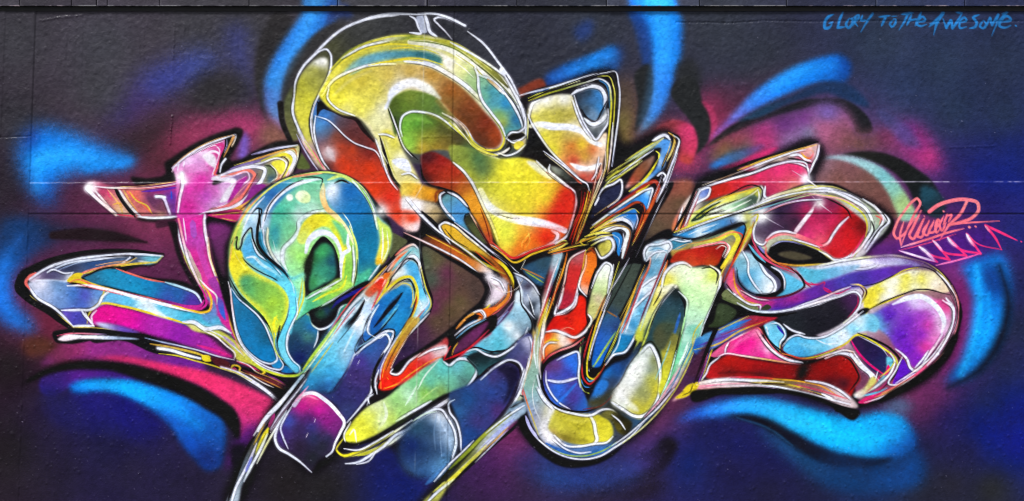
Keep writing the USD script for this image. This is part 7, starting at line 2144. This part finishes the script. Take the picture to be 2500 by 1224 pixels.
PAINTED = {
    1: ('painted_swoosh', 'fish-shaped bright blue sprayed swoosh left of the pink letter'),
    2: ('painted_swoosh', 'blue crescent swoosh at the far left edge'),
    3: ('painted_swoosh', 'blue swoosh curving down beside the yellow dome'),
    4: ('painted_swoosh', 'bright blue swoosh hanging from the top edge right of the middle'),
    5: ('painted_swoosh', 'short straight blue swoosh above the yellow eye shape'),
    6: ('painted_swoosh', 'long blue swoosh rising to the right with a violet tip'),
    7: ('painted_swoosh', 'pale turquoise swoosh ending at the pink signature'),
    8: ('painted_swoosh', 'blue swoosh at the right edge under the zigzag'),
    9: ('painted_swoosh', 'light cyan wave under the red letter'),
    10: ('painted_swoosh', 'blue wave at the lower left under a black arch'),
    11: ('painted_swoosh', 'hot pink band above the black arch'),
    12: ('painted_swoosh', 'black arch over the blue wave'),
    20: ('painted_letter', 'pink and cyan hooked first letter'),
    21: ('painted_letter', 'round green and blue second letter'),
    22: ('painted_letter', 'tall middle letter with yellow dome and blue lower strokes'),
    23: ('painted_letter', 'striped fourth letter with red box and olive bowl'),
    24: ('painted_letter', 'wide last letter in purple, cyan and red'),
    201: ('crossbar', 'pink flagged crossbar'), 202: ('foot', 'cyan and magenta hooked foot'),
    211: ('highlight_spot', None),
    221: ('dome', 'yellow dome in a white bubble outline'), 222: ('folded_stroke', 'blue folded lower stroke'),
    231: ('eye_shape', 'yellow and white eye shape'), 232: ('striped_peak', 'blue striped peak'), 233: ('red_box', 'red and orange box'),
    234: ('bowl', 'olive chrome bowl'), 235: ('arch', 'pale green arch'),
    241: ('light_flare', None), 242: ('base_bar', 'red base with a white lower edge'),
    30: ('lettering_word', 'blue brushed word GLORY'),
    31: ('lettering_word', 'blue brushed word TO'),
    32: ('lettering_word', 'blue brushed word THE'),
    33: ('lettering_word', 'blue brushed word AWESOME'),
    34: ('signature', 'salmon pink sprayed signature'),
    35: ('zigzag_underline', 'magenta and white zigzag under the signature'),
}
WALL = '/World/mural'
tag(UsdGeom.Xform.Define(stage, WALL), 'dark roughcast wall covered by a colourful sprayed mural of letters', 'wall')
idx = np.arange(NZ * NX).reshape(NZ, NX)
F = np.stack([idx[:-1, :-1], idx[1:, :-1], idx[1:, 1:], idx[:-1, 1:]], -1)
P3, N3, C3 = np.stack([X, Y, Z], -1).reshape(-1, 3), N.reshape(-1, 3), lin.reshape(-1, 3)
made = {}
for k in sorted(np.unique(owner), key=lambda k: (k >= 200 and k < 1000, k)):
    lab, n = label(owner == k)
    name, text = PAINTED.get(int(k), ('wall_panel', None))
    for c in np.argsort(-np.bincount(lab.ravel())[1:]) + 1:
        used, inv = np.unique(F[lab == c], return_inverse=True)
        where = path(made[k // 10] if 200 <= k < 1000 else WALL, name if k not in made or k in (211, 241) or k >= 1000 else 'paint_patch')
        tag(quads(where, P3[used], N3[used], C3[used], inv.reshape(-1, 4), wall_look), text if k not in made else None)
        made.setdefault(k, where)

# the rest of the wall: masonry behind the skin, and the plain stretches beyond the mural
xl, zt = uv_to_world(GX0, GZ0)
xr, zb = uv_to_world(GX1, GZ1)
usdkit.mesh(stage, path(WALL, 'masonry'), box(-7.0, 7.0, 0.012, 0.30, 0.0, zt + 0.25), dark_look)
usdkit.mesh(stage, path(WALL, 'wall_panel'), box(-7.0, xl - 0.002, -0.003, 0.0119, zb, zt, 0.002), dark_look)
usdkit.mesh(stage, path(WALL, 'wall_panel'), box(xr + 0.002, 7.0, -0.002, 0.0119, zb, zt, 0.002), dark_look)
usdkit.mesh(stage, path(WALL, 'plinth'), box(-7.0, 7.0, -0.012, 0.0119, 0.001, zb - 0.002, 0.003), dark_look)

# ---------------------------------------------------------------- boarded overhang along the top
LEDGE = '/World/overhang'
tag(UsdGeom.Xform.Define(stage, LEDGE), 'black boarded overhang with chipped lower edge along the top of the wall', 'overhang')
PROUD = 0.030
b_low = 612 - (612 - 15) * (DIST - PROUD) / DIST          # where its lower edge stands, so high on the wall
joints = [-40, 52, 178, 239, 265, 393, 610, 826, 1044, 1262, 1480, 1706, 1918, 2136, 2352, 2540]
for a, b in zip(joints[:-1], joints[1:]):
    us = np.linspace(a + 0.9, b - 0.9, max(int((b - a) / 2), 4))
    vs = np.concatenate([np.linspace(-26, b_low - 2, 26), [b_low - 1.2, b_low - 0.5, b_low]])
    uu, vv = np.meshgrid(us, vs)
    ii = np.clip(((uu - GX0) / STEP).astype(int), 0, NX - 1)
    jj = np.clip(((vv - GZ0) / STEP).astype(int), 0, NZ - 1)
    c = col[jj, ii].copy() * (1.02 + 0.10 * rng.standard_normal())
    r = np.random.default_rng(int(a) + 500)
    wear = gaussian_filter(r.standard_normal(len(us)), 5)
    wear = np.clip(0.25 + 0.9 * wear / wear.std() * 0.4 + 0.5 * gaussian_filter(r.standard_normal(len(us)), 1.2), 0, 1)
    chip = smooth(vv, b_low - 2.6, b_low - 0.8) * wear[None, :]
    tone = np.array([0.72, 0.66, 0.70]) if a > 1900 or a < 60 else np.array([0.62, 0.62, 0.64])
    c = c + chip[..., None] * (tone - c)
    side = np.exp(-((uu - a - 1.5) / 1.6) ** 2) * (0.30 * r.random())
    c = np.clip(c + side[..., None] * (0.6 - c), 0.01, 1)
    cl = np.where(c < 0.04045, c / 12.92, ((c + 0.055) / 1.055) ** 2.4) * GAIN
    x, z = uv_to_world(uu, vv)
    lean = 0.0012 * r.standard_normal()
    y = np.full_like(x, -PROUD) + lean + 0.0006 * gaussian_filter(r.standard_normal(x.shape), 2) * 3
    y = y + 0.0018 * (smooth(uu, b - 2.2, b - 0.9) + 1 - smooth(uu, a + 0.9, a + 2.2)) + 0.002 * smooth(vv, b_low - 0.9, b_low)
    h, w = x.shape
    q = np.arange(h * w).reshape(h, w)
    front = np.stack([q[:-1, :-1], q[1:, :-1], q[1:, 1:], q[:-1, 1:]], -1).reshape(-1, 4)
    pts = np.stack([x, y, z], -1).reshape(-1, 3)
    cols = cl.reshape(-1, 3)
    # underside and edges of the board
    ring = np.concatenate([q[0, :-1], q[:-1, -1], q[-1, :0:-1], q[:0:-1, 0]])
    back = pts[ring].copy()
    back[:, 1] = -PROUD + 0.012
    o = len(pts)
    n = len(ring)
    k = np.arange(n)
    sides = np.stack([ring, o + k, o + (k + 1) % n, ring[(k + 1) % n]], -1)[:, ::-1]
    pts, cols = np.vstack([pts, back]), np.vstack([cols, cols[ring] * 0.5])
    m = quads(path(LEDGE, 'board'), pts, None, cols, np.vstack([front, sides]), wall_look)
xz = lambda v: uv_to_world(0, v)[1]
usdkit.mesh(stage, path(LEDGE, 'soffit'), box(-7.0, 7.0, -PROUD + 0.0125, 0.0115, xz(b_low - 3), xz(-26), 0.001), black_look)
usdkit.mesh(stage, path(LEDGE, 'shade_strip'), box(-7.0, 7.0, -0.009, 0.0, xz(28.0), xz(b_low - 3.4), 0.003), black_look)  # black strip added to stand for the deep shade under the boards
for s in (-1, 1):
    a, b = sorted((s * 7.0, s * (xr + 0.001 if s > 0 else -xl + 0.001)))
    usdkit.mesh(stage, path(LEDGE, 'board'), box(a, b, -PROUD, -PROUD + 0.012, xz(b_low), xz(-26), 0.002), dark_look)
usdkit.mesh(stage, path(LEDGE, 'cap'), box(-7.0, 7.0, -PROUD - 0.02, 0.32, xz(-26) + 0.001, xz(-26) + 0.03, 0.004), black_look)
